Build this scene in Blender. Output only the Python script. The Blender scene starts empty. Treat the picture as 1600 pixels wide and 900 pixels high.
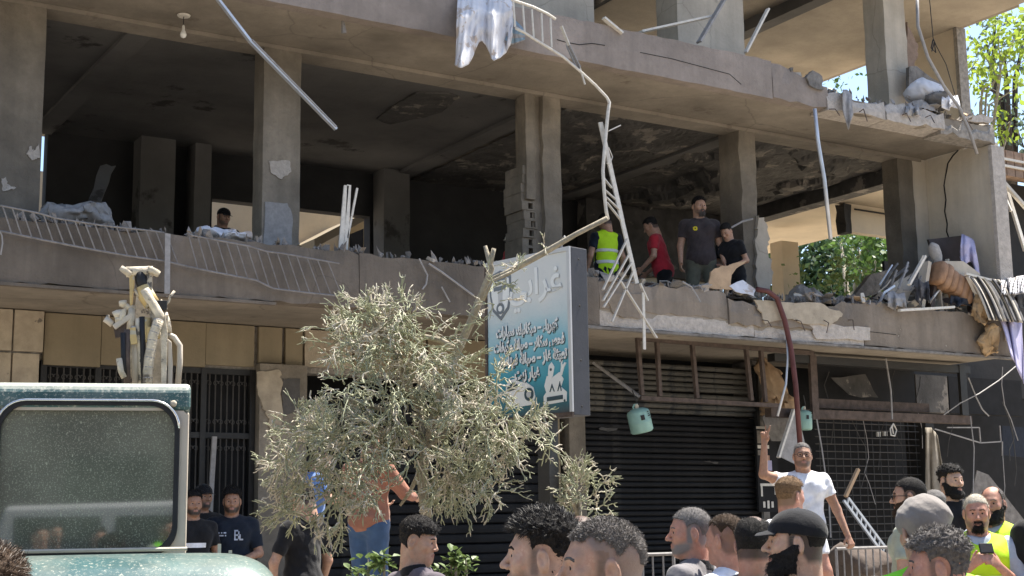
import bpy, bmesh, math, random, zlib
import numpy as np
from mathutils import Vector, Matrix
random.seed(7); RNG = np.random.default_rng(7)
SC = bpy.context.scene
COL = SC.collection

# ------------------------------------------------------------------ camera, world, sun, exposure
F_PX, PITCH, ROLL, YAW, EYE = 2181.6, math.radians(9.592), math.radians(-0.835), math.radians(31.8725), 1.72
fw = np.array([math.sin(YAW)*math.cos(PITCH), math.cos(YAW)*math.cos(PITCH), math.sin(PITCH)])
_r0 = np.array([math.cos(YAW), -math.sin(YAW), 0.0]); _u0 = np.cross(_r0, fw)
rt = _r0*math.cos(ROLL)+_u0*math.sin(ROLL); up = -_r0*math.sin(ROLL)+_u0*math.cos(ROLL)
cam = bpy.data.cameras.new('camera'); camo = bpy.data.objects.new('camera', cam); COL.objects.link(camo)
cam.sensor_width = 36; cam.lens = F_PX/1600*36; cam.clip_start = 0.1; cam.clip_end = 2000
camo.matrix_world = Matrix(((rt[0], up[0], -fw[0], 0), (rt[1], up[1], -fw[1], 0), (rt[2], up[2], -fw[2], EYE), (0, 0, 0, 1)))
SC.camera = camo

SUN_AZ, SUN_EL = 5.0, 66.0            # azimuth in degrees from +X (along the facade, to the right) toward +Y (into the building)
sdir = Vector((math.cos(math.radians(SUN_EL))*math.cos(math.radians(SUN_AZ)), math.cos(math.radians(SUN_EL))*math.sin(math.radians(SUN_AZ)), math.sin(math.radians(SUN_EL))))
world = bpy.data.worlds.new('World'); SC.world = world; world.use_nodes = True
wn = world.node_tree
sky = wn.nodes.new('ShaderNodeTexSky'); sky.sky_type = 'NISHITA'; sky.sun_disc = False
sky.sun_elevation = math.radians(SUN_EL); sky.sun_rotation = math.radians(90-SUN_AZ)
bg = wn.nodes['Background']; bg.inputs[1].default_value = 0.10
wn.links.new(sky.outputs[0], bg.inputs[0])
sl = bpy.data.lights.new('sun', 'SUN'); sl.energy = 4.9; sl.angle = math.radians(0.53); sl.color = (1, .94, .84)
slo = bpy.data.objects.new('sun', sl); COL.objects.link(slo)
slo.rotation_euler = sdir.to_track_quat('Z', 'Y').to_euler()
SC.view_settings.view_transform = 'Standard'; SC.view_settings.look = 'None'
SC.view_settings.exposure = 1.5; SC.view_settings.gamma = 1
SC.cycles.max_bounces = 6; SC.cycles.diffuse_bounces = 4; SC.cycles.glossy_bounces = 3; SC.cycles.transparent_max_bounces = 6
SC.cycles.caustics_reflective = False; SC.cycles.caustics_refractive = False

# ------------------------------------------------------------------ pixel -> place (the photograph's 1600 x 900 pixels)
def at(x, y, Y=None, X=None, Z=None, D=None):
    d = fw+(x-800)/F_PX*rt-(y-450)/F_PX*up
    t = Y/d[1] if Y is not None else X/d[0] if X is not None else (Z-EYE)/d[2] if Z is not None else D
    return Vector(d*t)+Vector((0, 0, EYE))
def azim(x): return YAW+math.atan((x-800)/F_PX)

# ------------------------------------------------------------------ materials
MATS = {}; MATC = {}
def mat(name, base, rough=.85, var=.25, scale=6, bump=.15, bscale=40, metal=0, dust=None, dustc=(.42, .38, .32), streak=0, spec=.3, sheen=0, second=None, second_at=.55, sscale=2.5, trans=0, coat=0, chips=None, chipc=(.38, .33, .28), chip_at=.66, cracks=0, dirt=0, updust=0):
    m = bpy.data.materials.new(name); m.use_nodes = True; nt = m.node_tree; N = nt.nodes; L = nt.links
    b = N['Principled BSDF']; b.inputs['Roughness'].default_value = rough; b.inputs['Metallic'].default_value = metal
    b.inputs['Specular IOR Level'].default_value = spec
    if coat: b.inputs['Coat Weight'].default_value = coat; b.inputs['Coat Roughness'].default_value = .15
    if sheen: b.inputs['Sheen Weight'].default_value = sheen
    tc = N.new('ShaderNodeTexCoord').outputs['Object']
    def noise(s, d=6, r=.6, co=tc):
        n = N.new('ShaderNodeTexNoise'); n.inputs['Scale'].default_value = s; n.inputs['Detail'].default_value = d; n.inputs['Roughness'].default_value = r
        L.new(co, n.inputs['Vector']); return n.outputs['Fac']
    def ramp(fac, a, bb, c0, c1):
        r = N.new('ShaderNodeValToRGB'); r.color_ramp.elements[0].position = a; r.color_ramp.elements[1].position = bb
        r.color_ramp.elements[0].color = (*c0, 1); r.color_ramp.elements[1].color = (*c1, 1); L.new(fac, r.inputs[0]); return r.outputs[0]
    def mix(f, a, bb, mode='MIX'):
        x = N.new('ShaderNodeMix'); x.data_type = 'RGBA'; x.blend_type = mode
        if isinstance(f, float): x.inputs[0].default_value = f
        else: L.new(f, x.inputs[0])
        for s, v in ((6, a), (7, bb)):
            if isinstance(v, tuple): x.inputs[s].default_value = (*v, 1)
            else: L.new(v, x.inputs[s])
        return x.outputs[2]
    c = ramp(noise(scale), .3, .72, tuple(v*(1-var) for v in base), tuple(min(1, v*(1+var)) for v in base))
    if second: c = mix(ramp(noise(sscale, 8, .65), second_at, second_at+.04, (0, 0, 0), (1, 1, 1)), c, second)
    if streak:
        mp = N.new('ShaderNodeMapping'); mp.inputs['Scale'].default_value = (7, 7, .35); L.new(tc, mp.inputs[0])
        c = mix(ramp(noise(1.0, 5, .6, mp.outputs[0]), .42, .7, (0, 0, 0), (streak,)*3), c, tuple(v*.42 for v in base))
    if dust is not None:
        c = mix(ramp(noise(60, 8, .78), dust, dust+.09, (0, 0, 0), (1, 1, 1)), c, dustc)
        c = mix(ramp(noise(2.2, 4), .45, .75, (0, 0, 0), (.45,)*3), c, dustc)
    hs = None
    if updust:    # dust settled on what faces up
        ge = N.new('ShaderNodeNewGeometry'); sx = N.new('ShaderNodeSeparateXYZ'); L.new(ge.outputs['Normal'], sx.inputs[0])
        mu = N.new('ShaderNodeMath'); mu.operation = 'MULTIPLY_ADD'; mu.inputs[1].default_value = .9; L.new(noise(30, 8, .75), mu.inputs[0]); L.new(sx.outputs['Z'], mu.inputs[2])
        c = mix(ramp(mu.outputs[0], .75, 1.45, (0, 0, 0), (updust,)*3), c, dustc)
    if dirt:      # broad grime and soot clouds of the surface itself
        c = mix(ramp(noise(.55, 9, .7), .40, .68, (0, 0, 0), (dirt,)*3), c, tuple(v*.35 for v in base))
        c = mix(ramp(noise(11, 9, .75), .52, .72, (0, 0, 0), (dirt*.7,)*3), c, tuple(v*.55 for v in base))
    if chips:     # places where the skin has come off: paler, lower, sharp edged
        k = ramp(noise(chips, 10, .72), chip_at, chip_at+.012, (0, 0, 0), (1, 1, 1)); c = mix(k, c, chipc); hs = k
    if cracks:
        wv = N.new('ShaderNodeTexNoise'); wv.inputs['Scale'].default_value = 2.2; wv.inputs['Detail'].default_value = 8; L.new(tc, wv.inputs['Vector'])
        ad = N.new('ShaderNodeMix'); ad.data_type = 'VECTOR'; ad.inputs[0].default_value = .22; L.new(tc, ad.inputs[4]); L.new(wv.outputs['Color'], ad.inputs[5])
        vo = N.new('ShaderNodeTexVoronoi'); vo.feature = 'DISTANCE_TO_EDGE'; vo.inputs['Scale'].default_value = cracks; L.new(ad.outputs[1], vo.inputs['Vector'])
        c = mix(ramp(vo.outputs['Distance'], .0012, .0045, (.4, .4, .4), (0, 0, 0)), c, tuple(v*.25 for v in base))
    L.new(c, b.inputs['Base Color'])
    if bump:
        bp = N.new('ShaderNodeBump'); bp.inputs['Strength'].default_value = bump; bp.inputs['Distance'].default_value = .02
        L.new(noise(bscale, 8, .65), bp.inputs['Height']); L.new(bp.outputs[0], b.inputs['Normal'])
        if hs is not None:
            b2 = N.new('ShaderNodeBump'); b2.invert = True; b2.inputs['Strength'].default_value = .9; b2.inputs['Distance'].default_value = .012; L.new(hs, b2.inputs['Height']); L.new(b2.outputs[0], bp.inputs['Normal'])
    if trans:
        t = N.new('ShaderNodeBsdfTranslucent'); L.new(c, t.inputs[0]); mx = N.new('ShaderNodeMixShader'); mx.inputs[0].default_value = trans
        L.new(b.outputs[0], mx.inputs[1]); L.new(t.outputs[0], mx.inputs[2]); L.new(mx.outputs[0], N['Material Output'].inputs[0])
    MATS[name] = m; MATC[name] = base
    return m
M_ = mat
M_('parapet_tan', (.27, .222, .175), var=.24, scale=1.4, streak=.4, bump=.5, bscale=30, chips=3.0, chip_at=.66, chipc=(.40, .35, .29), dirt=.65)
M_('parapet', (.205, .170, .136), var=.24, scale=1.4, streak=.45, bump=.5, bscale=30, chips=3.2, chip_at=.655, dirt=.75, cracks=.9)
M_('parapet_upper', (.33, .275, .235), var=.2, scale=1.6, streak=.25, bump=.45, bscale=30, chips=2.4, chip_at=.67, chipc=(.42, .38, .34), dirt=.65)
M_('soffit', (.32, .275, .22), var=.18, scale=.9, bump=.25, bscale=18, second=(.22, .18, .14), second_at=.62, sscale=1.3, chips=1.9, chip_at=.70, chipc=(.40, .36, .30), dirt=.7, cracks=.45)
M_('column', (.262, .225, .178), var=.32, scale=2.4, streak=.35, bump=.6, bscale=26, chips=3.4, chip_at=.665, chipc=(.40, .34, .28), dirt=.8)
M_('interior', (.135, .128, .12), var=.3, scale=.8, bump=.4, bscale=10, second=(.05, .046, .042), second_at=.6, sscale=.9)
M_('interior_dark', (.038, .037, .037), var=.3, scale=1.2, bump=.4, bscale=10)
M_('cream', (.66, .56, .42), var=.1, scale=1.5, bump=.2, dirt=.2, second=(.42, .34, .24), second_at=.68, sscale=2)
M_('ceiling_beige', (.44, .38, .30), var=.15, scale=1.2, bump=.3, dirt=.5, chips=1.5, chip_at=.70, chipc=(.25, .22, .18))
M_('grey_wall', (.52, .455, .37), var=.2, scale=1.3, bump=.3, bscale=24, streak=.25, chips=1.6, chip_at=.69, chipc=(.2, .18, .155), dirt=.35, cracks=.8)
M_('end_wall', (.62, .55, .45), var=.12, scale=1.2, bump=.4, bscale=24, streak=.2, chips=1.6, chip_at=.71, chipc=(.3, .27, .23), dirt=.25)
M_('raw', (.30, .27, .235), var=.35, scale=14, bump=1, bscale=30)
M_('plaster', (.46, .41, .36), var=.22, scale=16, bump=.9, bscale=36)
M_('scorch', (.10, .093, .086), var=.4, scale=3, bump=.6, bscale=14, second=(.27, .24, .205), second_at=.555, sscale=1.9, dirt=.6)
M_('panel', (.27, .22, .145), var=.1, scale=2, bump=.15, streak=.2, dirt=.3)
M_('stone', (.40, .335, .25), var=.22, scale=7, bump=.4, second=(.16, .135, .11), second_at=.63, sscale=5)
M_('dark_iron', (.022, .021, .02), rough=.55, var=.3, bump=.1, spec=.4)
M_('rust', (.095, .070, .058), rough=.8, var=.35, scale=12, bump=.3)
M_('shutter', (.011, .011, .012), rough=.7, var=.4, scale=5, bump=.2, spec=.2, second=(.026, .025, .024), second_at=.58, sscale=3)
M_('shutter_pale', (.085, .078, .066), rough=.6, var=.4, scale=4, bump=.15, second=(.03, .03, .03), second_at=.5, sscale=2)
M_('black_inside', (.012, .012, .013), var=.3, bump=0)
M_('rail_grey', (.22, .205, .195), rough=.6, var=.25, scale=18, bump=.15)
M_('grey_paint', (.30, .285, .275), rough=.6, var=.2, scale=18, bump=.15)
M_('white_paint', (.62, .58, .51), rough=.5, var=.14, scale=22, bump=.12, second=(.4, .33, .26), second_at=.64, sscale=14)
M_('alu', (.55, .56, .58), rough=.4, var=.15, metal=.5, bump=.05)
M_('white_cloth', (.66, .65, .67), var=.1, scale=9, bump=.2, bscale=120, second=(.5, .42, .36), second_at=.58, sscale=5)
M_('blue_cloth', (.22, .30, .36), var=.25, scale=20, bump=.2)
M_('lilac_cloth', (.43, .40, .55), var=.12, scale=7, bump=.2)
M_('orange_foam', (.42, .29, .165), var=.2, scale=10, bump=.5)
M_('tan_leather', (.30, .17, .095), rough=.6, var=.25, scale=9, bump=.3)
M_('dark_wood', (.055, .04, .035), rough=.5, var=.3, scale=4, bump=.2)
M_('brown_paper', (.42, .29, .18), var=.2, scale=6, bump=.3)
M_('rubble', (.25, .22, .19), var=.4, scale=9, bump=.8, bscale=30)
M_('rubble_dark', (.19, .175, .16), var=.4, scale=9, bump=.8, bscale=30)
M_('yard_earth', (.50, .42, .31), var=.15, scale=2, bump=.3)
M_('gate_bar', (.06, .056, .052), rough=.6, var=.3, bump=.1)
M_('block', (.13, .112, .095), var=.3, scale=14, bump=.8)
M_('asphalt', (.245, .222, .195), var=.2, scale=3, bump=.5, bscale=60)
M_('paving', (.33, .30, .26), var=.16, scale=4, bump=.3, bscale=40)
M_('canister', (.26, .42, .36), rough=.5, var=.14, scale=8, bump=.1, second=(.25, .38, .32), second_at=.62, sscale=9)
M_('red_hose', (.11, .038, .036), rough=.6, var=.2, bump=.1)
M_('black_rubber', (.02, .02, .022), rough=.6, var=.3, bump=.1)
M_('teal_paint', (.045, .105, .105), rough=.36, var=.3, scale=3, bump=.08, dust=.545, dustc=(.40, .40, .33), spec=.5, coat=.4)
M_('teal_roof', (.04, .095, .095), rough=.45, var=.3, scale=3, bump=.1, dust=.535, dustc=(.46, .46, .39), spec=.5, updust=.6)
M_('beige_paint', (.50, .44, .36), rough=.6, var=.1, scale=4, bump=.12, dust=.63)
M_('dusty_steel', (.54, .47, .36), rough=.65, var=.35, scale=14, bump=.5, bscale=40, second=(.14, .125, .11), second_at=.56, sscale=9)
M_('yellow_paint', (.50, .37, .17), rough=.6, var=.2, scale=12, bump=.3, second=(.42, .38, .3), second_at=.55, sscale=9)
M_('chrome', (.75, .76, .76), rough=.2, metal=.9, var=.1, bump=0)
M_('sign_box', (.055, .055, .062), rough=.55, var=.15, bump=.08)
M_('sign_white', (.74, .74, .72), rough=.5, var=.03, bump=.05, bscale=6)
M_('sign_ink', (.045, .075, .09), rough=.6, var=.1, bump=0)
M_('sign_grey', (.50, .50, .50), rough=.6, var=.05, bump=0)
M_('twig', (.31, .32, .21), var=.28, scale=5, bump=0, rough=.7, second=(.52, .47, .38), second_at=.51, sscale=7)
M_('bark', (.30, .265, .20), var=.3, scale=18, bump=.7)
M_('dark_bark', (.05, .042, .035), var=.3, scale=14, bump=.6)
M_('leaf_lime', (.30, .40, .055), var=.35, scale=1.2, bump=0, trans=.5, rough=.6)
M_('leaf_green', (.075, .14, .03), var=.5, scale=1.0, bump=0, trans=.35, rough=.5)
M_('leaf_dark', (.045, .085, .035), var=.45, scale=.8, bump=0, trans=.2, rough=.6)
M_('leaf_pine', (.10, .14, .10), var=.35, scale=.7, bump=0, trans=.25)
M_('emblem_ink', (.17, .19, .21), rough=.6, var=.1, bump=0)
M_('leaf_shrub', (.13, .19, .06), var=.3, scale=9, bump=0, trans=.3, rough=.45)
M_('brick_tile', (.25, .175, .13), var=.2, scale=8, bump=.3)
M_('far_wall', (.24, .22, .19), var=.15, scale=.6, bump=.1)
M_('van_white', (.75, .76, .76), rough=.3, var=.04, bump=0, spec=.5, coat=.4)
M_('glass_dark', (.03, .035, .035), rough=.06, var=.1, bump=0, spec=.8)
M_('bulb', (.75, .72, .66), rough=.15, var=.05, bump=0, spec=.6)
# people
for nm, c in dict(skin=(.43, .255, .175), skin_tan=(.36, .20, .13), skin_light=(.50, .31, .22), skin_red=(.46, .235, .165)).items(): M_(nm, c, rough=.5, var=.22, scale=26, bump=.22, bscale=220, spec=.4, second=tuple(v*k for v, k in zip(c, (1.0, .91, .89))), second_at=.54, sscale=24)
for nm in ('skin', 'skin_tan', 'skin_light', 'skin_red'):
    _nt = MATS[nm].node_tree; _b = _nt.nodes['Principled BSDF']; _src = _b.inputs['Base Color'].links[0].from_socket
    _a = _nt.nodes.new('ShaderNodeAttribute'); _a.attribute_name = 'stubble'; _x = _nt.nodes.new('ShaderNodeMix'); _x.data_type = 'RGBA'
    _nt.links.new(_a.outputs['Fac'], _x.inputs[0]); _nt.links.new(_src, _x.inputs[6]); _c = _nt.nodes.new('ShaderNodeAttribute'); _c.attribute_name = 'stubble_color'; _nt.links.new(_c.outputs['Color'], _x.inputs[7]); _nt.links.new(_x.outputs[2], _b.inputs['Base Color'])
    _b.inputs['Subsurface Weight'].default_value = .12; _b.inputs['Subsurface Radius'].default_value = (.012, .005, .003)
M_('lip', (.34, .165, .125), rough=.5, var=.1, bump=0)
M_('eye_white', (.40, .36, .33), rough=.2, var=.05, bump=0); M_('iris', (.025, .015, .01), rough=.2, var=.1, bump=0)
for nm, c in dict(hair_black=(.017, .015, .014), hair_brown=(.045, .028, .017), hair_grey=(.14, .13, .125), hair_salt=(.115, .104, .097), hair_fair=(.16, .10, .055), hair_bleach=(.42, .38, .31), stubble=(.10, .068, .052), stubble_grey=(.27, .22, .19)).items(): M_(nm, c, rough=.75, var=.35, scale=90, bump=.45, bscale=170, spec=.15)
for nm, c in dict(c_black=(.012, .012, .014), c_charcoal=(.05, .047, .05), c_navy=(.012, .017, .028), c_white=(.74, .74, .77), c_grey=(.17, .16, .165), c_purplegrey=(.12, .10, .115), c_brownblack=(.05, .04, .042), c_red=(.42, .03, .045), c_orange=(.28, .125, .083), c_blue=(.12, .22, .48), c_denim=(.05, .09, .17), c_olive=(.10, .10, .075), c_sage=(.30, .33, .27), c_paleblue=(.42, .46, .55), c_beige=(.45, .40, .33), c_capgrey=(.20, .18, .165), c_brown=(.10, .075, .06), c_khaki=(.22, .19, .15)).items(): M_(nm, c, rough=.9, var=.22, scale=9, bump=.35, bscale=16, sheen=.15, spec=.15)
M_('hivis', (.50, .80, .02), rough=.7, var=.08, scale=12, bump=.2, bscale=200); M_('hivis_green', (.24, .78, .03), rough=.7, var=.08, scale=12, bump=.2, bscale=200)
M_('reflective', (.66, .67, .66), rough=.4, var=.06, bump=.1)
M_('hard_white', (.78, .77, .74), rough=.35, var=.05, bump=0, spec=.5)
M_('logo_yellow', (.62, .50, .03), rough=.8, var=.1, bump=0)

for nm in ('black', 'brown', 'grey', 'salt', 'fair', 'bleach'): M_('strand_'+nm, tuple(v*1.15 for v in MATC['hair_'+nm]), rough=.5, var=.45, scale=55, bump=0, spec=.25)
def glass_mat():
    m = bpy.data.materials.new('dusty_glass'); m.use_nodes = True; nt = m.node_tree; N = nt.nodes; L = nt.links
    b = N['Principled BSDF']; b.inputs['Base Color'].default_value = (.024, .03, .022, 1); b.inputs['Roughness'].default_value = .03; b.inputs['IOR'].default_value = 2.4
    d = N.new('ShaderNodeBsdfDiffuse')
    tc = N.new('ShaderNodeTexCoord').outputs['Object']
    n1 = N.new('ShaderNodeTexNoise'); n1.inputs['Scale'].default_value = 1.7; n1.inputs['Detail'].default_value = 7; L.new(tc, n1.inputs['Vector'])
    r1 = N.new('ShaderNodeMapRange'); r1.inputs[1].default_value = .3; r1.inputs[2].default_value = .75; r1.inputs[3].default_value = .07; r1.inputs[4].default_value = .42; L.new(n1.outputs['Fac'], r1.inputs[0])
    n2 = N.new('ShaderNodeTexNoise'); n2.inputs['Scale'].default_value = 150; n2.inputs['Detail'].default_value = 3; L.new(tc, n2.inputs['Vector'])
    r2 = N.new('ShaderNodeMapRange'); r2.inputs[1].default_value = .54; r2.inputs[2].default_value = .68; r2.inputs[4].default_value = .5; L.new(n2.outputs['Fac'], r2.inputs[0])
    mp = N.new('ShaderNodeMapping'); mp.inputs['Rotation'].default_value = (.3, .5, .4); mp.inputs['Scale'].default_value = (26, 12, 12); L.new(tc, mp.inputs[0])
    v = N.new('ShaderNodeTexVoronoi'); v.inputs['Scale'].default_value = 1; v.inputs['Randomness'].default_value = 1; L.new(mp.outputs[0], v.inputs['Vector'])
    r3 = N.new('ShaderNodeMapRange'); r3.inputs[1].default_value = .12; r3.inputs[2].default_value = .06; r3.inputs[4].default_value = .5; L.new(v.outputs['Distance'], r3.inputs[0])
    a1 = N.new('ShaderNodeMath'); a1.operation = 'ADD'; L.new(r1.outputs[0], a1.inputs[0]); L.new(r2.outputs[0], a1.inputs[1])
    a2 = N.new('ShaderNodeMath'); a2.operation = 'ADD'; a2.use_clamp = True; L.new(a1.outputs[0], a2.inputs[0]); L.new(r3.outputs[0], a2.inputs[1])
    d.inputs[0].default_value = (.40, .41, .31, 1)
    mx = N.new('ShaderNodeMixShader'); L.new(a2.outputs[0], mx.inputs[0]); L.new(b.outputs[0], mx.inputs[1]); L.new(d.outputs[0], mx.inputs[2])
    L.new(mx.outputs[0], N['Material Output'].inputs[0]); MATS['dusty_glass'] = m
glass_mat()
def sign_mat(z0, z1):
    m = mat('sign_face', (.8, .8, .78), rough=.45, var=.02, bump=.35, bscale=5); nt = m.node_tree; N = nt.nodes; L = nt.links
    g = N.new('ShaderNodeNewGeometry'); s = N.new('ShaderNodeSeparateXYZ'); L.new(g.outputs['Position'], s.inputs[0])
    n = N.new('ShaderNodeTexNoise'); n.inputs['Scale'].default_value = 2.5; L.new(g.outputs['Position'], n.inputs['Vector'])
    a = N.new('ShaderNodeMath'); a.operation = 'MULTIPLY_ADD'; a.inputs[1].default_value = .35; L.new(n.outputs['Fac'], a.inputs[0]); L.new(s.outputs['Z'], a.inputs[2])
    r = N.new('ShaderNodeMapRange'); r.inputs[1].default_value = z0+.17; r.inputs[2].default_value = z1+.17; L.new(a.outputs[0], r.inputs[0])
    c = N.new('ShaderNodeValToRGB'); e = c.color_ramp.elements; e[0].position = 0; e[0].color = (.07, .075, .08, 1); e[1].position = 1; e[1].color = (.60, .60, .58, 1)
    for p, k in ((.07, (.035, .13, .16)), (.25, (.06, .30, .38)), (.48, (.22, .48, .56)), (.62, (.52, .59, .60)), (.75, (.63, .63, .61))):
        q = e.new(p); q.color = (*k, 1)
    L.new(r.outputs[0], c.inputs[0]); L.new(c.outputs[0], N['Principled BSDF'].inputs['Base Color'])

# ------------------------------------------------------------------ object helpers
def link(name, me, parent=None, label=None, cat=None, group=None, kind=None):
    o = bpy.data.objects.new(name, me); COL.objects.link(o)
    if parent is not None: o.parent = parent; o.matrix_parent_inverse = parent.matrix_world.inverted() if False else Matrix()
    for k, v in (('label', label), ('category', cat), ('group', group), ('kind', kind)):
        if v: o[k] = v
    return o
def thing(name, label, cat, group=None): return link(name, None, None, label, cat, group)
class MB:
    """collects shapes, then links them as one mesh object"""
    def __init__(s): s.v = []; s.f = []; s.mi = []; s.m = 0
    def add(s, vs, fs):
        b = len(s.v); s.v += [tuple(v) for v in vs]; s.f += [tuple(i+b for i in f) for f in fs]; s.mi += [s.m]*len(fs); return s
    def box(s, lo, hi):
        (a, b, c), (d, e, f) = lo, hi
        return s.add([(a, b, c), (d, b, c), (d, e, c), (a, e, c), (a, b, f), (d, b, f), (d, e, f), (a, e, f)], [(0, 3, 2, 1), (4, 5, 6, 7), (0, 1, 5, 4), (1, 2, 6, 5), (2, 3, 7, 6), (3, 0, 4, 7)])
    def obox(s, c, ax, ay, az):
        c, ax, ay, az = map(Vector, (c, ax, ay, az)); vs = [c+i*ax+j*ay+k*az for k in (-1, 1) for (i, j) in ((-1, -1), (1, -1), (1, 1), (-1, 1))]
        return s.add(vs, [(0, 3, 2, 1), (4, 5, 6, 7), (0, 1, 5, 4), (1, 2, 6, 5), (2, 3, 7, 6), (3, 0, 4, 7)])
    def bar(s, a, b, w, h=None, upv=(0, 0, 1)):
        a, b = Vector(a), Vector(b); d = (b-a); L = d.length; d.normalize(); u = Vector(upv)
        if abs(d.dot(u)) > .97: u = Vector((0, 1, 0))
        x = d.cross(u).normalized(); y = x.cross(d); h = h or w
        return s.obox((a+b)/2, x*(w/2), d*(L/2), y*(h/2))
    def tube(s, pts, r, n=6, cap=True):
        pts = [Vector(p) for p in pts]; rs = r if isinstance(r, (list, tuple)) else [r]*len(pts); vs = []; fs = []; pu = None
        for i, p in enumerate(pts):
            d = (pts[min(i+1, len(pts)-1)]-pts[max(i-1, 0)]).normalized()
            if pu is None: pu = d.orthogonal().normalized()
            pu = (pu-d*pu.dot(d)); pu = pu.normalized() if pu.length > 1e-5 else d.orthogonal().normalized()
            w = d.cross(pu)
            for k in range(n): a = 2*math.pi*k/n; vs.append(p+(pu*math.cos(a)+w*math.sin(a))*rs[i])
        for i in range(len(pts)-1):
            for k in range(n): k2 = (k+1) % n; fs.append((i*n+k, i*n+k2, (i+1)*n+k2, (i+1)*n+k))
        if cap: fs.append(tuple(range(n))[::-1]); fs.append(tuple(range((len(pts)-1)*n, len(pts)*n)))
        return s.add(vs, fs)
    def prism(s, poly, axis, lo, hi):
        """poly of 2-D points in the plane perpendicular to axis (0: (y,z), 1: (x,z), 2: (x,y))"""
        n = len(poly)
        def p3(q, t): return (t, q[0], q[1]) if axis == 0 else (q[0], t, q[1]) if axis == 1 else (q[0], q[1], t)
        vs = [p3(q, lo) for q in poly]+[p3(q, hi) for q in poly]
        return s.add(vs, [tuple(range(n))[::-1], tuple(range(n, 2*n))]+[(i, (i+1) % n, n+(i+1) % n, n+i) for i in range(n)])
    def lathe(s, c, prof, n=14, M=None):
        vs = []; fs = []; M = M or Matrix.Identity(3); c = Vector(c)
        for r, z in prof:
            for k in range(n): a = 2*math.pi*k/n; vs.append(c+M@Vector((r*math.cos(a), r*math.sin(a), z)))
        for i in range(len(prof)-1):
            for k in range(n): k2 = (k+1) % n; fs.append((i*n+k, i*n+k2, (i+1)*n+k2, (i+1)*n+k))
        fs.append(tuple(range(n))[::-1]); fs.append(tuple(range((len(prof)-1)*n, len(prof)*n)))
        return s.add(vs, fs)
    def sheet(s, P, nu, nv, th=0):
        vs = [P(i/(nu-1), j/(nv-1)) for j in range(nv) for i in range(nu)]
        fs = [(j*nu+i, j*nu+i+1, (j+1)*nu+i+1, (j+1)*nu+i) for j in range(nv-1) for i in range(nu-1)]
        return s.add(vs, fs)
    def build(s, name, m, parent=None, label=None, cat=None, group=None, kind=None, smooth=False, bevel=0, solid=0, fixn=True):
        me = bpy.data.meshes.new(name); me.from_pydata(s.v, [], s.f)
        ms = m if isinstance(m, (list, tuple)) else [m]
        for k in ms: me.materials.append(MATS[k] if isinstance(k, str) else k)
        if len(ms) > 1: me.polygons.foreach_set('material_index', s.mi)
        if fixn and len(s.f) < 60000:
            bm = bmesh.new(); bm.from_mesh(me); bmesh.ops.recalc_face_normals(bm, faces=bm.faces); bm.to_mesh(me); bm.free()
        if smooth: me.polygons.foreach_set('use_smooth', [True]*len(me.polygons))
        me.update(); o = link(name, me, parent, label, cat, group, kind)
        if bevel: b = o.modifiers.new('bevel', 'BEVEL'); b.width = bevel; b.segments = 2; b.limit_method = 'ANGLE'
        if solid: b = o.modifiers.new('solid', 'SOLIDIFY'); b.thickness = solid; b.offset = 0
        return o
def rough_mesh(o, size, amp, seed=0, keep=None, scale=6, tri=True):
    """subdivide an object's mesh to about size and push the vertices about: broken, worn concrete"""
    me = o.data; bm = bmesh.new(); bm.from_mesh(me)
    for it in range(7):
        es = [e for e in bm.edges if e.calc_length() > size*1.6]
        if not es or len(bm.verts) > 30000: break
        bmesh.ops.subdivide_edges(bm, edges=es, cuts=1, use_grid_fill=True)
    if tri: bmesh.ops.triangulate(bm, faces=bm.faces)
    from mathutils import noise as mn
    for v in bm.verts:
        k = keep(v.co) if keep else 1
        if k: v.co += (mn.noise_vector(v.co*scale+Vector((seed, seed*1.7, 0)))+.5*mn.noise_vector(v.co*scale*3+Vector((seed, 5, 0))))*amp*k
    bm.to_mesh(me); bm.free(); me.update()
    return o
# ------------------------------------------------------------------ people: signed-distance bodies meshed with surface nets
f32 = np.float32
def smin(a, b, k):
    if k <= 0: return np.minimum(a, b)
    h = np.maximum(k-np.abs(a-b), 0)/k
    return np.minimum(a, b)-h*h*k*.25
def smax(a, b, k): return -smin(-a, -b, k)
def ell(q, c, r):
    x, y, z = (q[0]-c[0])/r[0], (q[1]-c[1])/r[1], (q[2]-c[2])/r[2]
    k0 = np.sqrt(x*x+y*y+z*z); k1 = np.sqrt((x/r[0])**2+(y/r[1])**2+(z/r[2])**2)+1e-6
    return k0*(k0-1)/k1
def cone(q, a, b, ra, rb):
    a = np.asarray(a, float); b = np.asarray(b, float); d = b-a; L2 = float(d@d)+1e-9
    px, py, pz = q[0]-a[0], q[1]-a[1], q[2]-a[2]
    t = np.clip((px*d[0]+py*d[1]+pz*d[2])/L2, 0, 1)
    return np.sqrt((px-t*d[0])**2+(py-t*d[1])**2+(pz-t*d[2])**2)-(ra+(rb-ra)*t)
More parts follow.
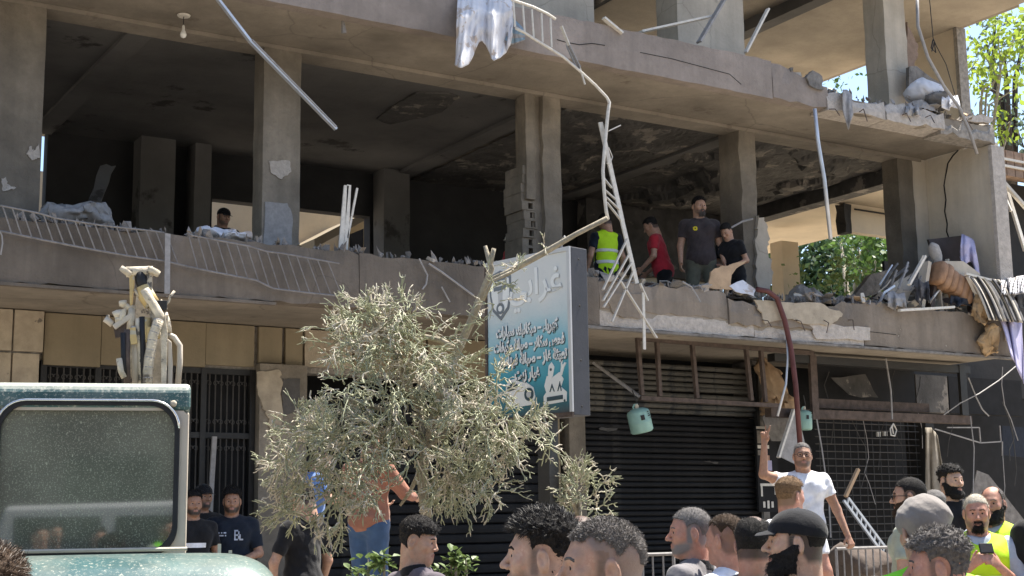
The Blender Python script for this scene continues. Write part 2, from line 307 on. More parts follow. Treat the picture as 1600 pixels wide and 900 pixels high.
def surface_nets(Fv, xs, ys, zs):
    ins = Fv < 0
    c = [ins[i:ins.shape[0]-1+i, j:ins.shape[1]-1+j, k:ins.shape[2]-1+k] for i in (0, 1) for j in (0, 1) for k in (0, 1)]
    s = sum(a.astype(np.int8) for a in c); act = (s > 0) & (s < 8)
    I, J, K = np.nonzero(act); n = len(I)
    if n == 0: return np.zeros((0, 3)), np.zeros((0, 4), int)
    idx = -np.ones(act.shape, int); idx[I, J, K] = np.arange(n)
    acc = np.zeros((n, 3)); cnt = np.zeros(n)
    G = lambda i, j, k: Fv[I+i, J+j, K+k]
    for ax in range(3):
        for u in (0, 1):
            for w in (0, 1):
                o0 = [0, 0, 0]; o1 = [0, 0, 0]; oth = [a for a in range(3) if a != ax]
                o0[oth[0]] = o1[oth[0]] = u; o0[oth[1]] = o1[oth[1]] = w; o1[ax] = 1
                f0 = G(*o0); f1 = G(*o1); m = (f0 < 0) != (f1 < 0)
                t = np.where(m, f0/np.where(np.abs(f0-f1) < 1e-9, 1, f0-f1), 0)
                P0 = np.stack([xs[I+o0[0]], ys[J+o0[1]], zs[K+o0[2]]], 1); P1 = np.stack([xs[I+o1[0]], ys[J+o1[1]], zs[K+o1[2]]], 1)
                acc += m[:, None]*(P0+(P1-P0)*t[:, None]); cnt += m
    V = acc/cnt[:, None]; Q = []
    for ax in range(3):
        sh = [slice(1, -1)]*3; sh[ax] = slice(0, -1); sh2 = [slice(1, -1)]*3; sh2[ax] = slice(1, None)
        e = ins[tuple(sh)] != ins[tuple(sh2)]; A = np.stack(np.nonzero(e), 1)
        if not len(A): continue
        off = np.array([1, 1, 1]); off[ax] = 0; A = A+off
        u, w = [a for a in range(3) if a != ax]; du = np.zeros(3, int); du[u] = 1; dw = np.zeros(3, int); dw[w] = 1
        g = lambda B: idx[B[:, 0], B[:, 1], B[:, 2]]
        q = np.stack([g(A-du-dw), g(A-dw), g(A), g(A-du)], 1)
        flip = ins[A[:, 0], A[:, 1], A[:, 2]]
        if ax == 1: flip = ~flip
        q[~flip] = q[~flip][:, ::-1]; Q.append(q)
    Q = np.concatenate(Q); Q = Q[(Q >= 0).all(1)]
    return V, Q
def np_mesh(name, V, Q, mats, mi=None, smooth=True):
    me = bpy.data.meshes.new(name); me.vertices.add(len(V)); me.vertices.foreach_set('co', np.asarray(V, f32).ravel())
    w = Q.shape[1]; me.loops.add(Q.size); me.loops.foreach_set('vertex_index', Q.astype(np.int32).ravel())
    me.polygons.add(len(Q)); me.polygons.foreach_set('loop_start', np.arange(0, Q.size, w, dtype=np.int32)); me.polygons.foreach_set('loop_total', np.full(len(Q), w, np.int32))
    for k in mats: me.materials.append(MATS[k])
    if mi is not None: me.polygons.foreach_set('material_index', mi.astype(np.int32))
    if smooth: me.polygons.foreach_set('use_smooth', np.ones(len(Q), bool))
    me.update(calc_edges=True); return me
def wob(q, s, seed=0):
    x, y, z = q[0]*s, q[1]*s, q[2]*s
    return (np.sin(x+1.7*z+seed)+np.sin(1.3*y-.9*x+2.1*seed)+np.sin(1.9*z+.8*y+.5*seed)+np.sin(2.3*x-1.1*y+2.7*z+seed))*.25
def rot(yaw=0, pitch=0, roll=0):
    """head turn: yaw to the person's right, pitch up, roll to the right"""
    return np.array(Matrix.Rotation(-math.radians(yaw), 3, 'Z') @ Matrix.Rotation(math.radians(pitch), 3, 'X') @ Matrix.Rotation(math.radians(roll), 3, 'Y'))

def head_sdf(h, P):
    """h: head coordinates, x to the person's right, y forward, z up; the head is 23 cm tall, centred between the eyes' height"""
    ax = np.abs(h[0]); m = (ax, h[1], h[2]); wj = P.get('jaw', 1)
    d = ell(h, (0, -.014, .034), (.076, .099, .089))
    d = smin(d, ell(h, (0, .022, -.028), (.062*wj, .066, .082)), .04)
    d = smin(d, cone(m, (.050*wj, -.012, -.055), (.012, .066, -.103), .020, .019), .035)
    d = smin(d, ell(h, (0, .050, -.080), (.036*wj, .034, .042)), .03)
    d = smin(d, ell(m, (.041, .058, -.022), (.024, .022, .024)), .025)
    d = smin(d, cone(m, (0, .082, .022), (.038, .070, .023), .013, .011), .02)
    d = smax(d, -ell(m, (.031, .097, .001), (.017, .019, .0115)), .012)
    d = smin(d, ell(m, (.031, .0750, .001), (.0150, .0128, .0118)), .004)
    d = smax(d, -ell(m, (.031, .090, .0000), (.0136, .0125, P.get('eye', .0050)*.88)), .0015)
    nl = P.get('nose', 1)
    d = smin(d, cone(h, (0, .086, .010), (0, .113*nl**.5, -.031), .0085, .0115*nl), .012)
    d = smin(d, ell(m, (.0125, .098, -.036), (.009, .011, .008)), .007)
    d = smax(d, -ell(m, (.0065, .103, -.046), (.0035, .005, .004)), .004)
    d = smin(d, cone(m, (0, .0905, -.0625), (.021, .0775, -.0665), .0085, .005), .008)
    d = smin(d, cone(m, (0, .0895, -.0755), (.018, .0785, -.0715), .0085, .005), .007)
    d = smax(d, -cone(m, (0, .0985, -.0690), (.022, .0845, -.0690), .0018, .001), .004)
    # ears
    e = (ax-.0775-(h[1]+.012)*-.28, h[1]+.014-.12*(h[2]+.008), h[2]+.008)
    ear = ell(e, (.002, -.001, .001), (.0115, .0200, .0335)); ear = smax(ear, -ell(e, (.013, .002, .005), (.0085, .0120, .0200)), .004); ear = smin(ear, ell(e, (.004, .010, -.004), (.005, .005, .008)), .004)
    d = smin(d, ear, .005)
    d = smin(d, cone(h, (0, -.028, -.045), (0, -.036, -.19), .052, .056), .035)
    return d

REST = dict(r=((.255, -.02, 1.135), (.275, .09, .90)), l=((-.255, -.02, 1.135), (-.275, .09, .90)))
def person(label, px, py, ground, height=1.76, dist=None, face=0, body=None, lean=0, head=(0, 0, 0), arms=None, build=1.0, res=.006, skin='skin', hair='short', hairm='hair_black', beard=None, beardm='hair_black', shirt='tee', shirtm='c_black', trousm='c_denim', shoem='c_black', vest=None, cap=None, capm='c_black', glasses=False, logo=None, sit=False, legs=True, group=None, jaw=1, nose=1, sleeve=.62, collar=None, brows=True, strands=0, place=None, scalp=False, undershirt=None, spread=1.0):
    """px, py: the pixel of the top of the head.  face: heading of the chest relative to the view (0 away from the camera, 90 to the right, 180 to the camera)"""
    seed = zlib.crc32(label.encode()) % 1000; rg = np.random.default_rng(seed)
    capx = .012 if cap else (.012 if hair not in ('bald',) else 0)
    if place is not None: top = Vector(place)+Vector((0, 0, height))
    elif dist is None: top = at(px, py, Z=ground+height)
    else: top = at(px, py, D=dist)
    s = (top.z-ground)/1.765 if place is None else height/1.765
    A = azim(px)+math.radians(face) if place is None else math.radians(face)
    if body is None: body = face
    root = bpy.data.objects.new('person', None); COL.objects.link(root); root['label'] = label; root['category'] = 'person'
    if group: root['group'] = group
    # -------- joints, metres for a 1.765 m person
    w = build; H = np.array([0, .01, 1.640]); Rh = rot(*head)
    J = dict(pel=(0, 0, .95), r=list(map(np.array, (arms or REST).get('r', REST['r']))), l=list(map(np.array, (arms or REST).get('l', REST['l']))))
    lz = lean
    def bend(p):  # bend the upper body forward about the hips
        p = np.array(p, float)
        if lz and p[2] > .95:
            a = math.radians(lz)*min(1, (p[2]-.95)/.15); y, z = p[1], p[2]-.95
            p[1] = y*math.cos(a)+z*math.sin(a); p[2] = .95+z*math.cos(a)-y*math.sin(a)
        return p
    H = bend(H); SH = {k: bend((sg*.178*w, -.015, 1.405)) for k, sg in (('r', 1), ('l', -1))}
    SX = [(bend((0, .005, 1.27)), (.158*w, .112*w, .195)), (bend((0, .012, 1.07)), (.148*w, .112*w, .17)), (np.array((0, -.005, .945)), (.158*w, .118*w, .125))]
    NK = bend((0, -.018, 1.455)); NT = H+Rh@np.array((0, -.036, -.06))
    # -------- grid: fine at the head, coarse below
    def axis(lo, hi, c, half, fine, coarse):
        mid = np.arange(c-half, c+half+fine, fine); a = np.arange(mid[0]-coarse, lo-coarse, -coarse)[::-1]; b = np.arange(mid[-1]+coarse, hi+coarse, coarse)
        return np.concatenate([a, mid, b])
    pts = [SH['r'], SH['l']]+J['r']+J['l']+[H]
    P = np.array(pts); lo = P.min(0)-.13; hi = P.max(0)+.16; lo[2] = min(lo[2], .85 if not legs else -.02); hi[2] = max(hi[2], H[2]+.17)
    lo[0] = min(lo[0], -.27*w); hi[0] = max(hi[0], .27*w); lo[1] = min(lo[1], -.22); hi[1] = max(hi[1], .24)
    cr = max(.0125, res*1.7)
    xs = axis(lo[0], hi[0], H[0], .122, res, cr); ys = axis(lo[1], hi[1], H[1], .135, res, cr); zs = axis(lo[2], hi[2], H[2]+.005, .15, res, cr)
    shp = (len(xs), len(ys), len(zs))
    def sub(lo, hi):
        i = [max(0, np.searchsorted(a, l)-1) for a, l in zip((xs, ys, zs), lo)]; j = [min(len(a), np.searchsorted(a, h)+1) for a, h in zip((xs, ys, zs), hi)]
        return tuple(slice(a, b) for a, b in zip(i, j))
    def grid(sl): return (xs[sl[0]][:, None, None], ys[sl[1]][None, :, None], zs[sl[2]][None, None, :])
    def padd(Fv, kind, k, *a):
        if kind == 'c': lo = np.minimum(np.array(a[0])-a[2], np.array(a[1])-a[3]); hi = np.maximum(np.array(a[0])+a[2], np.array(a[1])+a[3])
        else: lo = np.array(a[0])-np.array(a[1]); hi = np.array(a[0])+np.array(a[1])
        sl = sub(lo-.07, hi+.07); q = grid(sl); d = cone(q, *a) if kind == 'c' else ell(q, *a)
        Fv[sl] = smin(Fv[sl], d, k)
    def emit(Fv, sl, name, mats, mi_fn=None, smooth=True, parent=root):
        V, Q = surface_nets(Fv, xs[sl[0]], ys[sl[1]], zs[sl[2]])
        if len(Q) == 0: return None
        me = np_mesh(name, V, Q, mats, mi_fn(V, Q) if mi_fn else None, smooth); return link(name, me, parent)
    FULL = (slice(0, shp[0]), slice(0, shp[1]), slice(0, shp[2]))
    # -------- head block
    hs = sub(H-np.array((.118, .135, .15)), H+np.array((.118, .135, .15))); q = grid(hs)
    dx, dy, dz = q[0]-H[0], q[1]-H[1], q[2]-H[2]
    h = tuple((Rh[0, i]*dx+Rh[1, i]*dy+Rh[2, i]*dz) for i in range(3)); h = tuple(np.broadcast_to(a, np.broadcast_shapes(*[b.shape for b in h])).astype(np.float64) for a in h)
    HF = head_sdf(h, dict(jaw=jaw, nose=nose, eye=.0046 if res < .007 else .006))
    # -------- body
    B = np.full(shp, .2); B[hs] = HF
    padd(B, 'c', .05, NK+np.array((0, 0, -.06)), NT, .062*w**.5, .054)
    T = np.full(shp, .2)       # torso alone, reused for the clothes
    for c, r in SX: padd(T, 'e', .09, c, r)
    for k in 'rl':
        padd(T, 'c', .06, NK+np.array((0, 0, .0)), SH[k]+np.array((0, 0, .0)), .050, .052*w)
        padd(T, 'e', .06, bend((SH[k][0]*.52, .03, 1.33)), (.085*w, .085*w, .085))
    B = smin(B, T, .02)
    AR = {}
    for k in 'rl':
        E, Wr = J[k]; E = np.array(E, float); Wr = np.array(Wr, float)
        padd(B, 'c', .035, SH[k], E, .054*w, .040*w**.5); padd(B, 'c', .02, E, Wr, .041*w**.5, .027)
        padd(B, 'e', .03, (SH[k]*.55+E*.45), (.046*w,)*3)
        d = (Wr-E)/np.linalg.norm(Wr-E); sg = 1 if k == 'r' else -1
        pose = (arms or {}).get('hand_'+k, 'rest')
        # hand: palm, four bent fingers of different lengths and a thumb leaving the side of the palm
        side = np.cross(d, np.array((0, 1, 0) if abs(d[1]) < .8 else (0, 0, 1))); side /= np.linalg.norm(side)
        fwd = np.array((arms or {}).get('palm_'+k, (0, 1, 0)), float); acr = fwd-d*(fwd@d); acr /= np.linalg.norm(acr)+1e-9   # towards the thumb
        nrm = np.cross(d, acr)*-sg                      # the way the palm looks
        AR[k] = (Wr, d, acr, nrm)
        palm = Wr+d*.048
        for t in (-1, -.33, .33, 1): padd(B, 'c', .012, Wr+d*.005+acr*t*.012, Wr+d*.088+acr*t*.029, .0145, .0115)
        for fi, (t, L) in enumerate(((1, .070), (.33, .078), (-.33, .072), (-1, .056))):
            b0 = Wr+d*.088+acr*t*.029
            if pose == 'rest': a1, a2 = .35+.1*fi, .9+.12*fi
            elif pose == 'grip': a1, a2 = 1.0, 2.3
            elif pose == 'flat': a1, a2 = .1, .2
            elif pose == 'point': a1, a2 = (.05, .1) if fi < 2 else (1.3+.1*fi, 2.7)
            else: a1, a2 = .4, .8
            dk = d if pose != 'point' or fi > 1 else (d+acr*(.30 if fi == 0 else -.10))/np.linalg.norm(d+acr*(.30 if fi == 0 else -.10)); fk = 1.2 if pose == 'point' else 1
            d1 = dk*math.cos(a1)+nrm*math.sin(a1); d2 = dk*math.cos(a2)+nrm*math.sin(a2)
            b1 = b0+d1*L*.5; b2 = b1+d2*L*.5
            padd(B, 'c', .004, b0, b1, .0105*fk, .0092*fk); padd(B, 'c', .004, b1, b2, .0092*fk, .0075*fk)
        t0 = Wr+d*.022+acr*.026; td = (d*.62+acr*.72+nrm*.3); td /= np.linalg.norm(td)
        if pose == 'point': td = d*.5+acr*.2+nrm*.85; td /= np.linalg.norm(td)
        t1 = t0+td*.036; padd(B, 'c', .008, t0, t1, .0145, .0115); td2 = td*.7+d*.6; td2 /= np.linalg.norm(td2); padd(B, 'c', .004, t1, t1+td2*.032, .0112, .0088)
    LG = {}
    if legs:
        for k, sg in (('r', 1), ('l', -1)):
            if sit: LG[k] = [(sg*.09, .0, .93), (sg*.12, .42, .96), (sg*.12, .45, .52)]
            else: LG[k] = [(sg*.085*w, -.005, .90), (sg*(.095*spread), .015, .50), (sg*(.115*spread), -.025, .085)]
            a, b, c = LG[k]
            padd(B, 'c', .05, a, b, .088*w, .057*w**.5); padd(B, 'c', .03, b, c, .056*w**.5, .040); padd(B, 'e', .04, (c[0]*.35+b[0]*.65, b[1]*.65+c[1]*.35-.025, b[2]*.65+c[2]*.35), (.05, .054, .10))
            padd(B, 'c', .03, (c[0], c[1]-.02, .045), (c[0]+sg*.02, c[1]+.17, .03), .042, .03)
    body_mats = [skin, 'lip']
    def lips(V, Q):
        C = (V[Q].mean(1)-H)@Rh; m = np.zeros(len(Q))
        e = ((C[:, 0]/.0235)**2+((C[:, 2]+.0690)/.0110)**2 < 1) & (C[:, 1] > .078); m[e] = 1
        return m
    bo = emit(B, FULL, 'body', body_mats, lips)
    if bo and (beard or hair in ('buzz', 'short', 'fade') or scalp):          # stubble: darker skin where hair is shaved short
        nv = len(bo.data.vertices); C = np.zeros(nv*3); bo.data.vertices.foreach_get('co', C); C = (C.reshape(-1, 3)-H)@Rh
        ss = lambda v, a, b: np.clip((v-a)/(b-a), 0, 1)
        zj = -.112+.55*np.clip(.055-C[:, 1], 0, .08); low = ss(-C[:, 2], .034, .062)*ss(C[:, 2]-zj, -.014, .010)*ss(C[:, 1], -.012, .016)
        low = np.maximum(low, ss(C[:, 1], -.008, .002)*ss(-C[:, 1], -.034, -.018)*ss(C[:, 2], -.07, -.05)*ss(-C[:, 2], -.045, -.02)*(np.abs(C[:, 0]) > .045))
        cheek = 1-ss(np.abs(C[:, 0]), .008, .03)*ss(C[:, 1], .055, .08)*ss(C[:, 2], -.066, -.05)
        mo = 1-np.exp(-((C[:, 0]/.022)**2+((C[:, 2]+.069)/.010)**2))
        val = low*cheek*mo*({'short': .97, 'full': .97, 'goatee': .6, 'stubble': .72}.get(beard, 0)); val = val*(1+.15*np.sin(C[:, 0]*900)*np.sin(C[:, 2]*800)).clip(0, 1)
        if hair in ('buzz', 'short', 'fade') or scalp: val = np.maximum(val, (.6 if hair == 'fade' else .85)*ss(C[:, 2]+np.where(C[:, 1] > 0, -.07*ss(C[:, 1], 0, .05), .07*ss(-C[:, 1], 0, .05)), -.012, .012)*ss(-C[:, 1], -.09, -.06))
        val = np.where(C[:, 2] < -.2, 0, val); val = val*(1-ss(np.abs(C[:, 0]), .0765, .079)*(C[:, 2] < .03))
        bc = np.array({'stubble_grey': (.27, .22, .19), 'hair_grey': (.17, .155, .145), 'hair_salt': (.06, .05, .046), 'hair_brown': (.05, .03, .02)}.get(beardm, (.075, .052, .042) if beard == 'stubble' else (.022, .018, .016)))
        hcol = np.array(MATC.get(hairm, (.05, .04, .035)))*1.25
        cc = np.ones((nv, 4)); cc[:, :3] = np.where((low > .01)[:, None] & (C[:, 1] > -.005)[:, None], bc[None], hcol[None])
        ca_ = bo.data.attributes.new('stubble_color', 'FLOAT_COLOR', 'POINT'); ca_.data.foreach_set('color', cc.astype(f32).ravel())
        at_ = bo.data.attributes.new('stubble', 'FLOAT', 'POINT'); at_.data.foreach_set('value', val.astype(f32))
    # -------- hair, beard, brows as shells of the head
    ax = np.abs(h[0]); hn = wob(h, 160, seed); hb = wob(h, 60, seed+3)
    def shell(mask, th, name, m, inner=-.006, k=.004, parent=root): return emit(smax(smax(HF-th, inner-HF, .001), mask, k), hs, name, [m], parent=parent)
    hair_o = beard_o = None
    if hair != 'bald':
        front = {'receding': .050, 'short': .078, 'buzz': .074, 'fade': .076, 'curly': .074, 'long_top': .078, 'fringe': .080}.get(hair, .076)
        # hairline height as a function of how far forward
        sd = np.clip((h[1]+.005)/.085, 0, 1)                        # 0 at the ear, 1 at the brow
        line = -.002+np.where(h[1] > -.004, (front+.002-.010*np.clip(ax/.05, 0, 1.4)*(1 if hair != 'receding' else -3.2))*np.clip(sd*2.4, 0, 1), -.075*np.clip((-.014-h[1])/.040, 0, 1))
        if hair == 'fade': line = line+.062*np.clip((ax-.045)/.02, 0, 1)*(h[1] < .06)+.090*np.clip((-.03-h[1])/.03, 0, 1)
        if hair == 'receding': line = np.where((h[1] > .0) & (ax < .052), .125-.0*ax, line); line = np.where((h[1] > -.055) & (ax < .045), .14, line)
        if hair == 'fringe': line = np.where(h[1] > .03, .048, line)
        side = np.exp(-((h[1]-.018)/.010)**2)*(ax > .05)             # sideburns
        line = line-side*.034
        if cap: line = np.maximum(line, -.2)
        topw = np.clip((h[2]-.035)/.05, 0, 1)
        th = {'buzz': .0035, 'fade': .0025+.003*topw, 'short': .005+.013*topw, 'receding': .006, 'curly': .006+.020*topw, 'long_top': .003+.024*topw, 'fringe': .006+.018*topw}.get(hair, .008)
        amp = {'buzz': .0006, 'fade': .0010, 'short': .0022, 'receding': .0012, 'curly': .006, 'long_top': .005, 'fringe': .004}.get(hair, .004)
        if cap: th = np.minimum(th, .004); amp = .0015
        mask = (line-h[2])+hb*.003
        earclear = .038-np.sqrt((h[1]+.012)**2+((h[2]+.004)*.85)**2)
        mask = np.maximum(mask, np.where(ax > .055, earclear, -1)); mask = np.maximum(mask, np.where((h[2] < -.028) & (ax > .050) & (h[1] > -.040) & (h[1] < .0), .02, -1))
        hair_o = shell(mask, th+amp*hn+amp*.8*hb, 'hair', hairm)
    if beard in ('full', 'goatee', 'moustache'):
        zj = {'full': -.006}.get(beard, -.05)
        cheek = zj-.62*np.clip(h[1]-.005, 0, .058)-.004*(ax < .04)          # lower towards the mouth
        m = h[2]-cheek
        m = np.maximum(m, -.155-h[2]); m = np.maximum(m, -.020-h[1])
        m = np.maximum(m, h[2]-(-.049-.10*np.clip(ax-.018, 0, .05)) if beard == 'goatee' else m)
        m = np.where((ax < .030) & (h[1] > .06), np.maximum(h[2]+.0505, -.2-h[2]), m)
        if beard == 'goatee': m = np.maximum(m, ax-.034)
        if beard == 'moustache': m = np.maximum(np.maximum(h[2]+.051, -.063-h[2]), np.maximum(ax-.03, .05-h[1]))
        m = np.maximum(m, .008-np.sqrt((ax/.022)**2+((h[2]+.0690)/.0085)**2)*.008)
        m = np.maximum(m, np.where(h[2] < -.118, .02-h[1], -1))
        th = {'full': np.clip(.25*(-m), 0, .008)+.001+.010*np.clip((-.07-h[2])/.05, 0, 1), 'short': .0045, 'goatee': .004, 'moustache': .0045}[beard]
        beard_o = shell(m+hb*.005+hn*.002, th+.0015*hn, 'beard', beardm, k=.003)
    if brows:
        yb = .0235+.10*np.clip(ax-.012, 0, .02)-.35*np.clip(ax-.035, 0, .03)
        m = np.maximum(np.maximum(np.abs(h[2]-yb)-.0042, .010-ax), np.maximum(ax-.051, .03-h[1]))
        for sg in (1, -1):
            shell(np.maximum(m, -sg*h[0]), .0028+.0008*hn, 'eyebrow', hairm if hairm not in ('hair_bleach', 'hair_fair') else 'hair_brown', k=.001, parent=bo)
            mb = MB(); mb.lathe((0, 0, 0), [(.0118*math.sin(t), -.0118*math.cos(t)) for t in np.linspace(.12, 3.02, 8)], 10); mb.m = 1
            c = np.array((sg*.031, .0742, .0005)); mb.lathe((0, .0088, 0), [(.0064, -.0004), (.0058, .0036), (.0015, .0042)], 10, Matrix.Rotation(-math.pi/2, 3, 'X'))
            o = mb.build('eye', ['eye_white', 'iris'], bo, smooth=True); loc = H+Rh@c
            o.matrix_local = Matrix.Translation(loc) @ Matrix(Rh.tolist()).to_4x4()
    if cap:
        dome = ell(h, (0, -.010, .040), (.088, .112, .088))
        if cap == 'baseball':
            b = np.maximum(dome, .030+.10*np.clip(h[1], -.2, .02)-h[2]); b = np.maximum(b, -(dome+.010))
            b = smin(b, np.sqrt(h[0]**2+(h[1]+.01)**2+(h[2]-.127)**2)-.006, .004)
            brim = np.maximum(np.abs(h[2]-(.040-.28*np.clip(h[1]-.09, 0, .1)-3.2*h[0]**2))-.0035, np.sqrt((h[0]/.073)**2+((h[1]-.085)/.088)**2)*.08-.08); brim = np.maximum(brim, .07-h[1])
            b = smin(b, brim, .006)
        elif cap == 'cloth':
            b = ell(h, (0, -.012, .045), (.096, .122, .092))+.005*wob(h, 30, seed)+.002*wob(h, 75, seed); b = np.maximum(b, -.012-.25*np.clip(-h[1], -.1, .3)-h[2])
            pass
        else:   # hard helmet
            b = np.maximum(ell(h, (0, -.012, .040), (.108, .135, .106)), .028-h[2]); rim = np.maximum(np.abs(h[2]-.032)-.004, np.sqrt((h[0]/.118)**2+((h[1]-.004)/.150)**2)*.1-.1); b = smin(b, rim, .006); b = np.maximum(b, -(dome+.01))
        emit(b, hs, {'baseball': 'cap', 'cloth': 'cap', 'helmet': 'helmet'}[cap], [capm])
    if glasses:
        lens = glasses != 'clear'
        g = MB(); 
        for sg in (1, -1):
            g.m = 0; ring = [(sg*.033+.025*math.cos(t)*(1 if abs(math.cos(t)) < .9 else .97), .103-.35*abs(.025*math.cos(t)*.3), .000+.019*math.sin(t)) for t in np.linspace(0, 2*math.pi, 17)]
            g.tube(ring, .0022, 5, False); g.tube([(sg*.058, .098, .004), (sg*.079, .06, .006), (sg*.083, -.01, .004), (sg*.080, -.03, -.012)], .0022, 5)
            g.m = 1; lens and g.add([(sg*.033+.024*math.cos(t), .1028, .018*math.sin(t)) for t in np.linspace(0, 2*math.pi, 13)[:-1]], [tuple(range(12))])
        g.m = 0; g.tube([(-.010, .105, .004), (.010, .105, .004)], .0022, 5)
        o = g.build('glasses', ['c_black', 'glass_dark'], root); o.matrix_local = Matrix.Translation(H) @ Matrix(Rh.tolist()).to_4x4()
    # -------- clothes
    qF = grid(FULL)
    if shirt:
        th = .011
        S = T-th; wr = .0060*wob((qF[0]+.35*qF[2], qF[1], qF[2]*.8), 24, seed)+.0038*wob((qF[0]-.5*qF[2], qF[1], qF[2]*.7), 52, seed+2)
        L = {'tee': sleeve, 'polo': sleeve, 'long': 1.0, 'none': 0}[shirt]
        for k in 'rl':
            E, Wr = J[k]; E = np.array(E, float); Wr = np.array(Wr, float)
            if L > 0:
                e = SH[k]+(E-SH[k])*min(L, 1); d = (E-SH[k])/np.linalg.norm(E-SH[k])
                lo = np.minimum(SH[k], e)-.12; hi = np.maximum(SH[k], e)+.12; sl = sub(lo, hi); qq = grid(sl)
                a = cone(qq, SH[k], E, .067*w, .057*w**.5)
                if L < 1: a = smax(a, (qq[0]-e[0])*d[0]+(qq[1]-e[1])*d[1]+(qq[2]-e[2])*d[2], .004)
                S[sl] = smin(S[sl], a, .035)
            if L >= 1:
                e = E+(Wr-E)*.97; d = (Wr-E)/np.linalg.norm(Wr-E); sl = sub(np.minimum(E, e)-.1, np.maximum(E, e)+.1); qq = grid(sl)
                a = smax(cone(qq, E, Wr, .052*w**.5, .038), (qq[0]-e[0])*d[0]+(qq[1]-e[1])*d[1]+(qq[2]-e[2])*d[2], .004); S[sl] = smin(S[sl], a, .03)
        S = S+wr-.007*np.clip((1.12-qF[2])/.1, 0, 1)
        nkc = NK+np.array((0, .012, .045)); dn = NT-NK; dn = dn/np.linalg.norm(dn)
        S = smax(S, -ell(qF, nkc, (.070*w**.5, .078, .045)), .006)
        S = smax(S, .865-qF[2]+.008*np.sin(14*qF[0]), .004)
        emit(S, FULL, 'shirt', [shirtm])
        if collar or shirt == 'polo':
            cl = sub(NK-np.array((.13, .13, .06)), NK+np.array((.13, .15, .13))); qq = grid(cl)
            r = cone(qq, NK+np.array((0, 0, -.05)), NK+dn*.12, .092*w**.5, .074); tt = (qq[0]-NK[0])*dn[0]+(qq[1]-NK[1])*dn[1]+(qq[2]-NK[2])*dn[2]
            r = smax(smax(r, -(r+.009), .002), np.maximum(tt-.046, -.008-tt-.9*np.clip(qq[1]-NK[1], 0, 1)*.2), .004); r = smax(r, (.012-np.abs(qq[0]-NK[0])+np.where(qq[1] > NK[1]+.03, 0, -1)), .003)
            emit(r, cl, 'collar', [collar or shirtm])
        if undershirt:
            cl = sub(NK-np.array((.11, .11, .07)), NK+np.array((.11, .13, .06))); qq = grid(cl); r = cone(qq, NK+np.array((0, 0, -.05)), NK+dn*.1, .070, .062); tt = (qq[0]-NK[0])*dn[0]+(qq[1]-NK[1])*dn[1]+(qq[2]-NK[2])*dn[2]
            emit(smax(smax(r, -(r+.008), .002), np.maximum(tt-.02, -.03-tt), .004), cl, 'undershirt', [undershirt])
    if vest:
        V = T-.020+.004*wob(qF, 22, seed+5)
        nkc = NK+np.array((0, .03, .02)); V = smax(V, -ell(qF, nkc, (.080, .105, .085)), .006)
        for k in 'rl': V = smax(V, (np.abs(qF[0])-.165*w-.0*qF[2]) if not lean else np.abs(qF[0])-.165*w, .004)
        V = smax(V, .80-qF[2], .004)
        vo = emit(V, FULL, 'vest', [vest])
        for zz in (1.20, 1.03):
            c = bend((0, 0, zz)); ca = math.radians(lean)
            zz2 = (qF[2]-c[2])*math.cos(ca)+(qF[1]-c[1])*math.sin(ca)
            emit(smax(smax(V-.009, -(V+.012), .001), np.abs(zz2)-.026, .002), FULL, 'reflective_strip', ['reflective'], parent=vo)
    if legs and trousm:
        S = np.full(shp, .2); c, r = SX[2]; padd(S, 'e', .08, c, tuple(v+.008 for v in r)); padd(S, 'e', .08, SX[1][0]*np.array((1, 1, .5))+np.array((0, 0, .5)), (.15*w, .115*w, .1))
        for k in 'rl':
            a, b, c = LG[k]; padd(S, 'c', .05, a, b, .100*w, .072*w**.5); padd(S, 'c', .04, b, (c[0], c[1], c[2]+.0), .072*w**.5, .062)
        S = S+.004*wob(qF, 26, seed+9); S = smax(smax(S, qF[2]-1.00, .004), .05-qF[2], .004)
        lowsl = (FULL[0], FULL[1], slice(0, min(shp[2], np.searchsorted(zs, 1.06)+1)))
        emit(S[lowsl], lowsl, 'trousers', [trousm])
        if not sit:
            for k, sg in (('r', 1), ('l', -1)):
                c = LG[k][2]; S = np.full(shp, .2); padd(S, 'c', .03, (c[0], c[1]-.03, .045), (c[0]+sg*.02, c[1]+.175, .035), .050, .040); S = smax(S, .004-qF[2], .004)
                ss = (FULL[0], FULL[1], slice(0, np.searchsorted(zs, .16))); emit(S[ss], ss, 'shoe', [shoem])
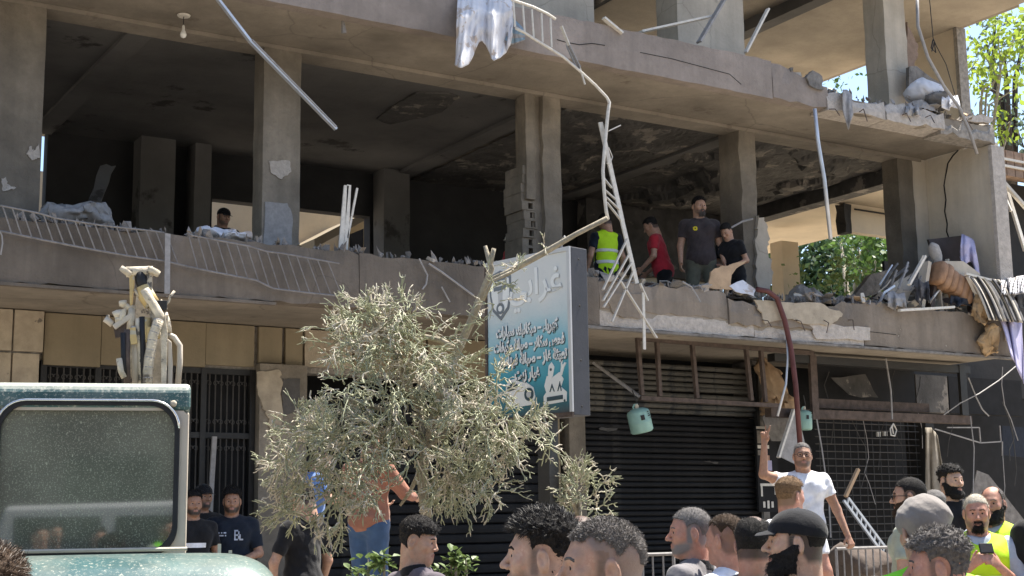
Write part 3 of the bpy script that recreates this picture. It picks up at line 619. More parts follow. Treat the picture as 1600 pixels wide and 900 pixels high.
    if logo:
        for (lx, lz, wd, ht, m) in logo:   # flat print lying on the chest
            vs = []; nn = 7
            for iz in range(nn):
                for ix in range(nn):
                    x = lx+wd*(ix/(nn-1)-.5); z = lz+ht*(iz/(nn-1)-.5); i = np.searchsorted(xs, x); kz = np.searchsorted(zs, z)
                    col = T[i, :, kz]-.011; j = len(ys)-1
                    while j > 1 and col[j] > 0: j -= 1
                    f0, f1 = col[j], col[min(j+1, len(ys)-1)]; y = ys[j]+(ys[min(j+1, len(ys)-1)]-ys[j])*(f0/(f0-f1) if f0 != f1 else 0); vs.append((x, y+.0065, z))
            fs = [(iz*nn+ix, iz*nn+ix+1, (iz+1)*nn+ix+1, (iz+1)*nn+ix) for iz in range(nn-1) for ix in range(nn-1)]
            if m[0] == '@': fs = [f for f in fs if .22 < math.hypot((vs[f[0]][0]+vs[f[2]][0])/2-lx, (vs[f[0]][2]+vs[f[2]][2])/2-lz)/wd < .52]; m = m[1:]
            elif m[0] == '#':    # block letters: rows of '1'
                rows = m[1:].split('|')[1:]; mname = m[1:].split('|')[0]; vs2 = []; f2 = []; R_, C_ = len(rows), len(rows[0])
                def yat(x, z):
                    i = np.searchsorted(xs, x); kz = np.searchsorted(zs, z); col = T[i, :, kz]-.011; j = len(ys)-1
                    while j > 1 and col[j] > 0: j -= 1
                    f0, f1 = col[j], col[min(j+1, len(ys)-1)]; return ys[j]+(ys[min(j+1, len(ys)-1)]-ys[j])*(f0/(f0-f1) if f0 != f1 else 0)+.0065
                for ri, row in enumerate(rows):
                    for ci, ch in enumerate(row):
                        if ch == '1':
                            b = len(vs2)
                            for (ux, uz) in ((0, 0), (1, 0), (1, 1), (0, 1)):
                                x = lx-wd*((ci+ux)/C_-.5); z = lz-ht*((ri+uz)/R_-.5); vs2.append((x, yat(x, z), z))
                            f2.append((b, b+1, b+2, b+3))
                vs, fs, m = vs2, f2, mname
            mb = MB(); mb.add(vs, fs); mb.build('chest_print', m, root, fixn=False)
    if strands == 0 and res < .0085 and hair != 'bald' and not cap: strands = 2600
    if cap: strands = 0
    def add_strands(ob, n, ln, comb, wd, mname, name, nw, lockw, topped, zmin):
        me = ob.data; co = np.zeros(len(me.vertices)*3); me.vertices.foreach_get('co', co); co = co.reshape(-1, 3); no = np.zeros(len(me.vertices)*3); me.vertices.foreach_get('normal', no); no = no.reshape(-1, 3)
        hc = (co-H)@Rh; hno = no@Rh; ok = np.where(hc[:, 2] > zmin)[0]
        if not len(ok): return
        pick = rg.choice(ok, n); base = hc[pick]+rg.normal(0, .002, (n, 3)); nn_ = hno[pick]
        tw = np.clip((base[:, 2]-.02)/.06, .18, 1)[:, None] if topped else np.ones((n, 1))
        lock = np.stack([np.sin(base[:, 0]*170+base[:, 2]*90), np.sin(base[:, 1]*150+base[:, 0]*110+1), np.sin(base[:, 2]*160+base[:, 1]*80+2)], 1)
        d = nn_*nw+np.array(comb)[None]*tw+rg.normal(0, .2, (n, 3))+lock*lockw; d /= np.linalg.norm(d, axis=1)[:, None]
        L = ln*tw*rg.uniform(.5, 1.2, (n, 1)); sdv = np.cross(d, rg.normal(0, 1, (n, 3))); sdv /= np.linalg.norm(sdv, axis=1)[:, None]
        mid = base+d*L*.55+nn_*L*.12; tip = base+d*L*.95+np.array((0, .0, -.22))*L+rg.normal(0, .12, (n, 3))*L
        Vv = np.stack([base-nn_*.003-sdv*wd, base-nn_*.003+sdv*wd, mid+sdv*wd*.9, mid-sdv*wd*.9, tip+sdv*wd*.2, tip-sdv*wd*.2], 1).reshape(-1, 3)@Rh.T+H
        b = np.arange(n)[:, None]*6; Qd = np.concatenate([b+np.array([[0, 1, 2, 3]]), b+np.array([[3, 2, 4, 5]])])
        link(name, np_mesh(name, Vv, Qd, [mname.replace('hair_', 'strand_')], smooth=False), ob, kind='stuff')
    sw = max(1, res/.0048)
    if strands and hair_o is not None:
        add_strands(hair_o, strands, {'buzz': .0085, 'fade': .009, 'short': .014, 'receding': .010, 'curly': .020, 'long_top': .026, 'fringe': .026}.get(hair, .014), {'long_top': (.25, .55, .35), 'fringe': (.3, .8, 0), 'curly': (0, 0, .2), 'short': (.1, .5, .1)}.get(hair, (.05, .55, .15)),
                    (.00062 if hair != 'buzz' else .00045)*sw, hairm, 'hair_strands', .7 if hair == 'buzz' else .4, .55 if hair == 'curly' else .38 if hair == 'long_top' else .15, hair in ('long_top', 'fringe', 'short', 'curly', 'fade'), -.12)
    if beard_o is not None and res < .008: add_strands(beard_o, 2200, .013, (0, .25, -.75), .0006*sw, beardm, 'beard_strands', .45, .25, False, -.16)
    Hs = Vector((math.cos(A)*H[0]+math.sin(A)*H[1], -math.sin(A)*H[0]+math.cos(A)*H[1], 0))*s
    root.location = (top.x-Hs.x, top.y-Hs.y, ground); root.scale = (s, s, s); root.rotation_euler = (0, 0, -A)
    return root, s, AR
# ------------------------------------------------------------------ ground and setting
def structure(mb, name, m, **k): return mb.build(name, m, kind='structure', **k)
YO, YC, YG, YB = 12.5, 13.7, 14.25, 18.3          # balcony edge, column line, shop fronts, back wall
Z1, Z2, Z3 = 3.88, 6.91, 9.94                     # undersides of the three slabs
T1, T2, T3 = Z1+.2, Z2+.18, Z3+.2
structure(MB().box((-400, -400, -.2), (400, 400, 0)), 'street', 'asphalt')
structure(MB().box((-40, 5.9, .0), (60, 8.6, .14)), 'pavement', 'paving', bevel=.015)
structure(MB().box((-40, 8.6, .0), (18.9, 26, .35)), 'raised_pavement', 'paving', bevel=.015)
structure(MB().box((18.92, 8.6, .0), (90, 120, .2)), 'yard', 'yard_earth')
structure(MB().box((-40, 5.74, .0), (60, 5.896, .13)), 'kerb', 'stone', bevel=.02)

# ------------------------------------------------------------------ the damaged building
BLD = thing('apartment_building', 'blast damaged concrete apartment building with open floors above shuttered shops', 'building')
def slab(poly, z0, z1, name='floor_slab', m='soffit', seed=0):
    mb = MB(); mb.prism(poly, 2, z0, z1); return mb.build(name, m, BLD)
slab([(-5, YO), (15.85, YO), (15.85, 18.6), (-5, 18.6)], Z1, T1)
s2 = slab([(-5, YO), (15.72, YO), (15.72, 15.3), (18.6, 15.3), (18.6, 21), (13.2, 21), (13.2, 18.6), (-5, 18.6)], Z2, T2)
slab([(-5, YO), (15.9, YO), (18.6, 14.07), (18.6, 21), (13.2, 21), (13.2, 18.6), (-5, 18.6)], Z3, T3)
# the storey above the picture, as solid as it needs to be to throw its shade
MB().box((-5, YO+.02, T3), (14.2, YO+.16, T3+.9)).build('parapet', 'parapet_upper', BLD)
MB().box((-5, 13.7, T3), (15.3, 18.6, 13.2)).build('upper_storey', 'grey_wall', BLD)
slab([(-5, YO), (15.9, YO), (15.9, 18.6), (-5, 18.6)], 13.2, 13.4, 'roof_slab')

def worn_wall(x0, x1, y0, y1, z0, z1, name, m, amp=.022, seed=0, size=.16, topf=None, parent=BLD):
    """a wall or upstand with a broken top edge"""
    n = max(2, int((x1-x0)/.12)); mb = MB(); r = random.Random(seed)
    zt = [z1+(topf((x0+(x1-x0)*i/n)) if topf else 0)+r.uniform(-1, .4)*amp for i in range(n+1)]
    vs = []; fs = []
    zm = [z0+(zt_-z0)*.5 for zt_ in zt]
    for i in range(n+1):
        x = x0+(x1-x0)*i/n
        for (y, z) in ((y0, z0+r.uniform(-.2, .9)*amp*.8), (y0, zm[i]), (y0+r.uniform(0, .7)*amp, zt[i]), (y1, zt[i]+r.uniform(-1, 1)*amp), (y1, z0)): vs.append((x, y, z))
    for i in range(n):
        for k in range(5): a = i*5+k; b = i*5+(k+1) % 5; fs.append((a, b, b+5, a+5))
    fs.append((0, 1, 2, 3, 4)); fs.append(tuple(n*5+k for k in range(5))[::-1])
    mb.add(vs, fs); return mb.build(name, m, parent)
def dent(*ps):
    """top-edge profile: (x, dz) pairs"""
    xs_, zs_ = zip(*ps); return lambda x: float(np.interp(x, xs_, zs_))
XP = lambda px, py=460, Y=YO: at(px, py, Y=Y).x
worn_wall(-5, XP(560), YO-.012, YO+.14, Z1-.02, 4.435, 'parapet', 'parapet', .03, 1)
worn_wall(XP(561), XP(935), YO-.014, YO+.14, Z1-.02, 4.42, 'parapet', 'parapet', .02, 2)
worn_wall(XP(936), XP(1135), YO-.01, YO+.13, Z1+.17, 4.40, 'parapet', 'parapet_tan', .04, 3)
worn_wall(XP(1136), XP(1345), YO-.03, YO+.14, Z1+.12, 4.36, 'parapet', 'parapet_tan', .07, 4, topf=dent((XP(1136), 0), (XP(1200), -.08), (XP(1260), .02), (XP(1345), .03)))
worn_wall(XP(1346), 15.85, YO-.012, YO+.14, Z1-.02, 4.43, 'parapet', 'parapet_tan', .03, 5)
# pale plaster left under the upstand where the face has come off
def patch(px, Y, name, m, th=.02, parent=BLD, amp=.0, n=5, seed=0):
    """an irregular patch lying on the wall plane Y: pixel outline, given real thickness"""
    r = random.Random(seed); P = []
    for i in range(len(px)):
        a, b = px[i], px[(i+1) % len(px)]
        for k in range(n):
            t = k/n; P.append((a[0]+(b[0]-a[0])*t+r.uniform(-1, 1)*amp, a[1]+(b[1]-a[1])*t+r.uniform(-1, 1)*amp))
    q = [at(x, y, Y=Y) for x, y in P]
    mb = MB(); mb.prism([(p.x, p.z) for p in q], 1, Y, Y+th); return mb.build(name, m, parent)
worn_wall(XP(905), XP(1175), YO-.006, YO+.13, Z1-.02, Z1+.175, 'plaster_edge', 'plaster', .03, 6)
worn_wall(XP(1176), XP(1345), YO-.008, YO+.13, Z1-.02, Z1+.14, 'plaster_edge', 'plaster', .03, 7)
patch([(1265, 505), (1358, 512), (1360, 533), (1275, 528)], YO-.034, 'plaster_patch', 'plaster', .02, amp=2, seed=3)
patch([(1180, 470), (1282, 474), (1318, 490), (1300, 508), (1252, 505), (1240, 498), (1196, 505)], YO-.052, 'plaster_patch', 'stone', .02, amp=2, seed=4)
patch([(945, 455), (1005, 460), (1000, 500), (960, 492)], YO-.022, 'plaster_patch', 'parapet_tan', .012, amp=2, seed=5)
# upper balcony upstand, broken away to the right
worn_wall(-5, XP(1205, 120), YO-.012, YO+.14, Z2-.02, 7.39, 'parapet', 'parapet_upper', .012, 11)
worn_wall(XP(1206, 120), XP(1292, 140), YO-.014, YO+.14, Z2-.02, 7.38, 'parapet', 'parapet_upper', .05, 12, topf=dent((XP(1206, 120), 0), (XP(1250, 120), -.06), (XP(1292, 140), -.2)))
worn_wall(XP(1290, 150), XP(1380, 170), YO-.03, YO+.3, Z2-.03, 7.14, 'slab_edge', 'plaster', .07, 13)
worn_wall(XP(1381, 170), XP(1470, 170), YO-.05, YO+.3, Z2-.03, 7.15, 'slab_edge', 'plaster', .09, 14)
worn_wall(XP(1466, 170), 15.74, YO-.02, YO+.3, Z2-.06, 7.10, 'slab_edge', 'raw', .10, 15)
worn_wall(XP(1330, 0, Y=YO), 15.9, YO-.01, YO+.2, Z3-.02, T3+.05, 'slab_edge', 'plaster', .03, 16)
def crack(px, Y, r=.006):
    MB().tube([at(x, y, Y=Y) for x, y in px], r, 4).build('crack', 'black_inside', BLD)
crack([(870, 62), (884, 66), (905, 70), (925, 68), (945, 71)], YO-.012); crack([(1000, 82), (1050, 92), (1110, 108), (1140, 116), (1158, 132)], YO-.012, .005)
crack([(1320, 515), (1345, 517), (1375, 520), (1400, 523)], YO-.012, .005); crack([(1300, 400), (1480, 402)], 40, .0001) if False else None
# cornice line under the slab over the shops
MB().box((-5, YO-.03, Z1-.05), (XP(430), YO+.03, Z1-.021)).build('drip_edge', 'parapet', BLD)
MB().box((XP(915), YO-.035, Z1-.05), (15.85, YO+.05, Z1-.021)).build('drip_edge', 'rubble_dark', BLD)

def column(p0, p1, py, z0, z1, y0, y1, m='column', amp=.012, size=.14, seed=0, name='column'):
    x0, x1 = at(p0, py, Y=y0).x, at(p1, py, Y=y0).x
    o = MB().box((x0, y0, z0), (x1, y1, z1)).build(name, m, BLD); rough_mesh(o, size, amp, seed, scale=3.5); return x0, x1
column(-60, 66, 200, T1, Z2+.01, YC, YC+.5, amp=.006)
c1 = column(411, 469, 230, T1, Z2+.01, YC, YC+.28, amp=.006, seed=2)
c2 = column(849, 877, 250, T1, Z2+.01, YC, YC+.36, amp=.022, seed=3)
c3 = column(1157, 1182, 280, T1, Z2+.01, YC, YC+.42, amp=.028, seed=4)
c4 = column(1405, 1428, 300, T1, Z2+.01, YC, YC+.30, 'column', amp=.014, seed=5)
MB().box((at(830, 250, Y=YC+.07).x, YC+.07, T1), (at(853, 250, Y=YC+.07).x, YC+.42, Z2-.01)).build('column_core', 'column', BLD)
column(822, 836, 250, 5.55, Z2, YC+.02, YC+.2, 'column', .01, .14, 6, 'broken_column_face')
# hollow blocks showing in the torn wall beside the second column
bx0 = at(813, 300, Y=YC+.1).x; bx1 = at(833, 300, Y=YC+.1).x
for i in range(17):
    z = T1+.02+i*.11; bw = (bx1-bx0); b = MB(); x0 = bx0+random.uniform(-.02, .02); y0 = YC+.06+random.uniform(-.02, .02); t = .03
    for (a, c, d, e) in ((0, 0, bw, .018), (0, .09, bw, .107)): b.box((x0+a, y0, z+c), (x0+d, y0+.4, z+e))
    for xx, tt in ((x0, .09), (x0+bw-t, t)): b.box((xx, y0+.001, z+.0185), (xx+tt, y0+.4, z+.0895))
    b.build('hollow_block', 'column', BLD)
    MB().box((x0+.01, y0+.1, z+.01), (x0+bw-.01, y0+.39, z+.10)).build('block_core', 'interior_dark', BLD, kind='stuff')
# broken plaster hanging on the third column
patch([(1186, 337), (1196, 345), (1203, 372), (1200, 388), (1207, 420), (1205, 455), (1184, 455), (1181, 400), (1183, 360)], YC-.05, 'plaster_patch', 'grey_wall', .06, amp=2.5, seed=9)
patch([(420, 252), (452, 250), (455, 268), (440, 280), (424, 270)], YC-.012, 'plaster_patch', 'plaster', .02, amp=1, seed=10)
patch([(414, 315), (450, 318), (458, 340), (456, 384), (412, 384)], YC-.010, 'plaster_patch', 'grey_paint', .02, amp=1, seed=11)
for q, sd in (([(42, 240), (48, 228), (53, 236), (62, 225), (62, 246), (50, 250)], 1), ([(2, 280), (9, 277), (12, 288), (26, 294), (4, 298)], 2)): patch(q, YC-.012, 'plaster_patch', 'plaster', .02, amp=1.2, seed=sd)
# ceiling line over the columns, beams running into the building
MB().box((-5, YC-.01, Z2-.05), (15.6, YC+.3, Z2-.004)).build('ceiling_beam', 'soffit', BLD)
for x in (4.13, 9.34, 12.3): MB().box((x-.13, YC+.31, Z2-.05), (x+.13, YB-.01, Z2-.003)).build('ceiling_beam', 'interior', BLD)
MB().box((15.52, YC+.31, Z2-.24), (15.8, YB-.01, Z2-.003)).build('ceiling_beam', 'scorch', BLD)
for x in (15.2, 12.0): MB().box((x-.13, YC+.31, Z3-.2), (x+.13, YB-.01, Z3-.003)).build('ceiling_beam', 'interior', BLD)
# ceilings: soot black inside, pale at the right end; flaked in the fourth bay
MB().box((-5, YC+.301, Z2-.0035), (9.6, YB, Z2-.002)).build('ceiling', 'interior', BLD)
from mathutils import noise as MN
def sag(x0, x1, y0, y1, zt, depth, nx, ny, seed, m, name='flaked_ceiling'):
    def P(u, v):
        p = Vector((x0+(x1-x0)*u, y0+(y1-y0)*v, 0)); k = MN.noise(p*.75+Vector((seed, 0, 0)))+.5*MN.noise(p*2.1+Vector((seed, 3, 0))); step = round(k*4)/4; k = .6*step+.4*k
        e = min(1, 6*u, 6*(1-u), 5*v+.15, 6*(1-v)); return Vector((p.x+.05*MN.noise(p*5), p.y+.05*MN.noise(p*5+Vector((2, 0, 0))), zt-.02-max(0, k)*depth*e-.02*abs(MN.noise(p*7))))
    return MB().sheet(P, nx, ny).build(name, m, BLD, fixn=False)
sag(9.61, 12.1, YC+.31, YB, Z2, .16, 50, 60, 1, 'scorch'); sag(12.2, 15.5, YC+.31, YB, Z2, .42, 64, 70, 2.3, 'scorch')
MB().box((15.82, 15.31, Z2-.0035), (18.58, 20.9, Z2-.002)).build('ceiling', 'cream', BLD)
MB().box((12.61, YC+.1, Z3-.0035), (18.5, 20.9, Z3-.002)).build('ceiling', 'ceiling_beige', BLD)
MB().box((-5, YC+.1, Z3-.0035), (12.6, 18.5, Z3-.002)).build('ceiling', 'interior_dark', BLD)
sag(9.7, 12.5, YC+.5, YB-.3, Z3, .5, 40, 50, 5.1, 'scorch')
o = MB(); 
hole = [at(x, y, Z=Z2) for x, y in ((588, 184), (612, 165), (650, 142), (700, 143), (718, 150), (690, 172), (640, 186), (610, 190))]
o.prism([(p.x, p.y) for p in hole], 2, Z2-.03, Z2-.006); rough_mesh(o.build('fallen_plaster_hole', 'scorch', BLD), .12, .02, 8, scale=4)
# back wall with its openings
def wall_holes(x0, x1, z0, z1, y, th, holes, name, m, seed=0):
    """plane wall with rectangular openings, laid from abutting boxes"""
    xs_ = sorted({x0, x1, *[h[0] for h in holes], *[h[1] for h in holes]})
    mb = MB()
    for a, b in zip(xs_, xs_[1:]):
        hs_ = sorted([h for h in holes if h[0] <= a and h[1] >= b], key=lambda h: h[2]); z = z0
        for h in hs_:
            if h[2] > z: mb.box((a, y, z), (b, y+th, h[2]))
            z = h[3]
        if z < z1: mb.box((a, y, z), (b, y+th, z1))
    return mb.build(name, m, BLD)
wx = lambda px, py=330: at(px, py, Y=YB).x
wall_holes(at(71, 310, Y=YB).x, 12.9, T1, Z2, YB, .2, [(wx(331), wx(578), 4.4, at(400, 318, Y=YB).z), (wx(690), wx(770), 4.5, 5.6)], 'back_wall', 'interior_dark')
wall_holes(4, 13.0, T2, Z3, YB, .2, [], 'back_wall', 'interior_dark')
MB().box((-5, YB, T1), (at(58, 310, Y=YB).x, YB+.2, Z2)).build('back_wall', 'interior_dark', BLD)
MB().box((-5, YC, T1), (-4.6, YC+.4, Z2-.01)).build('column', 'column', BLD)
MB().box((-.9, YC, T1), (-.4, YC+.4, Z2-.01)).build('column', 'column', BLD)
for p0, p1 in ((220, 274), (305, 330), (600, 640)):
    column(p0, p1, 260, T1, Z2, YB-.4, YB-.05, 'interior', .008, .3, p0)
MB().box((12.91, YB-.2, T1), (15.5, YB, 5.75)).build('low_back_wall', 'cream', BLD)
o = MB().box((12.6, YB-.32, 5.7), (15.5, YB-.05, Z2-.01)).build('scorched_wall', 'scorch', BLD); rough_mesh(o, .25, .05, 9)
MB().box((wx(1210, 400), YB-.2, T1), (wx(1236, 400), YB+.1, Z2-.3)).build('pier', 'cream', BLD)
# lintel hanging over the opening at the right
o = MB().box((at(1322, 320, Y=16.3).x, 16.3, at(1330, 362, Y=16.3).z), (18.5, 16.45, Z2-.01)).build('lintel', 'cream', BLD)
o = MB().box((at(1318, 320, Y=16.3).x-.02, 16.26, at(1330, 362, Y=16.3).z-.03), (at(1318, 320, Y=16.3).x+.13, 16.48, Z2-.02)).build('lintel_end_shade', 'interior_dark', BLD); rough_mesh(o, .08, .035, 5)  # shade on the lintel's concrete end, put in as a dark ragged piece
MB().tube([(at(1335, 300, Y=16.2).x, 16.22, Z2-.12), (18.0, 16.22, Z2-.13)], .016, 5).build('conduit', 'interior_dark', BLD)
# end wall of the balcony, across the facade
ew = MB().box((15.7, YO+.03, T1), (15.85, YC+.15, Z2-.01)).build('end_wall', 'end_wall', BLD); rough_mesh(ew, .16, .016, 4, scale=3)
MB().box((15.64, YO-.03, T1), (15.9, YO+.028, Z2-.08)).build('end_wall_corner', 'plaster', BLD)
MB().tube([at(x, y, X=15.69) for x, y in ((1497, 235), (1489, 243), (1481, 255), (1478, 272), (1475, 290), (1478, 312), (1476, 330), (1480, 350), (1479, 362), (1484, 376))], .009, 4).build('crack', 'black_inside', BLD)
MB().box((15.42, YC+.01, T1), (15.697, YC+.14, Z2-.01)).build('return_wall', 'end_wall', BLD)
# second storey pieces
a = at(735, 10, Y=YC).x; b = at(928, 10, Y=YC).x
o = MB().box((a, YC, T2), (b, YC+.2, Z3)).build('front_wall', 'grey_wall', BLD)
u1 = column(1060, 1163, 60, T2, Z3, YC, YC+.45, 'grey_wall', .008, .2, 31, 'wall_pier')
u2 = column(1385, 1418, 90, T2, Z3, YC, YC+.4, 'grey_wall', .015, .15, 32)
wl = MB().box((18.45, 15.3, T2), (18.6, 17.3, Z3)).build('side_wall', 'cream', BLD)
MB().box((18.42, 15.22, T2), (18.64, 15.296, Z3)).build('side_wall_end_shade', 'raw', BLD)  # wall's front end face in shade, painted as a darker strip
o = patch([(1418, 35), (1428, 60), (1436, 75), (1430, 100), (1436, 112), (1428, 120), (1417, 118)], YC+.05, 'broken_brickwork', 'brick_tile', .3, amp=2, seed=41)

# ---------------- ground floor
G0 = .35
MB().box((15.9, YG+.55, 3.6), (24, YG+.598, 5.6)).build('side_wall', 'interior_dark', BLD)
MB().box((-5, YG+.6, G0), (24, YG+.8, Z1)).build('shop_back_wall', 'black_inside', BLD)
gx = lambda px, py=560, Y=YG: at(px, py, Y=Y).x
gz = lambda px, py, Y=YG: at(px, py, Y=Y).z
# stone faced pier at the left, slab by slab
zj = gz(30, 553)
for (p0, p1, za, zb) in ((-70, 13, zj+.01, Z1-.01), (14.5, 62, zj+.01, Z1-.01), (-70, 13, gz(30, 640), zj-.01), (14.5, 57, gz(30, 640), zj-.01), (-70, 57, G0, gz(30, 640)-.015)):
    o = MB().box((gx(p0), YG-.16, za), (gx(p1)-.008, YG+.05, zb)).build('stone_slab', 'stone', BLD, bevel=.006)
MB().box((gx(-72), YG-.12, G0), (gx(56), YG+.3, Z1-.02)).build('pier', 'raw', BLD)
MB().box((-5, YG-.1, .35), (gx(-73), YG+.3, Z1-.02)).build('ground_wall', 'stone', BLD)
# beige fascia panels over the gate and the left shutter
pj = [64, 153, 231, 316, 392]
for p0, p1 in zip(pj, pj[1:]): MB().box((gx(p0)+.002, YG-.10-.006*(p0 % 2), gz((p0+p1)/2, 573)), (gx(p1)-.002, YG-.05, Z1-.012)).build('cladding_panel', 'panel', BLD, bevel=.003)
for p0, p1, m in ((398, 436, 'panel'), (440, 468, 'panel'), (470, 545, 'stone'), (547, 660, 'panel'), (662, 770, 'panel'), (772, 850, 'panel')):
    MB().box((gx(p0)+.006, YG-.10, gz((p0+p1)/2, 569+(p0-400)*.1)), (gx(p1)-.006, YG-.05, Z1-.012)).build('cladding_panel', m, BLD, bevel=.004)
MB().box((gx(60), YG-.04, gz(400, 580)), (gx(905), YG+.2, Z1-.01)).build('fascia_backing', 'raw', BLD)
# pier between gate and shutter with peeling plaster
MB().box((gx(397), YG-.18, G0), (gx(470), YG+.25, gz(430, 572))).build('pier', 'column', BLD)
patch([(403, 580), (438, 578), (440, 600), (441, 680), (425, 690), (420, 655), (412, 640), (403, 610)], YG-.20, 'plaster_patch', 'stone', .02, amp=2.5, seed=21)
patch([(441, 592), (468, 592), (468, 640), (441, 650)], YG-.19, 'plaster_patch', 'scorch', .01, amp=1.5, seed=22)
# two pale piers beside the right shutter
MB().box((gx(848, 700), YG-.1, G0), (gx(868, 700), YG+.25, Z1-.02)).build('pier', 'panel', BLD)
MB().box((gx(880, 700), YG-.14, G0), (gx(905, 700), YG+.25, Z1-.02)).build('pier', 'column', BLD)
# dark ceiling and walls of the open shop at the right
MB().box((gx(1182), YG+.1, G0), (gx(1200), YG+.5, Z1-.01)).build('pier', 'rubble_dark', BLD)
MB().box((gx(1440, 700), YG-.1, G0), (gx(1453, 700), YG+.3, 3.2)).build('pier', 'interior_dark', BLD)
MB().box((gx(1270), YG-.02, 3.35), (gx(1425), YG+.1, Z1-.02)).build('shop_fascia', 'black_inside', BLD)
MB().box((gx(1426), YG-.03, 3.25), (gx(1475), YG+.1, Z1-.08)).build('shop_fascia', 'scorch', BLD)
MB().box((gx(1477), YG-.03, 3.25), (gx(1590), YG+.1, Z1-.08)).build('shop_fascia', 'black_inside', BLD)
zb0, zb1 = gz(1400, 658, 13.3), gz(1400, 645, 13.3)
MB().box((gx(1205, 640, 13.3), 13.3, zb0), (15.85, 13.42, zb1)).build('steel_beam', 'rust', BLD)
MB().box((gx(1280, 640, 13.4), 13.43, gz(1360, 640, 13.4)), (gx(1455, 640, 13.4), 13.5, gz(1360, 626, 13.4))).build('steel_beam', 'rust', BLD)
for px in (1273, 1506): MB().box((gx(px-5, 600, 13.25), 13.25, zb1 if px > 1300 else zb0-.02), (gx(px+5, 600, 13.25), 13.298, Z1-.05)).build('steel_post', 'rust' if px < 1300 else 'dark_iron', BLD)
MB().box((gx(1205, 600, 13.35), 13.26, Z1-.16), (15.84, 13.40, Z1-.06)).build('steel_beam', 'dark_iron', BLD)

# ---------------- roller shutters: every slat a part
def shutter(label, p0, p1, py, z0, z1, Y, pitch, m, pale=None, bend=0):
    t = thing('roller_shutter', label, 'shutter', 'roller shutters of the ground floor shops'); t.location = (at(p0, py, Y=Y).x, Y, z0)
    W = at(p1, py, Y=Y).x-at(p0, py, Y=Y).x; n = int((z1-z0)/pitch); r = random.Random(p0); base = {}
    for mm in {m, pale or m}:
        prof = [(0, .004), (-.018, .016), (-.022, pitch*.5), (-.018, pitch-.016), (0, pitch-.004), (.008, pitch*.5)]
        mb = MB(); mb.prism([(a, b) for a, b in prof], 0, 0, W); base[mm] = mb.build('slat', mm, t); base[mm].location = (0, 0, 0); used = None
    first = {k: True for k in base}
    for i in range(n):
        mm = pale if pale and i > n*.80 else m; o = base[mm]
        if not first[mm]: o = o.copy(); COL.objects.link(o); o.parent = t
        first[mm] = False
        o.location = (0, r.uniform(-.004, .004)+(bend*math.sin(i*.9)*.03 if pale and i > n*.75 else 0), i*pitch); o.rotation_euler = (r.uniform(-.05, .05), r.uniform(-.002, .002)+(bend*r.uniform(-.006, .006) if i > n*.75 else 0), 0)
    for x in (-.05, W+.01): MB().box((x, -.05, 0), (x+.04, .03, z1-z0)).build('guide_rail', 'dark_iron', t)
    return t
shutter('black roller shutter behind the dusty tree', 474, 846, 680, G0, 3.15, YG, .115, 'shutter')
shutter('black roller shutter with buckled pale upper slats right of the sign', 908, 1180, 680, G0, 3.78, YG-.02, .072, 'shutter', 'shutter_pale', 1)
for q, sd in (([(723, 664), (765, 668), (764, 676), (735, 673)], 1), ([(935, 668), (966, 669), (960, 674), (938, 673)], 2), ([(1100, 720), (1122, 722), (1120, 726)], 3)): patch(q, YG-.05, 'scuff_mark', 'gate_bar', .006, amp=1, seed=sd)
# open rod grille at the right shop
t = thing('rolling_grille', 'see-through rod grille closing the dark shop on the right', 'grille')
a = at(1275, 750, Y=YG).x; b = at(1438, 750, Y=YG).x; t.location = (a, YG-.02, G0); rod = None
for i in range(27):
    if rod is None: rod = MB().tube([(0, 0, 0), (b-a, 0, 0)], .008, 5).build('rod', 'gate_bar', t); o = rod
    else: o = rod.copy(); COL.objects.link(o); o.parent = t
    o.location = (0, random.uniform(-.004, .004), .1+i*.10); o.rotation_euler = (0, random.uniform(-.006, .006), 0)
link_b = MB()
for i in range(14): x = (b-a)*(i+.5)/14; MB().box((x-.005, -.007, .05), (x+.005, -.001, 2.75)).build('link_bar', 'dark_iron', t)
# iron gate with bars and scrolls
t = thing('iron_gate', 'tall black wrought iron gate with scrolls behind the man in navy', 'gate'); t.location = (gx(62), YG-.06, G0)
W = gx(395)-gx(62); ztop = gz(200, 570)-G0; zmid = gz(345, 681)-G0
MB().box((0, 0, ztop-.06), (W, .05, ztop)).build('top_rail', 'dark_iron', t); MB().box((0, 0, zmid-.03), (W, .05, zmid+.03)).build('middle_rail', 'dark_iron', t); MB().box((0, 0, .0), (W, .05, .08)).build('bottom_rail', 'dark_iron', t)
for x in (0, W*.24, W*.48, W*.735, W-.05): MB().box((x, -.01, .0), (x+.06, .06, ztop)).build('stile', 'dark_iron', t)
nb = 34; bar0 = scr0 = None
for i in range(nb):
    x = W*(i+.5)/nb
    if bar0 is None: bar0 = MB().tube([(0, 0, .08), (0, 0, ztop-.06)], .008, 5).build('bar', 'gate_bar', t); o = bar0
    else: o = bar0.copy(); COL.objects.link(o); o.parent = t
    o.location = (x, .02, 0)
    for z in (zmid+.14, zmid-.14, ztop-.16):
        if i % 2: continue
        if scr0 is None:
            mb = MB()
            for sg in (1, -1): mb.tube([(sg*(.035-.030*u)*math.cos(u*7)+sg*.036, 0, (.035-.030*u)*math.sin(u*7)) for u in np.linspace(0, .8, 12)], .006, 4)
            scr0 = mb.build('scroll', 'gate_bar', t, kind=None); o = scr0
        else: o = scr0.copy(); COL.objects.link(o); o.parent = t
        o.location = (x+W/nb*.5, .02, z)
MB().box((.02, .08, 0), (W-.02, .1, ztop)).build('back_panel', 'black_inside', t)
o = MB().bar(at(335, 682, Y=YG-.12), at(328, 800, Y=YG-.12), .05, .03).build('loose_door_strip', 'grey_paint', label='pale loose strip leaning against the iron gate', cat='strip')

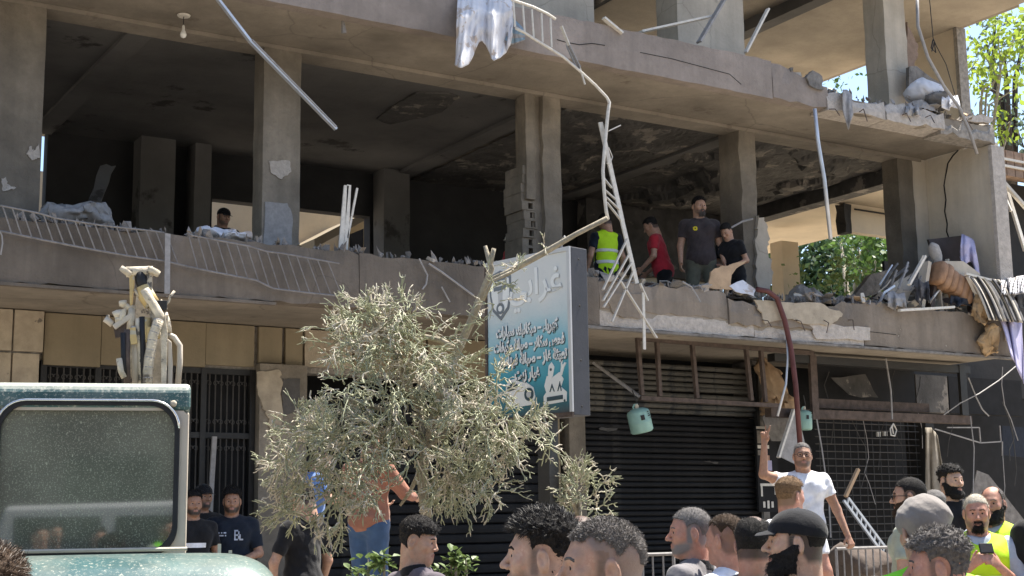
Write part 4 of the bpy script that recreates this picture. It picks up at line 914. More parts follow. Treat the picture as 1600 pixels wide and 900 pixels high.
# ---------------- courtyard wall behind, neighbours
CW = MB().box((5.2, 23.2, 0), (15, 23.5, 7.6)).build('courtyard_wall', 'cream', None, 'cream rendered wall of the courtyard seen through the back opening', 'wall')
for (p0, p1, y0, y1, nm, m) in ((546, 566, 352, 420, 'door', 'black_inside'), (540, 545, 346, 420, 'door_frame', 'panel'), (567, 572, 346, 420, 'door_frame', 'panel'), (336, 352, 352, 420, 'door', 'interior')):
    a_, b_ = at(p0, y0, Y=23.15), at(p1, y1, Y=23.15); MB().box((a_.x, 23.12, b_.z), (b_.x, 23.199, a_.z)).build(nm, m, CW)
q = [at(x, y, Y=22.2) for x, y in ((462, 400), (462, 386), (545, 343), (580, 343), (580, 352), (548, 353))]; MB().prism([(p.x, p.z) for p in q], 1, 21.4, 23.1).build('diagonal_shade_slab', 'panel', CW)  # made-up sloped slab standing in for the diagonal shading on the wall
t = thing('neighbour_building', 'low neighbouring building with tiled canopy past the right end', 'building')
x0 = at(1560, 255, Y=15.6).x; za = at(1580, 275, Y=15.6).z; zb = at(1580, 236, Y=15.6).z
MB().box((at(1556, 300, Y=16.8).x, 16.8, 0), (x0+9, 17.3, za+.3)).build('wall', 'interior_dark', t)
for i in range(24): MB().box((x0+i*.22, 15.6, za), (x0+i*.22+.20, 15.75, zb)).build('fascia_board', 'brick_tile', t)
MB().box((x0, 15.75, zb-.1), (x0+6, 16.8, zb)).build('canopy', 'brick_tile', t)
for dz in (.62, .35): MB().bar((x0, 15.58, za+(zb-za)*dz), (x0+5, 15.58, za+(zb-za)*(dz-.08)), .04).build('trim', 'white_paint', t)
# ------------------------------------------------------------------ things on and about the building
def L(ps, Y=None, X=None, Z=None, D=None): return [at(x, y, Y=Y, X=X, Z=Z, D=D) for x, y in ps]
def lerp_poly(ps, x):
    xs_, ys_ = zip(*ps); return float(np.interp(x, xs_, ys_))
def rail_thing(label, top, bot, x0, x1, step, slant, Y, m='rail_grey', group='balcony railings torn off the edge'):
    t = thing('balcony_railing', label, 'railing', group)
    tp = [p for p in top if x0-1 <= p[0] <= x1+1]; bp = [p for p in bot if x0-1 <= p[0] <= x1+30]
    MB().tube(L(tp, Y), .009, 6).build('rail', m, t, smooth=True); MB().tube(L(bp, Y), .010, 6).build('rail', m, t, smooth=True)
    x = x0+4
    while x < x1-2:
        s_ = slant(x); MB().tube([at(x, lerp_poly(top, x), Y=Y), at(x+s_, lerp_poly(bot, x+s_), Y=Y)], .0068, 5).build('baluster', m, t); x += step+random.uniform(-1, 1)
    return t
top = [(-20, 318), (0, 321), (60, 333), (87, 341), (157, 352), (240, 361), (258, 364), (292, 364), (300, 368), (353, 378), (390, 385), (416, 393), (440, 396), (480, 403), (530, 412)]
bot = [(-20, 358), (0, 361), (67, 375), (133, 388), (200, 400), (257, 408), (290, 416), (333, 425), (400, 438), (427, 451), (483, 458), (545, 464), (570, 466)]
rail_thing('long mangled balcony railing slumped over the lower left edge', top, bot, 0, 262, 16, lambda x: 14+x*.018, YO-.07)
rail_thing('bent balcony railing section hanging below the second column', top, bot, 290, 530, 15.5, lambda x: 15+(x-290)*.03, YO-.075)
o = MB().bar(at(262, 365, Y=YO-.10), at(261, 459, Y=YO-.10), .05, .012, (0, 1, 0)).build('flat_bar', 'grey_paint', None, 'flat grey railing post hanging down past the left balcony edge', 'post')
o = MB().tube(L([(0, 362), (3, 368), (4, 380), (1, 398)], YO-.09), .007, 5).build('wire', 'grey_paint', None, 'short bent wire hanging at the far left balcony edge', 'wire')
# bits hanging on the middle of the edge
for i, (ps, r, lb) in enumerate((([(655, 404), (668, 430), (666, 444), (660, 452)], .010, 'hooked grey wire hanging on the parapet above the tree'), ([(670, 412), (690, 425), (740, 462)], .011, 'slanting grey bar lying across the parapet above the tree'), ([(690, 448), (703, 472)], .009, 'short stub of bar stuck to the parapet above the tree'))):
    MB().tube(L(ps, YO-.05), r, 5).build('bent_bar', 'grey_paint', None, lb, 'bar')
# the railing twisted down from the upper edge
t = thing('twisted_railing', 'pale twisted railing hanging from the upper balcony down to the sign', 'railing', None); Yr = YO-.28
MB().tube(L([(790, -14), (800, 0), (833, 11), (856, 22), (868, 30)], Yr), .016, 6).build('rail', 'white_paint', t, smooth=True)
MB().tube(L([(806, 44), (818, 50), (833, 60), (856, 74), (880, 89), (906, 111), (930, 133), (948, 152), (952, 160), (950, 175), (947, 205), (944, 240), (942, 267), (944, 300), (947, 329), (950, 343)], Yr), [.017]*8+[.022]*8, 6).build('rail', 'white_paint', t, smooth=True)
for a, b in (((802, 1), (805, 42)), ((817, 8), (820, 50)), ((831, 15), (834, 58)), ((846, 21), (848, 66)), ((860, 28), (862, 74))): MB().tube(L([a, b], Yr), .012, 5).build('baluster', 'white_paint', t)
MB().bar(at(877, 41, Y=Yr), at(889, 71, Y=Yr), .045, .012).build('flat_bar', 'white_paint', t); MB().bar(at(889, 71, Y=Yr), at(906, 106, Y=Yr), .04, .012).build('flat_bar', 'grey_paint', t); MB().bar(at(906, 106, Y=Yr), at(914, 132, Y=Yr), .02, .012).build('flat_bar', 'white_paint', t)
MB().bar(at(885, 70, Y=Yr+.03), at(900, 105, Y=Yr+.03), .022, .012).build('flat_bar', 'alu', t)
MB().bar(at(938, 191, Y=Yr+.05), at(972, 345, Y=Yr+.05), .055, .02).build('side_strip', 'white_paint', t); MB().bar(at(972, 345, Y=Yr+.05), at(995, 443, Y=Yr+.03), .05, .02).build('side_strip', 'white_paint', t)
for a, b in (((944, 296), (962, 312)), ((943, 278), (956, 294)), ((947, 308), (968, 328)), ((948, 316), (970, 344)), ((950, 205), (969, 196))): MB().bar(at(*a, Y=Yr+.03), at(*b, Y=Yr+.03), .03, .012).build('rung', 'white_paint', t)
for a, b in (((980, 373), (942, 453)), ((983, 397), (942, 470)), ((987, 410), (943, 480)), ((989, 425), (956, 503)), ((1000, 443), (1012, 470)), ((1005, 457), (1007, 546)), ((970, 440), (1026, 528))): MB().bar(at(*a, Y=Yr-.02), at(*b, Y=Yr-.02), .034, .014).build('slat', 'white_paint', t)
MB().tube(L([(951, 230), (957, 245), (953, 257), (948, 255)], Yr), .006, 5).build('wire', 'white_paint', t)
# poles and planks on the upper floor
for ps, w, Y, lb, mm in (([(335, -8), (392, 66), (525, 202)], .05, YO-.06, 'long pale double strip dangling diagonally beside the second column', 'alu'), ([(1000, 50), (1110, 26)], .10, YO+.2, 'long white plank lying on the upper edge', 'white_paint'), ([(1092, 66), (1131, 0)], .09, YO+.1, 'grey plank leaning on the upper edge against the wall pier', 'grey_paint'), ([(1165, 82), (1200, 14)], .06, YO+.1, 'thin pale plank leaning right of the wall pier', 'white_paint'), ([(943, 28), (972, 52)], .06, YO-.03, 'short white slat on the upper edge above the twisted rail', 'white_paint')):
    t = thing('loose_strip', lb, 'strip')
    for i, (a, b) in enumerate(zip(ps, ps[1:])): MB().bar(at(*a, Y=Y), at(*b, Y=Y), w, .025).build('strip', mm, t)
    if len(ps) > 2: MB().bar(at(ps[1][0]+2, ps[1][1]-4, Y=Y-.03), at(ps[2][0]+1, ps[2][1]-4, Y=Y-.03), .012, .012).build('strip', 'grey_paint', t)
MB().tube(L([(1433, -10), (1434, 40), (1450, 90), (1475, 135), (1500, 170), (1515, 205), (1527, 241)], YO-.15), .022, 7).build('bent_pipe', 'grey_paint', None, 'long bent pipe hanging over the upper right corner', 'pipe', smooth=True)
MB().tube(L([(1273, 170), (1278, 220), (1288, 280), (1298, 374)], YO-.1), .026, 7).build('straight_pipe', 'alu', None, 'straight grey pipe hanging from the upper slab before the fourth bay', 'pipe', smooth=True)
MB().tube(L([(1452, -5), (1458, 60), (1463, 72), (1478, 100), (1500, 175)], YO-.02), .006, 5).build('cable', 'black_rubber', None, 'thin black cable hanging in the upper right bay', 'cable')
MB().tube(L([(1458, 62), (1455, 75), (1462, 82), (1460, 66), (1456, 80)], YO-.03), .010, 5).build('cable_coil', 'black_rubber', None, 'small coil of black cable beside the upper bent pipe', 'cable')
t = thing('strip_bundle', 'bundle of pale upright strips standing on the edge by the lit window', 'strips')
for a, b, w in (((532, 390), (541, 290), .05), ((540, 391), (545, 289), .045), ((543, 372), (558, 294), .02)): MB().bar(at(*a, Y=YO+.2), at(*b, Y=YO+.2), w, .02).build('strip', 'white_paint', t)
t = thing('pendant_bulb', 'bare bulb hanging under the upper slab at the left', 'bulb'); p = at(287, 30, Y=13.3); pz = Z2
MB().lathe((p.x, p.y, pz-.03), [(.06, 0), (.07, .015), (.05, .029)], 12).build('ceiling_rose', 'white_paint', t); MB().tube([(p.x, p.y, pz-.03), (p.x, p.y, pz-.13)], .005, 5).build('cord', 'black_rubber', t)
MB().lathe((p.x, p.y, pz-.26), [(.004, 0), (.026, .012), (.034, .035), (.028, .062), (.016, .085), (.014, .125), (.008, .14)], 12).build('bulb', 'bulb', t, smooth=True)
p = at(535, 30, Z=Z2); MB().tube([(p.x, p.y, Z2), (p.x+.01, p.y, Z2-.06), (p.x+.02, p.y, Z2-.15)], [.012, .02, .03], 6).build('loose_fitting', 'rubble_dark', None, 'small broken fitting hanging under the upper slab above the bent strip', 'fitting')
p = at(1369, 355, Z=Z2); 
# cloths
def cloth(label, name, m, cols, Y0, fold=.05, nf=5, nv=22, cat='cloth', seed=0, out=.10, stripes=None, nu=36):
    """a hanging cloth: cols = (px, y_top, y_bottom); the folds are real"""
    r = random.Random(seed); ph = [r.uniform(0, 6) for _ in range(4)]; xs_ = [c[0] for c in cols]; yt = [c[1] for c in cols]; yb = [c[2] for c in cols]; sk = [c[3] if len(c) > 3 else 0 for c in cols]
    def P(u, v):
        x = xs_[0]+(xs_[-1]-xs_[0])*u; y = np.interp(x, xs_, yt)*(1-v)+np.interp(x, xs_, yb)*v; x2 = x+np.interp(x, xs_, sk)*v
        f = fold*(math.sin(u*nf*6.28+ph[0]+v*1.1)+.5*math.sin(u*nf*11+ph[1]-v*2)+.35*math.sin(v*7+u*9+ph[2])+.22*math.sin(u*nf*31+v*5+ph[3])+.15*math.sin(v*23+u*17))*(.35+.65*v)
        return at(x2+f*24, y, Y=Y0-out*min(1, v*3)+f)
    mb = MB(); mb.sheet(P, nu, nv)
    if stripes: 
        mb.mi = [stripes(i % (nu-1), i//(nu-1)) for i in range(len(mb.f))]
    return mb.build(name, m, None, label, cat, smooth=True, solid=.008, fixn=False)
cloth('dirty white curtain hanging from the upper balcony edge', 'hanging_cloth', 'white_cloth', [(715, -12, 101, -6), (721, -12, 105, -6), (728, -12, 106, -4), (735, -12, 101, -2), (740, -12, 84, 0), (745, -12, 66, 2), (750, -12, 64, 3), (757, -12, 76, 4), (764, -12, 90, 3), (771, -12, 95, 2), (779, -12, 91, 2), (787, -12, 82, 2), (794, -10, 70, 3), (799, -4, 56, 2)], YO-.03, .065, 2.1, out=.18, seed=3, nu=80, nv=40)
cloth('small blue checked rag beside the white curtain', 'hanging_rag', ['blue_cloth', 'grey_paint'], [(788, 26, 64), (800, 28, 70), (812, 38, 66), (820, 48, 62)], YO-.05, .02, 2, out=.1, seed=4, stripes=lambda i, j: (j//4) % 2, nu=16)
cloth('small grey rag hanging from the broken upper slab edge', 'hanging_rag', 'paleb' if False else 'grey_paint', [(1317, 140, 172), (1323, 140, 205, 2), (1331, 148, 180, 2)], YO-.06, .02, 1, 10, out=.05, seed=6, nu=12)
# heap of furniture and cloth at the right end of the first floor
Yh = YO-.05
def board(label, name, m, px, Y, th=.03, cat='board', amp=0, tilt=0, seed=0, n=3):
    r = random.Random(seed); P = []
    for i in range(len(px)):
        a, b = px[i], px[(i+1) % len(px)]
        for k in range(n): P.append((a[0]+(b[0]-a[0])*k/n+r.uniform(-1, 1)*amp, a[1]+(b[1]-a[1])*k/n+r.uniform(-1, 1)*amp))
    y0 = max(p[1] for p in px); q = [at(x, y, Y=Y+tilt*(y0-y)/60) for x, y in P]; k = len(q)
    vs = q+[v+Vector((.3*th, th, .1*th)) for v in q]
    return MB().add(vs, [tuple(range(k))[::-1], tuple(range(k, 2*k))]+[(i, (i+1) % k, k+(i+1) % k, k+i) for i in range(k)]).build(name, m, None, label, cat)
board('dark brown headboard panel leaning on the end wall', 'headboard', 'dark_wood', [(1451, 374), (1503, 368), (1520, 378), (1550, 440), (1540, 460), (1470, 430)], YO+.35, .05, 'headboard', tilt=.1)
def blob(label, name, m, c, r3, rotz=0, rotx=0, cat='lump', amp=.05, seed=0, sub=3, scale=3, pw=1.0):
    bm = bmesh.new(); bmesh.ops.create_icosphere(bm, subdivisions=sub, radius=1)
    from mathutils import noise as mn
    for v in bm.verts:
        if pw != 1: v.co = Vector([math.copysign(abs(k)**pw, k) for k in v.co])
        v.co = Vector((v.co.x*r3[0], v.co.y*r3[1], v.co.z*r3[2])); v.co += mn.noise_vector(v.co*scale+Vector((seed*3.1, 0, 0)))*amp+mn.noise_vector(v.co*scale*3.3+Vector((seed*1.1, 4, 0)))*amp*.45
    me = bpy.data.meshes.new(name); bm.to_mesh(me); bm.free(); me.materials.append(MATS[m]); me.polygons.foreach_set('use_smooth', [sub > 2]*len(me.polygons))
    o = link(name, me, None, label, cat); o.location = c; o.rotation_euler = (rotx, 0.0, rotz); return o
c = thing('sofa_cushion', 'tan leather cushion tipped on its side in the heap at the right', 'cushion'); q0, q1 = at(1461, 424, Y=YO+.05), at(1513, 462, Y=YO+.05)
dv = (q1-q0); dn_ = dv.normalized(); nn = Vector((-dn_.z, 0, dn_.x))
for i in range(6):
    m0 = q0+dv*((i+.5)/6); bm = bmesh.new(); bmesh.ops.create_uvsphere(bm, u_segments=12, v_segments=8, radius=1)
    Mx = Matrix((dn_*(dv.length/6*.62), Vector((0, 1, 0))*.13, nn*(.17+.02*math.sin(i*1.9)))).transposed().to_4x4()
    for v in bm.verts: v.co = Vector([math.copysign(abs(k)**.5, k) for k in v.co])
    bmesh.ops.transform(bm, matrix=Matrix.Translation(m0) @ Mx, verts=bm.verts); me = bpy.data.meshes.new('cushion_roll'); bm.to_mesh(me); bm.free(); me.materials.append(MATS['tan_leather']); me.polygons.foreach_set('use_smooth', [True]*len(me.polygons)); link('cushion_roll', me, c)
board('pale grey mattress board lying under the lilac cloth', 'foam_board', 'grey_wall', [(1475, 408), (1505, 408), (1532, 428), (1527, 440), (1500, 432), (1478, 424)], YO+.0, .12, 'board')
cloth('lilac cloth draped over the dark headboard', 'draped_cloth', 'lilac_cloth', [(1502, 366, 402, -3), (1507, 367, 416, 0), (1513, 370, 408, 2), (1518, 373, 424, 5), (1523, 377, 431, 9)], YO+.2, .05, 1.5, 14, out=.12, seed=8, nu=14)
striped = lambda i, j: 1 if (i % 7) in (4, 5) else 0
def quilt(label, m, quad, Y0, fold, nf, st, seed, name='striped_blanket', cat='blanket'):
    (a, b, c_, d) = quad
    def P(u, v):
        x = (a[0]*(1-u)+b[0]*u)*(1-v)+(d[0]*(1-u)+c_[0]*u)*v; y = (a[1]*(1-u)+b[1]*u)*(1-v)+(d[1]*(1-u)+c_[1]*u)*v
        f = fold*(math.sin(u*nf*6.28+seed)+.6*math.sin(u*nf*9+2*seed+v*2)); bow = math.sin(v*3.1)*-7
        return at(x+f*20, y+bow+f*10, Y=Y0-.25*v+f)
    mb = MB(); mb.sheet(P, 43, 18); 
    if st: mb.mi = [st(i % 42, i//42) for i in range(len(mb.f))]
    return mb.build(name, m, None, label, cat, smooth=True, solid=.012, fixn=False)
quilt('dark and white striped blanket spilling over the right corner', ['end_wall', 'c_charcoal'], ((1510, 430), (1565, 438), (1602, 505), (1545, 500)), YO-.1, .03, 5, lambda i, j: 1 if (i % 9) in (3, 4, 5, 7) else 0, 1)
quilt('black and white cloth bunched on the far right corner', ['white_cloth', 'c_black'], ((1556, 440), (1602, 430), (1606, 458), (1562, 462)), YO+.0, .045, 3, lambda i, j: 1 if (i*2+j) % 13 in (0, 1, 2, 6, 7) else 0, 2.3, 'crumpled_cloth', 'cloth')
quilt('lilac sheet hanging down from the right corner', ['lilac_cloth'], ((1556, 486), (1596, 490), (1600, 600), (1580, 555)), YO-.16, .03, 2, None, 4, 'hanging_sheet', 'sheet')
for q, lb in (((1536, 482), 'torn block of orange foam under the striped blanket'), ((1548, 530), 'lower torn block of orange foam hanging at the right corner')): blob(lb, 'foam_block', 'orange_foam', at(*q, Y=YO-.12), (.15, .09, .19), .3, .25, 'foam', .09, q[0], 4, 6, .5)
for a, b, lb in (((1512, 432), (1545, 500), 'long white lath on the striped blanket'), ((1508, 428), (1560, 441), 'upper white lath lying along the striped blanket'), ((1405, 485), (1490, 480), 'pale lath lying along the edge under the heap'), ((1445, 400), (1420, 445), 'grey lath leaning in the heap beside the fourth column')): MB().bar(at(*a, Y=Yh-.06), at(*b, Y=Yh-.06), .05, .03).build('lath', 'white_paint', None, lb, 'lath')
for a, b, w, lb in (((1436, 482), (1447, 410), .14, 'broad pale post standing in the heap'), ((1452, 482), (1462, 425), .10, 'dark upright post standing in the heap'), ((1470, 482), (1464, 412), .025, 'thin rod standing between cushion and post'), ((1478, 480), (1480, 405), .02, 'thin white rod standing before the cushion')): MB().bar(at(*a, Y=YO+.12), at(*b, Y=YO+.12), w, .06).build('post', 'dark_wood' if 'dark' in lb else 'grey_wall', None, lb, 'post')
t = thing('mangled_metal', 'tangle of bent grey metal strips at the fourth column foot', 'scrap metal'); r = random.Random(5)
for i in range(52):
    a = (r.uniform(1372, 1500), r.uniform(440, 482)); b = (a[0]+r.uniform(10, 45), a[1]-r.uniform(5, 42)); Y = YO+r.uniform(.05, .5)
    m1 = at((a[0]+b[0])/2+r.uniform(-5, 5), (a[1]+b[1])/2+r.uniform(-4, 4), Y=Y); MB().tube([at(*a, Y=Y), m1, at(*b, Y=Y+.05)], r.uniform(.008, .02), 4).build('strip', r.choice(['grey_paint', 'alu', 'grey_wall', 'rubble_dark']), t)
board('crumpled grey sheet of torn cladding beside the fourth column', 'torn_sheet', 'grey_wall', [(1375, 475), (1400, 440), (1420, 432), (1428, 450), (1412, 478)], YO+.2, .02, 'sheet', 2, .1, 3)
board('small crumpled metal sheet on top of the scrap tangle', 'torn_sheet', 'rubble_dark', [(1418, 440), (1440, 415), (1464, 388), (1468, 402), (1450, 425), (1430, 446)], YO+.25, .03, 'sheet', 2, .1, 4)
blob('round beige lump wedged on top of the heap', 'stuffing', 'plaster', at(1463, 398, Y=YO+.2), (.08, .08, .16), .2, -.3, 'stuffing', .04, 9)
# torn brown board, white sheet and other pieces on the middle of the edge
board('torn brown board standing on the edge below the looking man', 'torn_board', 'brown_paper', [(1105, 450), (1112, 425), (1122, 418), (1145, 412), (1168, 408), (1150, 420), (1142, 436), (1143, 452)], YO+.02, .03, 'board', 1.5, .05, 7)
board('crumpled white sheet lying on the edge right of the torn board', 'sheet', 'white_cloth', [(1140, 446), (1160, 438), (1182, 452), (1178, 462), (1150, 455)], YO-.03, .03, 'sheet', 1, .2, 8)
MB().tube(L([(1066, 440), (1080, 448), (1090, 464), (1094, 472)], YO-.05), .010, 5).build('bent_bar', 'grey_paint', None, 'thin bent bar hanging over the edge below the looking man', 'bar')
MB().tube(L([(1142, 356), (1160, 346), (1176, 342)], YC-.1), .014, 6).build('bent_bar', 'grey_paint', None, 'bent conduit sticking out at the third column', 'bar')
board('pale leaning broken slab inside the first bay', 'broken_slab', 'interior', [(128, 345), (140, 310), (158, 258), (180, 258), (165, 300), (148, 348)], 15.2, .08, 'slab', 2, .4, 11)
blob('dust covered heap of bedding inside the first bay', 'bedding_heap', 'grey_paint', at(115, 340, Y=13.6), (.30, .3, .12), 0, 0, 'bedding', .13, 12, 4, 4)
blob('dusty pale bundle on the edge before the capped man', 'bundle', 'white_cloth', at(345, 368, Y=YO+.35), (.3, .15, .06), .1, 0, 'bundle', .06, 13, 4, 6)
# upper right rubble
blob('bulging white sack on the upper right corner', 'sack', 'white_cloth', at(1444, 146, Y=YO+.35), (.30, .22, .16), .1, .1, 'sack', .07, 14, 4, 4)
blob('grey plastic bundle below the white sack', 'bundle', 'rubble_dark', at(1462, 160, Y=YO+.2), (.22, .2, .10), .1, .1, 'bundle', .09, 15, 4, 7)
board('dark broken slab standing behind the white sack', 'broken_slab', 'rubble_dark', [(1420, 150), (1421, 104), (1432, 104), (1470, 130), (1478, 160)], YC-.2, .08, 'slab', 1.5, 0, 16)
board('flat pale tile fragment on the upper right corner', 'tile_fragment', 'plaster', [(1506, 182), (1535, 179), (1552, 185), (1548, 192), (1515, 190)], YO-.02, .1, 'tile', 1, 0, 17)
board('grey blanket corner hanging over the upper slab edge', 'hanging_cloth', 'rubble_dark', [(1262, 120), (1270, 110), (1284, 118), (1286, 140), (1270, 136)], YO-.05, .1, 'cloth', 2, 0, 18)
# rubble: larger lumps one by one, the grit joined
r = random.Random(11); chunk_me = []
for i in range(8):
    bm = bmesh.new()
    for k in range(11): bm.verts.new((r.uniform(-1, 1), r.uniform(-1, 1), r.uniform(-.6, .6)))
    bmesh.ops.convex_hull(bm, input=bm.verts); bmesh.ops.delete(bm, geom=[v for v in bm.verts if not v.link_faces], context='VERTS')
    me = bpy.data.meshes.new('concrete_lump'); bm.to_mesh(me); bm.free(); me.materials.append(MATS[['rubble', 'plaster', 'rubble_dark', 'grey_wall'][i % 4]]); chunk_me.append(me)
def lumps(n, x0, x1, Y, z, smin_, smax_, label, group, up_=0):
    for i in range(n):
        px = r.uniform(x0, x1); p = at(px, 440, Y=Y+r.uniform(-.06, .5)); s = r.uniform(smin_, smax_)
        o = link('concrete_lump', r.choice(chunk_me), None, label, 'rubble lump', group); o.location = (p.x, p.y, z+s*.35+r.uniform(0, up_)); o.scale = (s, s*r.uniform(.7, 1), s*r.uniform(.5, .9)); o.rotation_euler = (r.uniform(-.4, .4), r.uniform(-.4, .4), r.uniform(0, 6))
lumps(26, 925, 1180, YO+.05, 4.38, .05, .12, 'grey rubble lump lying on the first floor edge below the four men', 'rubble lumps below the four men')
lumps(26, 1240, 1400, YO+.1, 4.34, .06, .16, 'grey rubble lump on the first floor edge before the green opening', 'rubble lumps before the green opening', .06)
lumps(10, 540, 830, YO+.05, 4.41, .03, .06, 'small rubble lump on the edge between second and third column', 'rubble lumps above the tree')
lumps(14, 1200, 1300, YO+.05, 7.28, .04, .09, 'small rubble lump on the broken upper slab edge', 'rubble lumps on the upper edge')
lumps(16, 1390, 1540, YO+.05, 7.13, .05, .12, 'rubble lump on the upper right corner of the slab', 'rubble lumps on the upper corner')
for nm, x0, x1, Y, z, n in (('rubble_grit', 20, 930, YO+.06, 4.42, 160), ('rubble_grit', 920, 1540, YO+.05, 4.38, 420), ('rubble_grit', 1200, 1545, YO+.05, 7.13, 260), ('rubble_grit', 1185, 1400, YO+1.5, T1, 200)):
    mb = MB(); mb.m = 0
    for i in range(n):
        px = r.uniform(x0, x1); p = at(px, 440, Y=Y+r.uniform(-.05, .6 if x0 > 900 else .1)); s = r.uniform(.012, .05); me = r.choice(chunk_me); R_ = Matrix.Rotation(r.uniform(0, 6), 3, Vector((r.random(), r.random(), r.random()+.1)).normalized())
        mb.add([p*1+Vector((0, 0, z-p.z+s*.4+r.random()**3*.08))+R_ @ (v.co*s) for v in me.vertices], [tuple(f.vertices) for f in me.polygons])
    mb.build(nm, 'rubble', BLD, kind='stuff', fixn=False)
# flat shards, planks and split panels lying every way on the edge
shard_me = []
for i in range(6):
    q = [(r.uniform(.7, 1)*math.cos(a)*1.0, r.uniform(.4, 1)*math.sin(a)*.45) for a in np.linspace(0, 6.283, 7)[:-1]]; mb = MB(); mb.prism(q, 2, -.05, .05); me = bpy.data.meshes.new('debris_shard'); me.from_pydata(mb.v, [], mb.f); me.materials.append(MATS[['plaster', 'brown_paper', 'grey_wall', 'rubble', 'dark_wood', 'end_wall'][i]]); shard_me.append(me)
for n_, x0, x1, z, lb, gp in ((34, 930, 1180, 4.42, 'flat debris shard sticking up on the edge below the four men', 'flat shards below the four men'), (30, 1240, 1400, 4.46, 'flat debris shard sticking up before the green opening', 'flat shards before the green opening'), (14, 1395, 1540, 7.2, 'flat debris shard on the upper right corner', 'flat shards on the upper corner'), (16, 1380, 1540, 4.5, 'flat debris shard in the heap before the end wall', 'flat shards before the end wall')):
    for i in range(n_):
        p = at(r.uniform(x0, x1), 440, Y=YO+r.uniform(.0, .45)); s = r.uniform(.07, .2); o = link('debris_shard', r.choice(shard_me), None, lb, 'debris shard', gp); o.location = (p.x, p.y, z+r.uniform(-.03, .06)); o.scale = (s, s, s*r.uniform(.5, 1)); o.rotation_euler = (r.uniform(-1.2, 1.2), r.uniform(-.7, .7), r.uniform(0, 6.3))
for a, b, w, lb in (((1560, 276), (1604, 326), .10, 'upper white board leaning past the right end wall'), ((1574, 300), (1602, 392), .07, 'thin white pole leaning past the right end wall'), ((1562, 290), (1580, 330), .03, 'short white lath beside the right end wall')): MB().bar(at(*a, Y=14.4), at(*b, Y=14.2), w, .04).build('white_board', 'white_paint', None, lb, 'board')
# heaps of dust and broken plaster under the lumps
def heap(label, px0, px1, Y, z, depth, h, m, seed, cat='rubble heap'):
    from mathutils import noise as mn
    x0, x1 = at(px0, 460, Y=Y).x, at(px1, 460, Y=Y).x; n = max(12, int((x1-x0)/.045)); mb = MB()
    def P(u, v):
        e = math.sin(math.pi*u)**.5*math.sin(math.pi*(.08+.92*v))**.7; p = Vector((x0+(x1-x0)*u, Y+depth*v, z)); k = abs(mn.noise(p*2.2+Vector((seed, 0, 0))))*1.5+.35*abs(mn.noise(p*9))+.2*mn.noise(p*24)
        return p+Vector((.04*mn.noise(p*14), .05*mn.noise(p*15+Vector((3, 0, 0))), h*e*(.25+k)))
    mb.sheet(P, n, 14); o = mb.build('rubble_heap', m, None, label, cat, fixn=False); return o
heap('dusty rubble heap spread on the edge before the green opening', 1235, 1400, YO+.12, 4.30, .9, .34, 'rubble', 1)
heap('low rubble heap along the edge under the looking man', 920, 1180, YO+.1, 4.32, .7, .16, 'rubble', 2)
heap('rubble heap under the scrap metal at the fourth column', 1370, 1530, YO+.1, 4.28, .9, .36, 'rubble_dark', 3)
heap('dusty heap on the upper right corner beneath the sack', 1385, 1548, YO+.02, 7.06, .8, .26, 'plaster', 4)
heap('crumbled plaster heap on the broken upper slab edge', 1200, 1300, YO+.12, 7.2, .5, .2, 'rubble', 5)
rb = thing('bent_rebars', 'bent rusty rebars sticking out of the broken upper corner', 'rebar'); r2 = random.Random(3)
for i in range(5):
    px = 1300+i*50+r2.uniform(-8, 8); p = at(px, 170+(px-1290)*.09, Y=YO-.03); MB().tube([p+Vector((0, .2, 0)), p, p+Vector((r2.uniform(-.03, .03), -.10, r2.uniform(-.05, .02))), p+Vector((r2.uniform(-.08, .08), -.16, r2.uniform(-.20, -.08)))], .007, 5).build('rebar', 'rust', rb)
rb = thing('bent_rebars', 'bent rusty rebars hanging from the first floor edge by the red hose', 'rebar')
for i in range(4):
    px = 1200+i*40+r2.uniform(-8, 8); p = at(px, 500, Y=YO-.05); MB().tube([p+Vector((0, .2, .03)), p, p+Vector((r2.uniform(-.03, .03), -.06, r2.uniform(-.05, .02))), p+Vector((r2.uniform(-.08, .08), -.10, r2.uniform(-.2, -.08)))], .006, 5).build('rebar', 'rust', rb)
# torn cloth scraps among the heap
for i, (x, y, w, h, m, lb) in enumerate(((1400, 470, 26, 26, 'grey_paint', 'grey torn rag on the heap left of the scrap tangle'), (1440, 456, 22, 34, 'c_charcoal', 'dark torn rag hanging inside the scrap tangle'), (1500, 470, 30, 18, 'c_navy', 'dark blue rag under the leather cushion'), (1530, 455, 18, 40, 'c_charcoal', 'charcoal rag beside the leather cushion'), (1484, 160, 24, 22, 'white_cloth', 'white torn rag beside the upper sack'), (1425, 172, 20, 18, 'grey_paint', 'grey torn rag under the upper sack'), (1585, 470, 26, 30, 'c_black', 'black rag on the far right corner'))):
    cloth(lb, 'torn_rag', m, [(x-w/2, y-h/2, y+h*.35), (x-w*.2, y-h*.6, y+h*.6, 3), (x+w*.1, y-h*.4, y+h*.3), (x+w/2, y-h*.5, y+h*.5, 4)], YO+.05, .04, 1.4, 14, 'rag', 20+i, .12, nu=20)
t = None
# a plank raft and broken timber before the green opening
for q, lb in ((((1330, 470), (1352, 440), (1362, 430), (1400, 420), (1398, 432), (1372, 458)), 'broken brown timber piece before the green opening'), (((1352, 480), (1375, 455), (1398, 462), (1385, 482)), 'short split timber block before the green opening')): board(lb, 'timber_piece', 'rubble_dark', q, 14.6, .12, 'timber', 1.5, 0, 21)
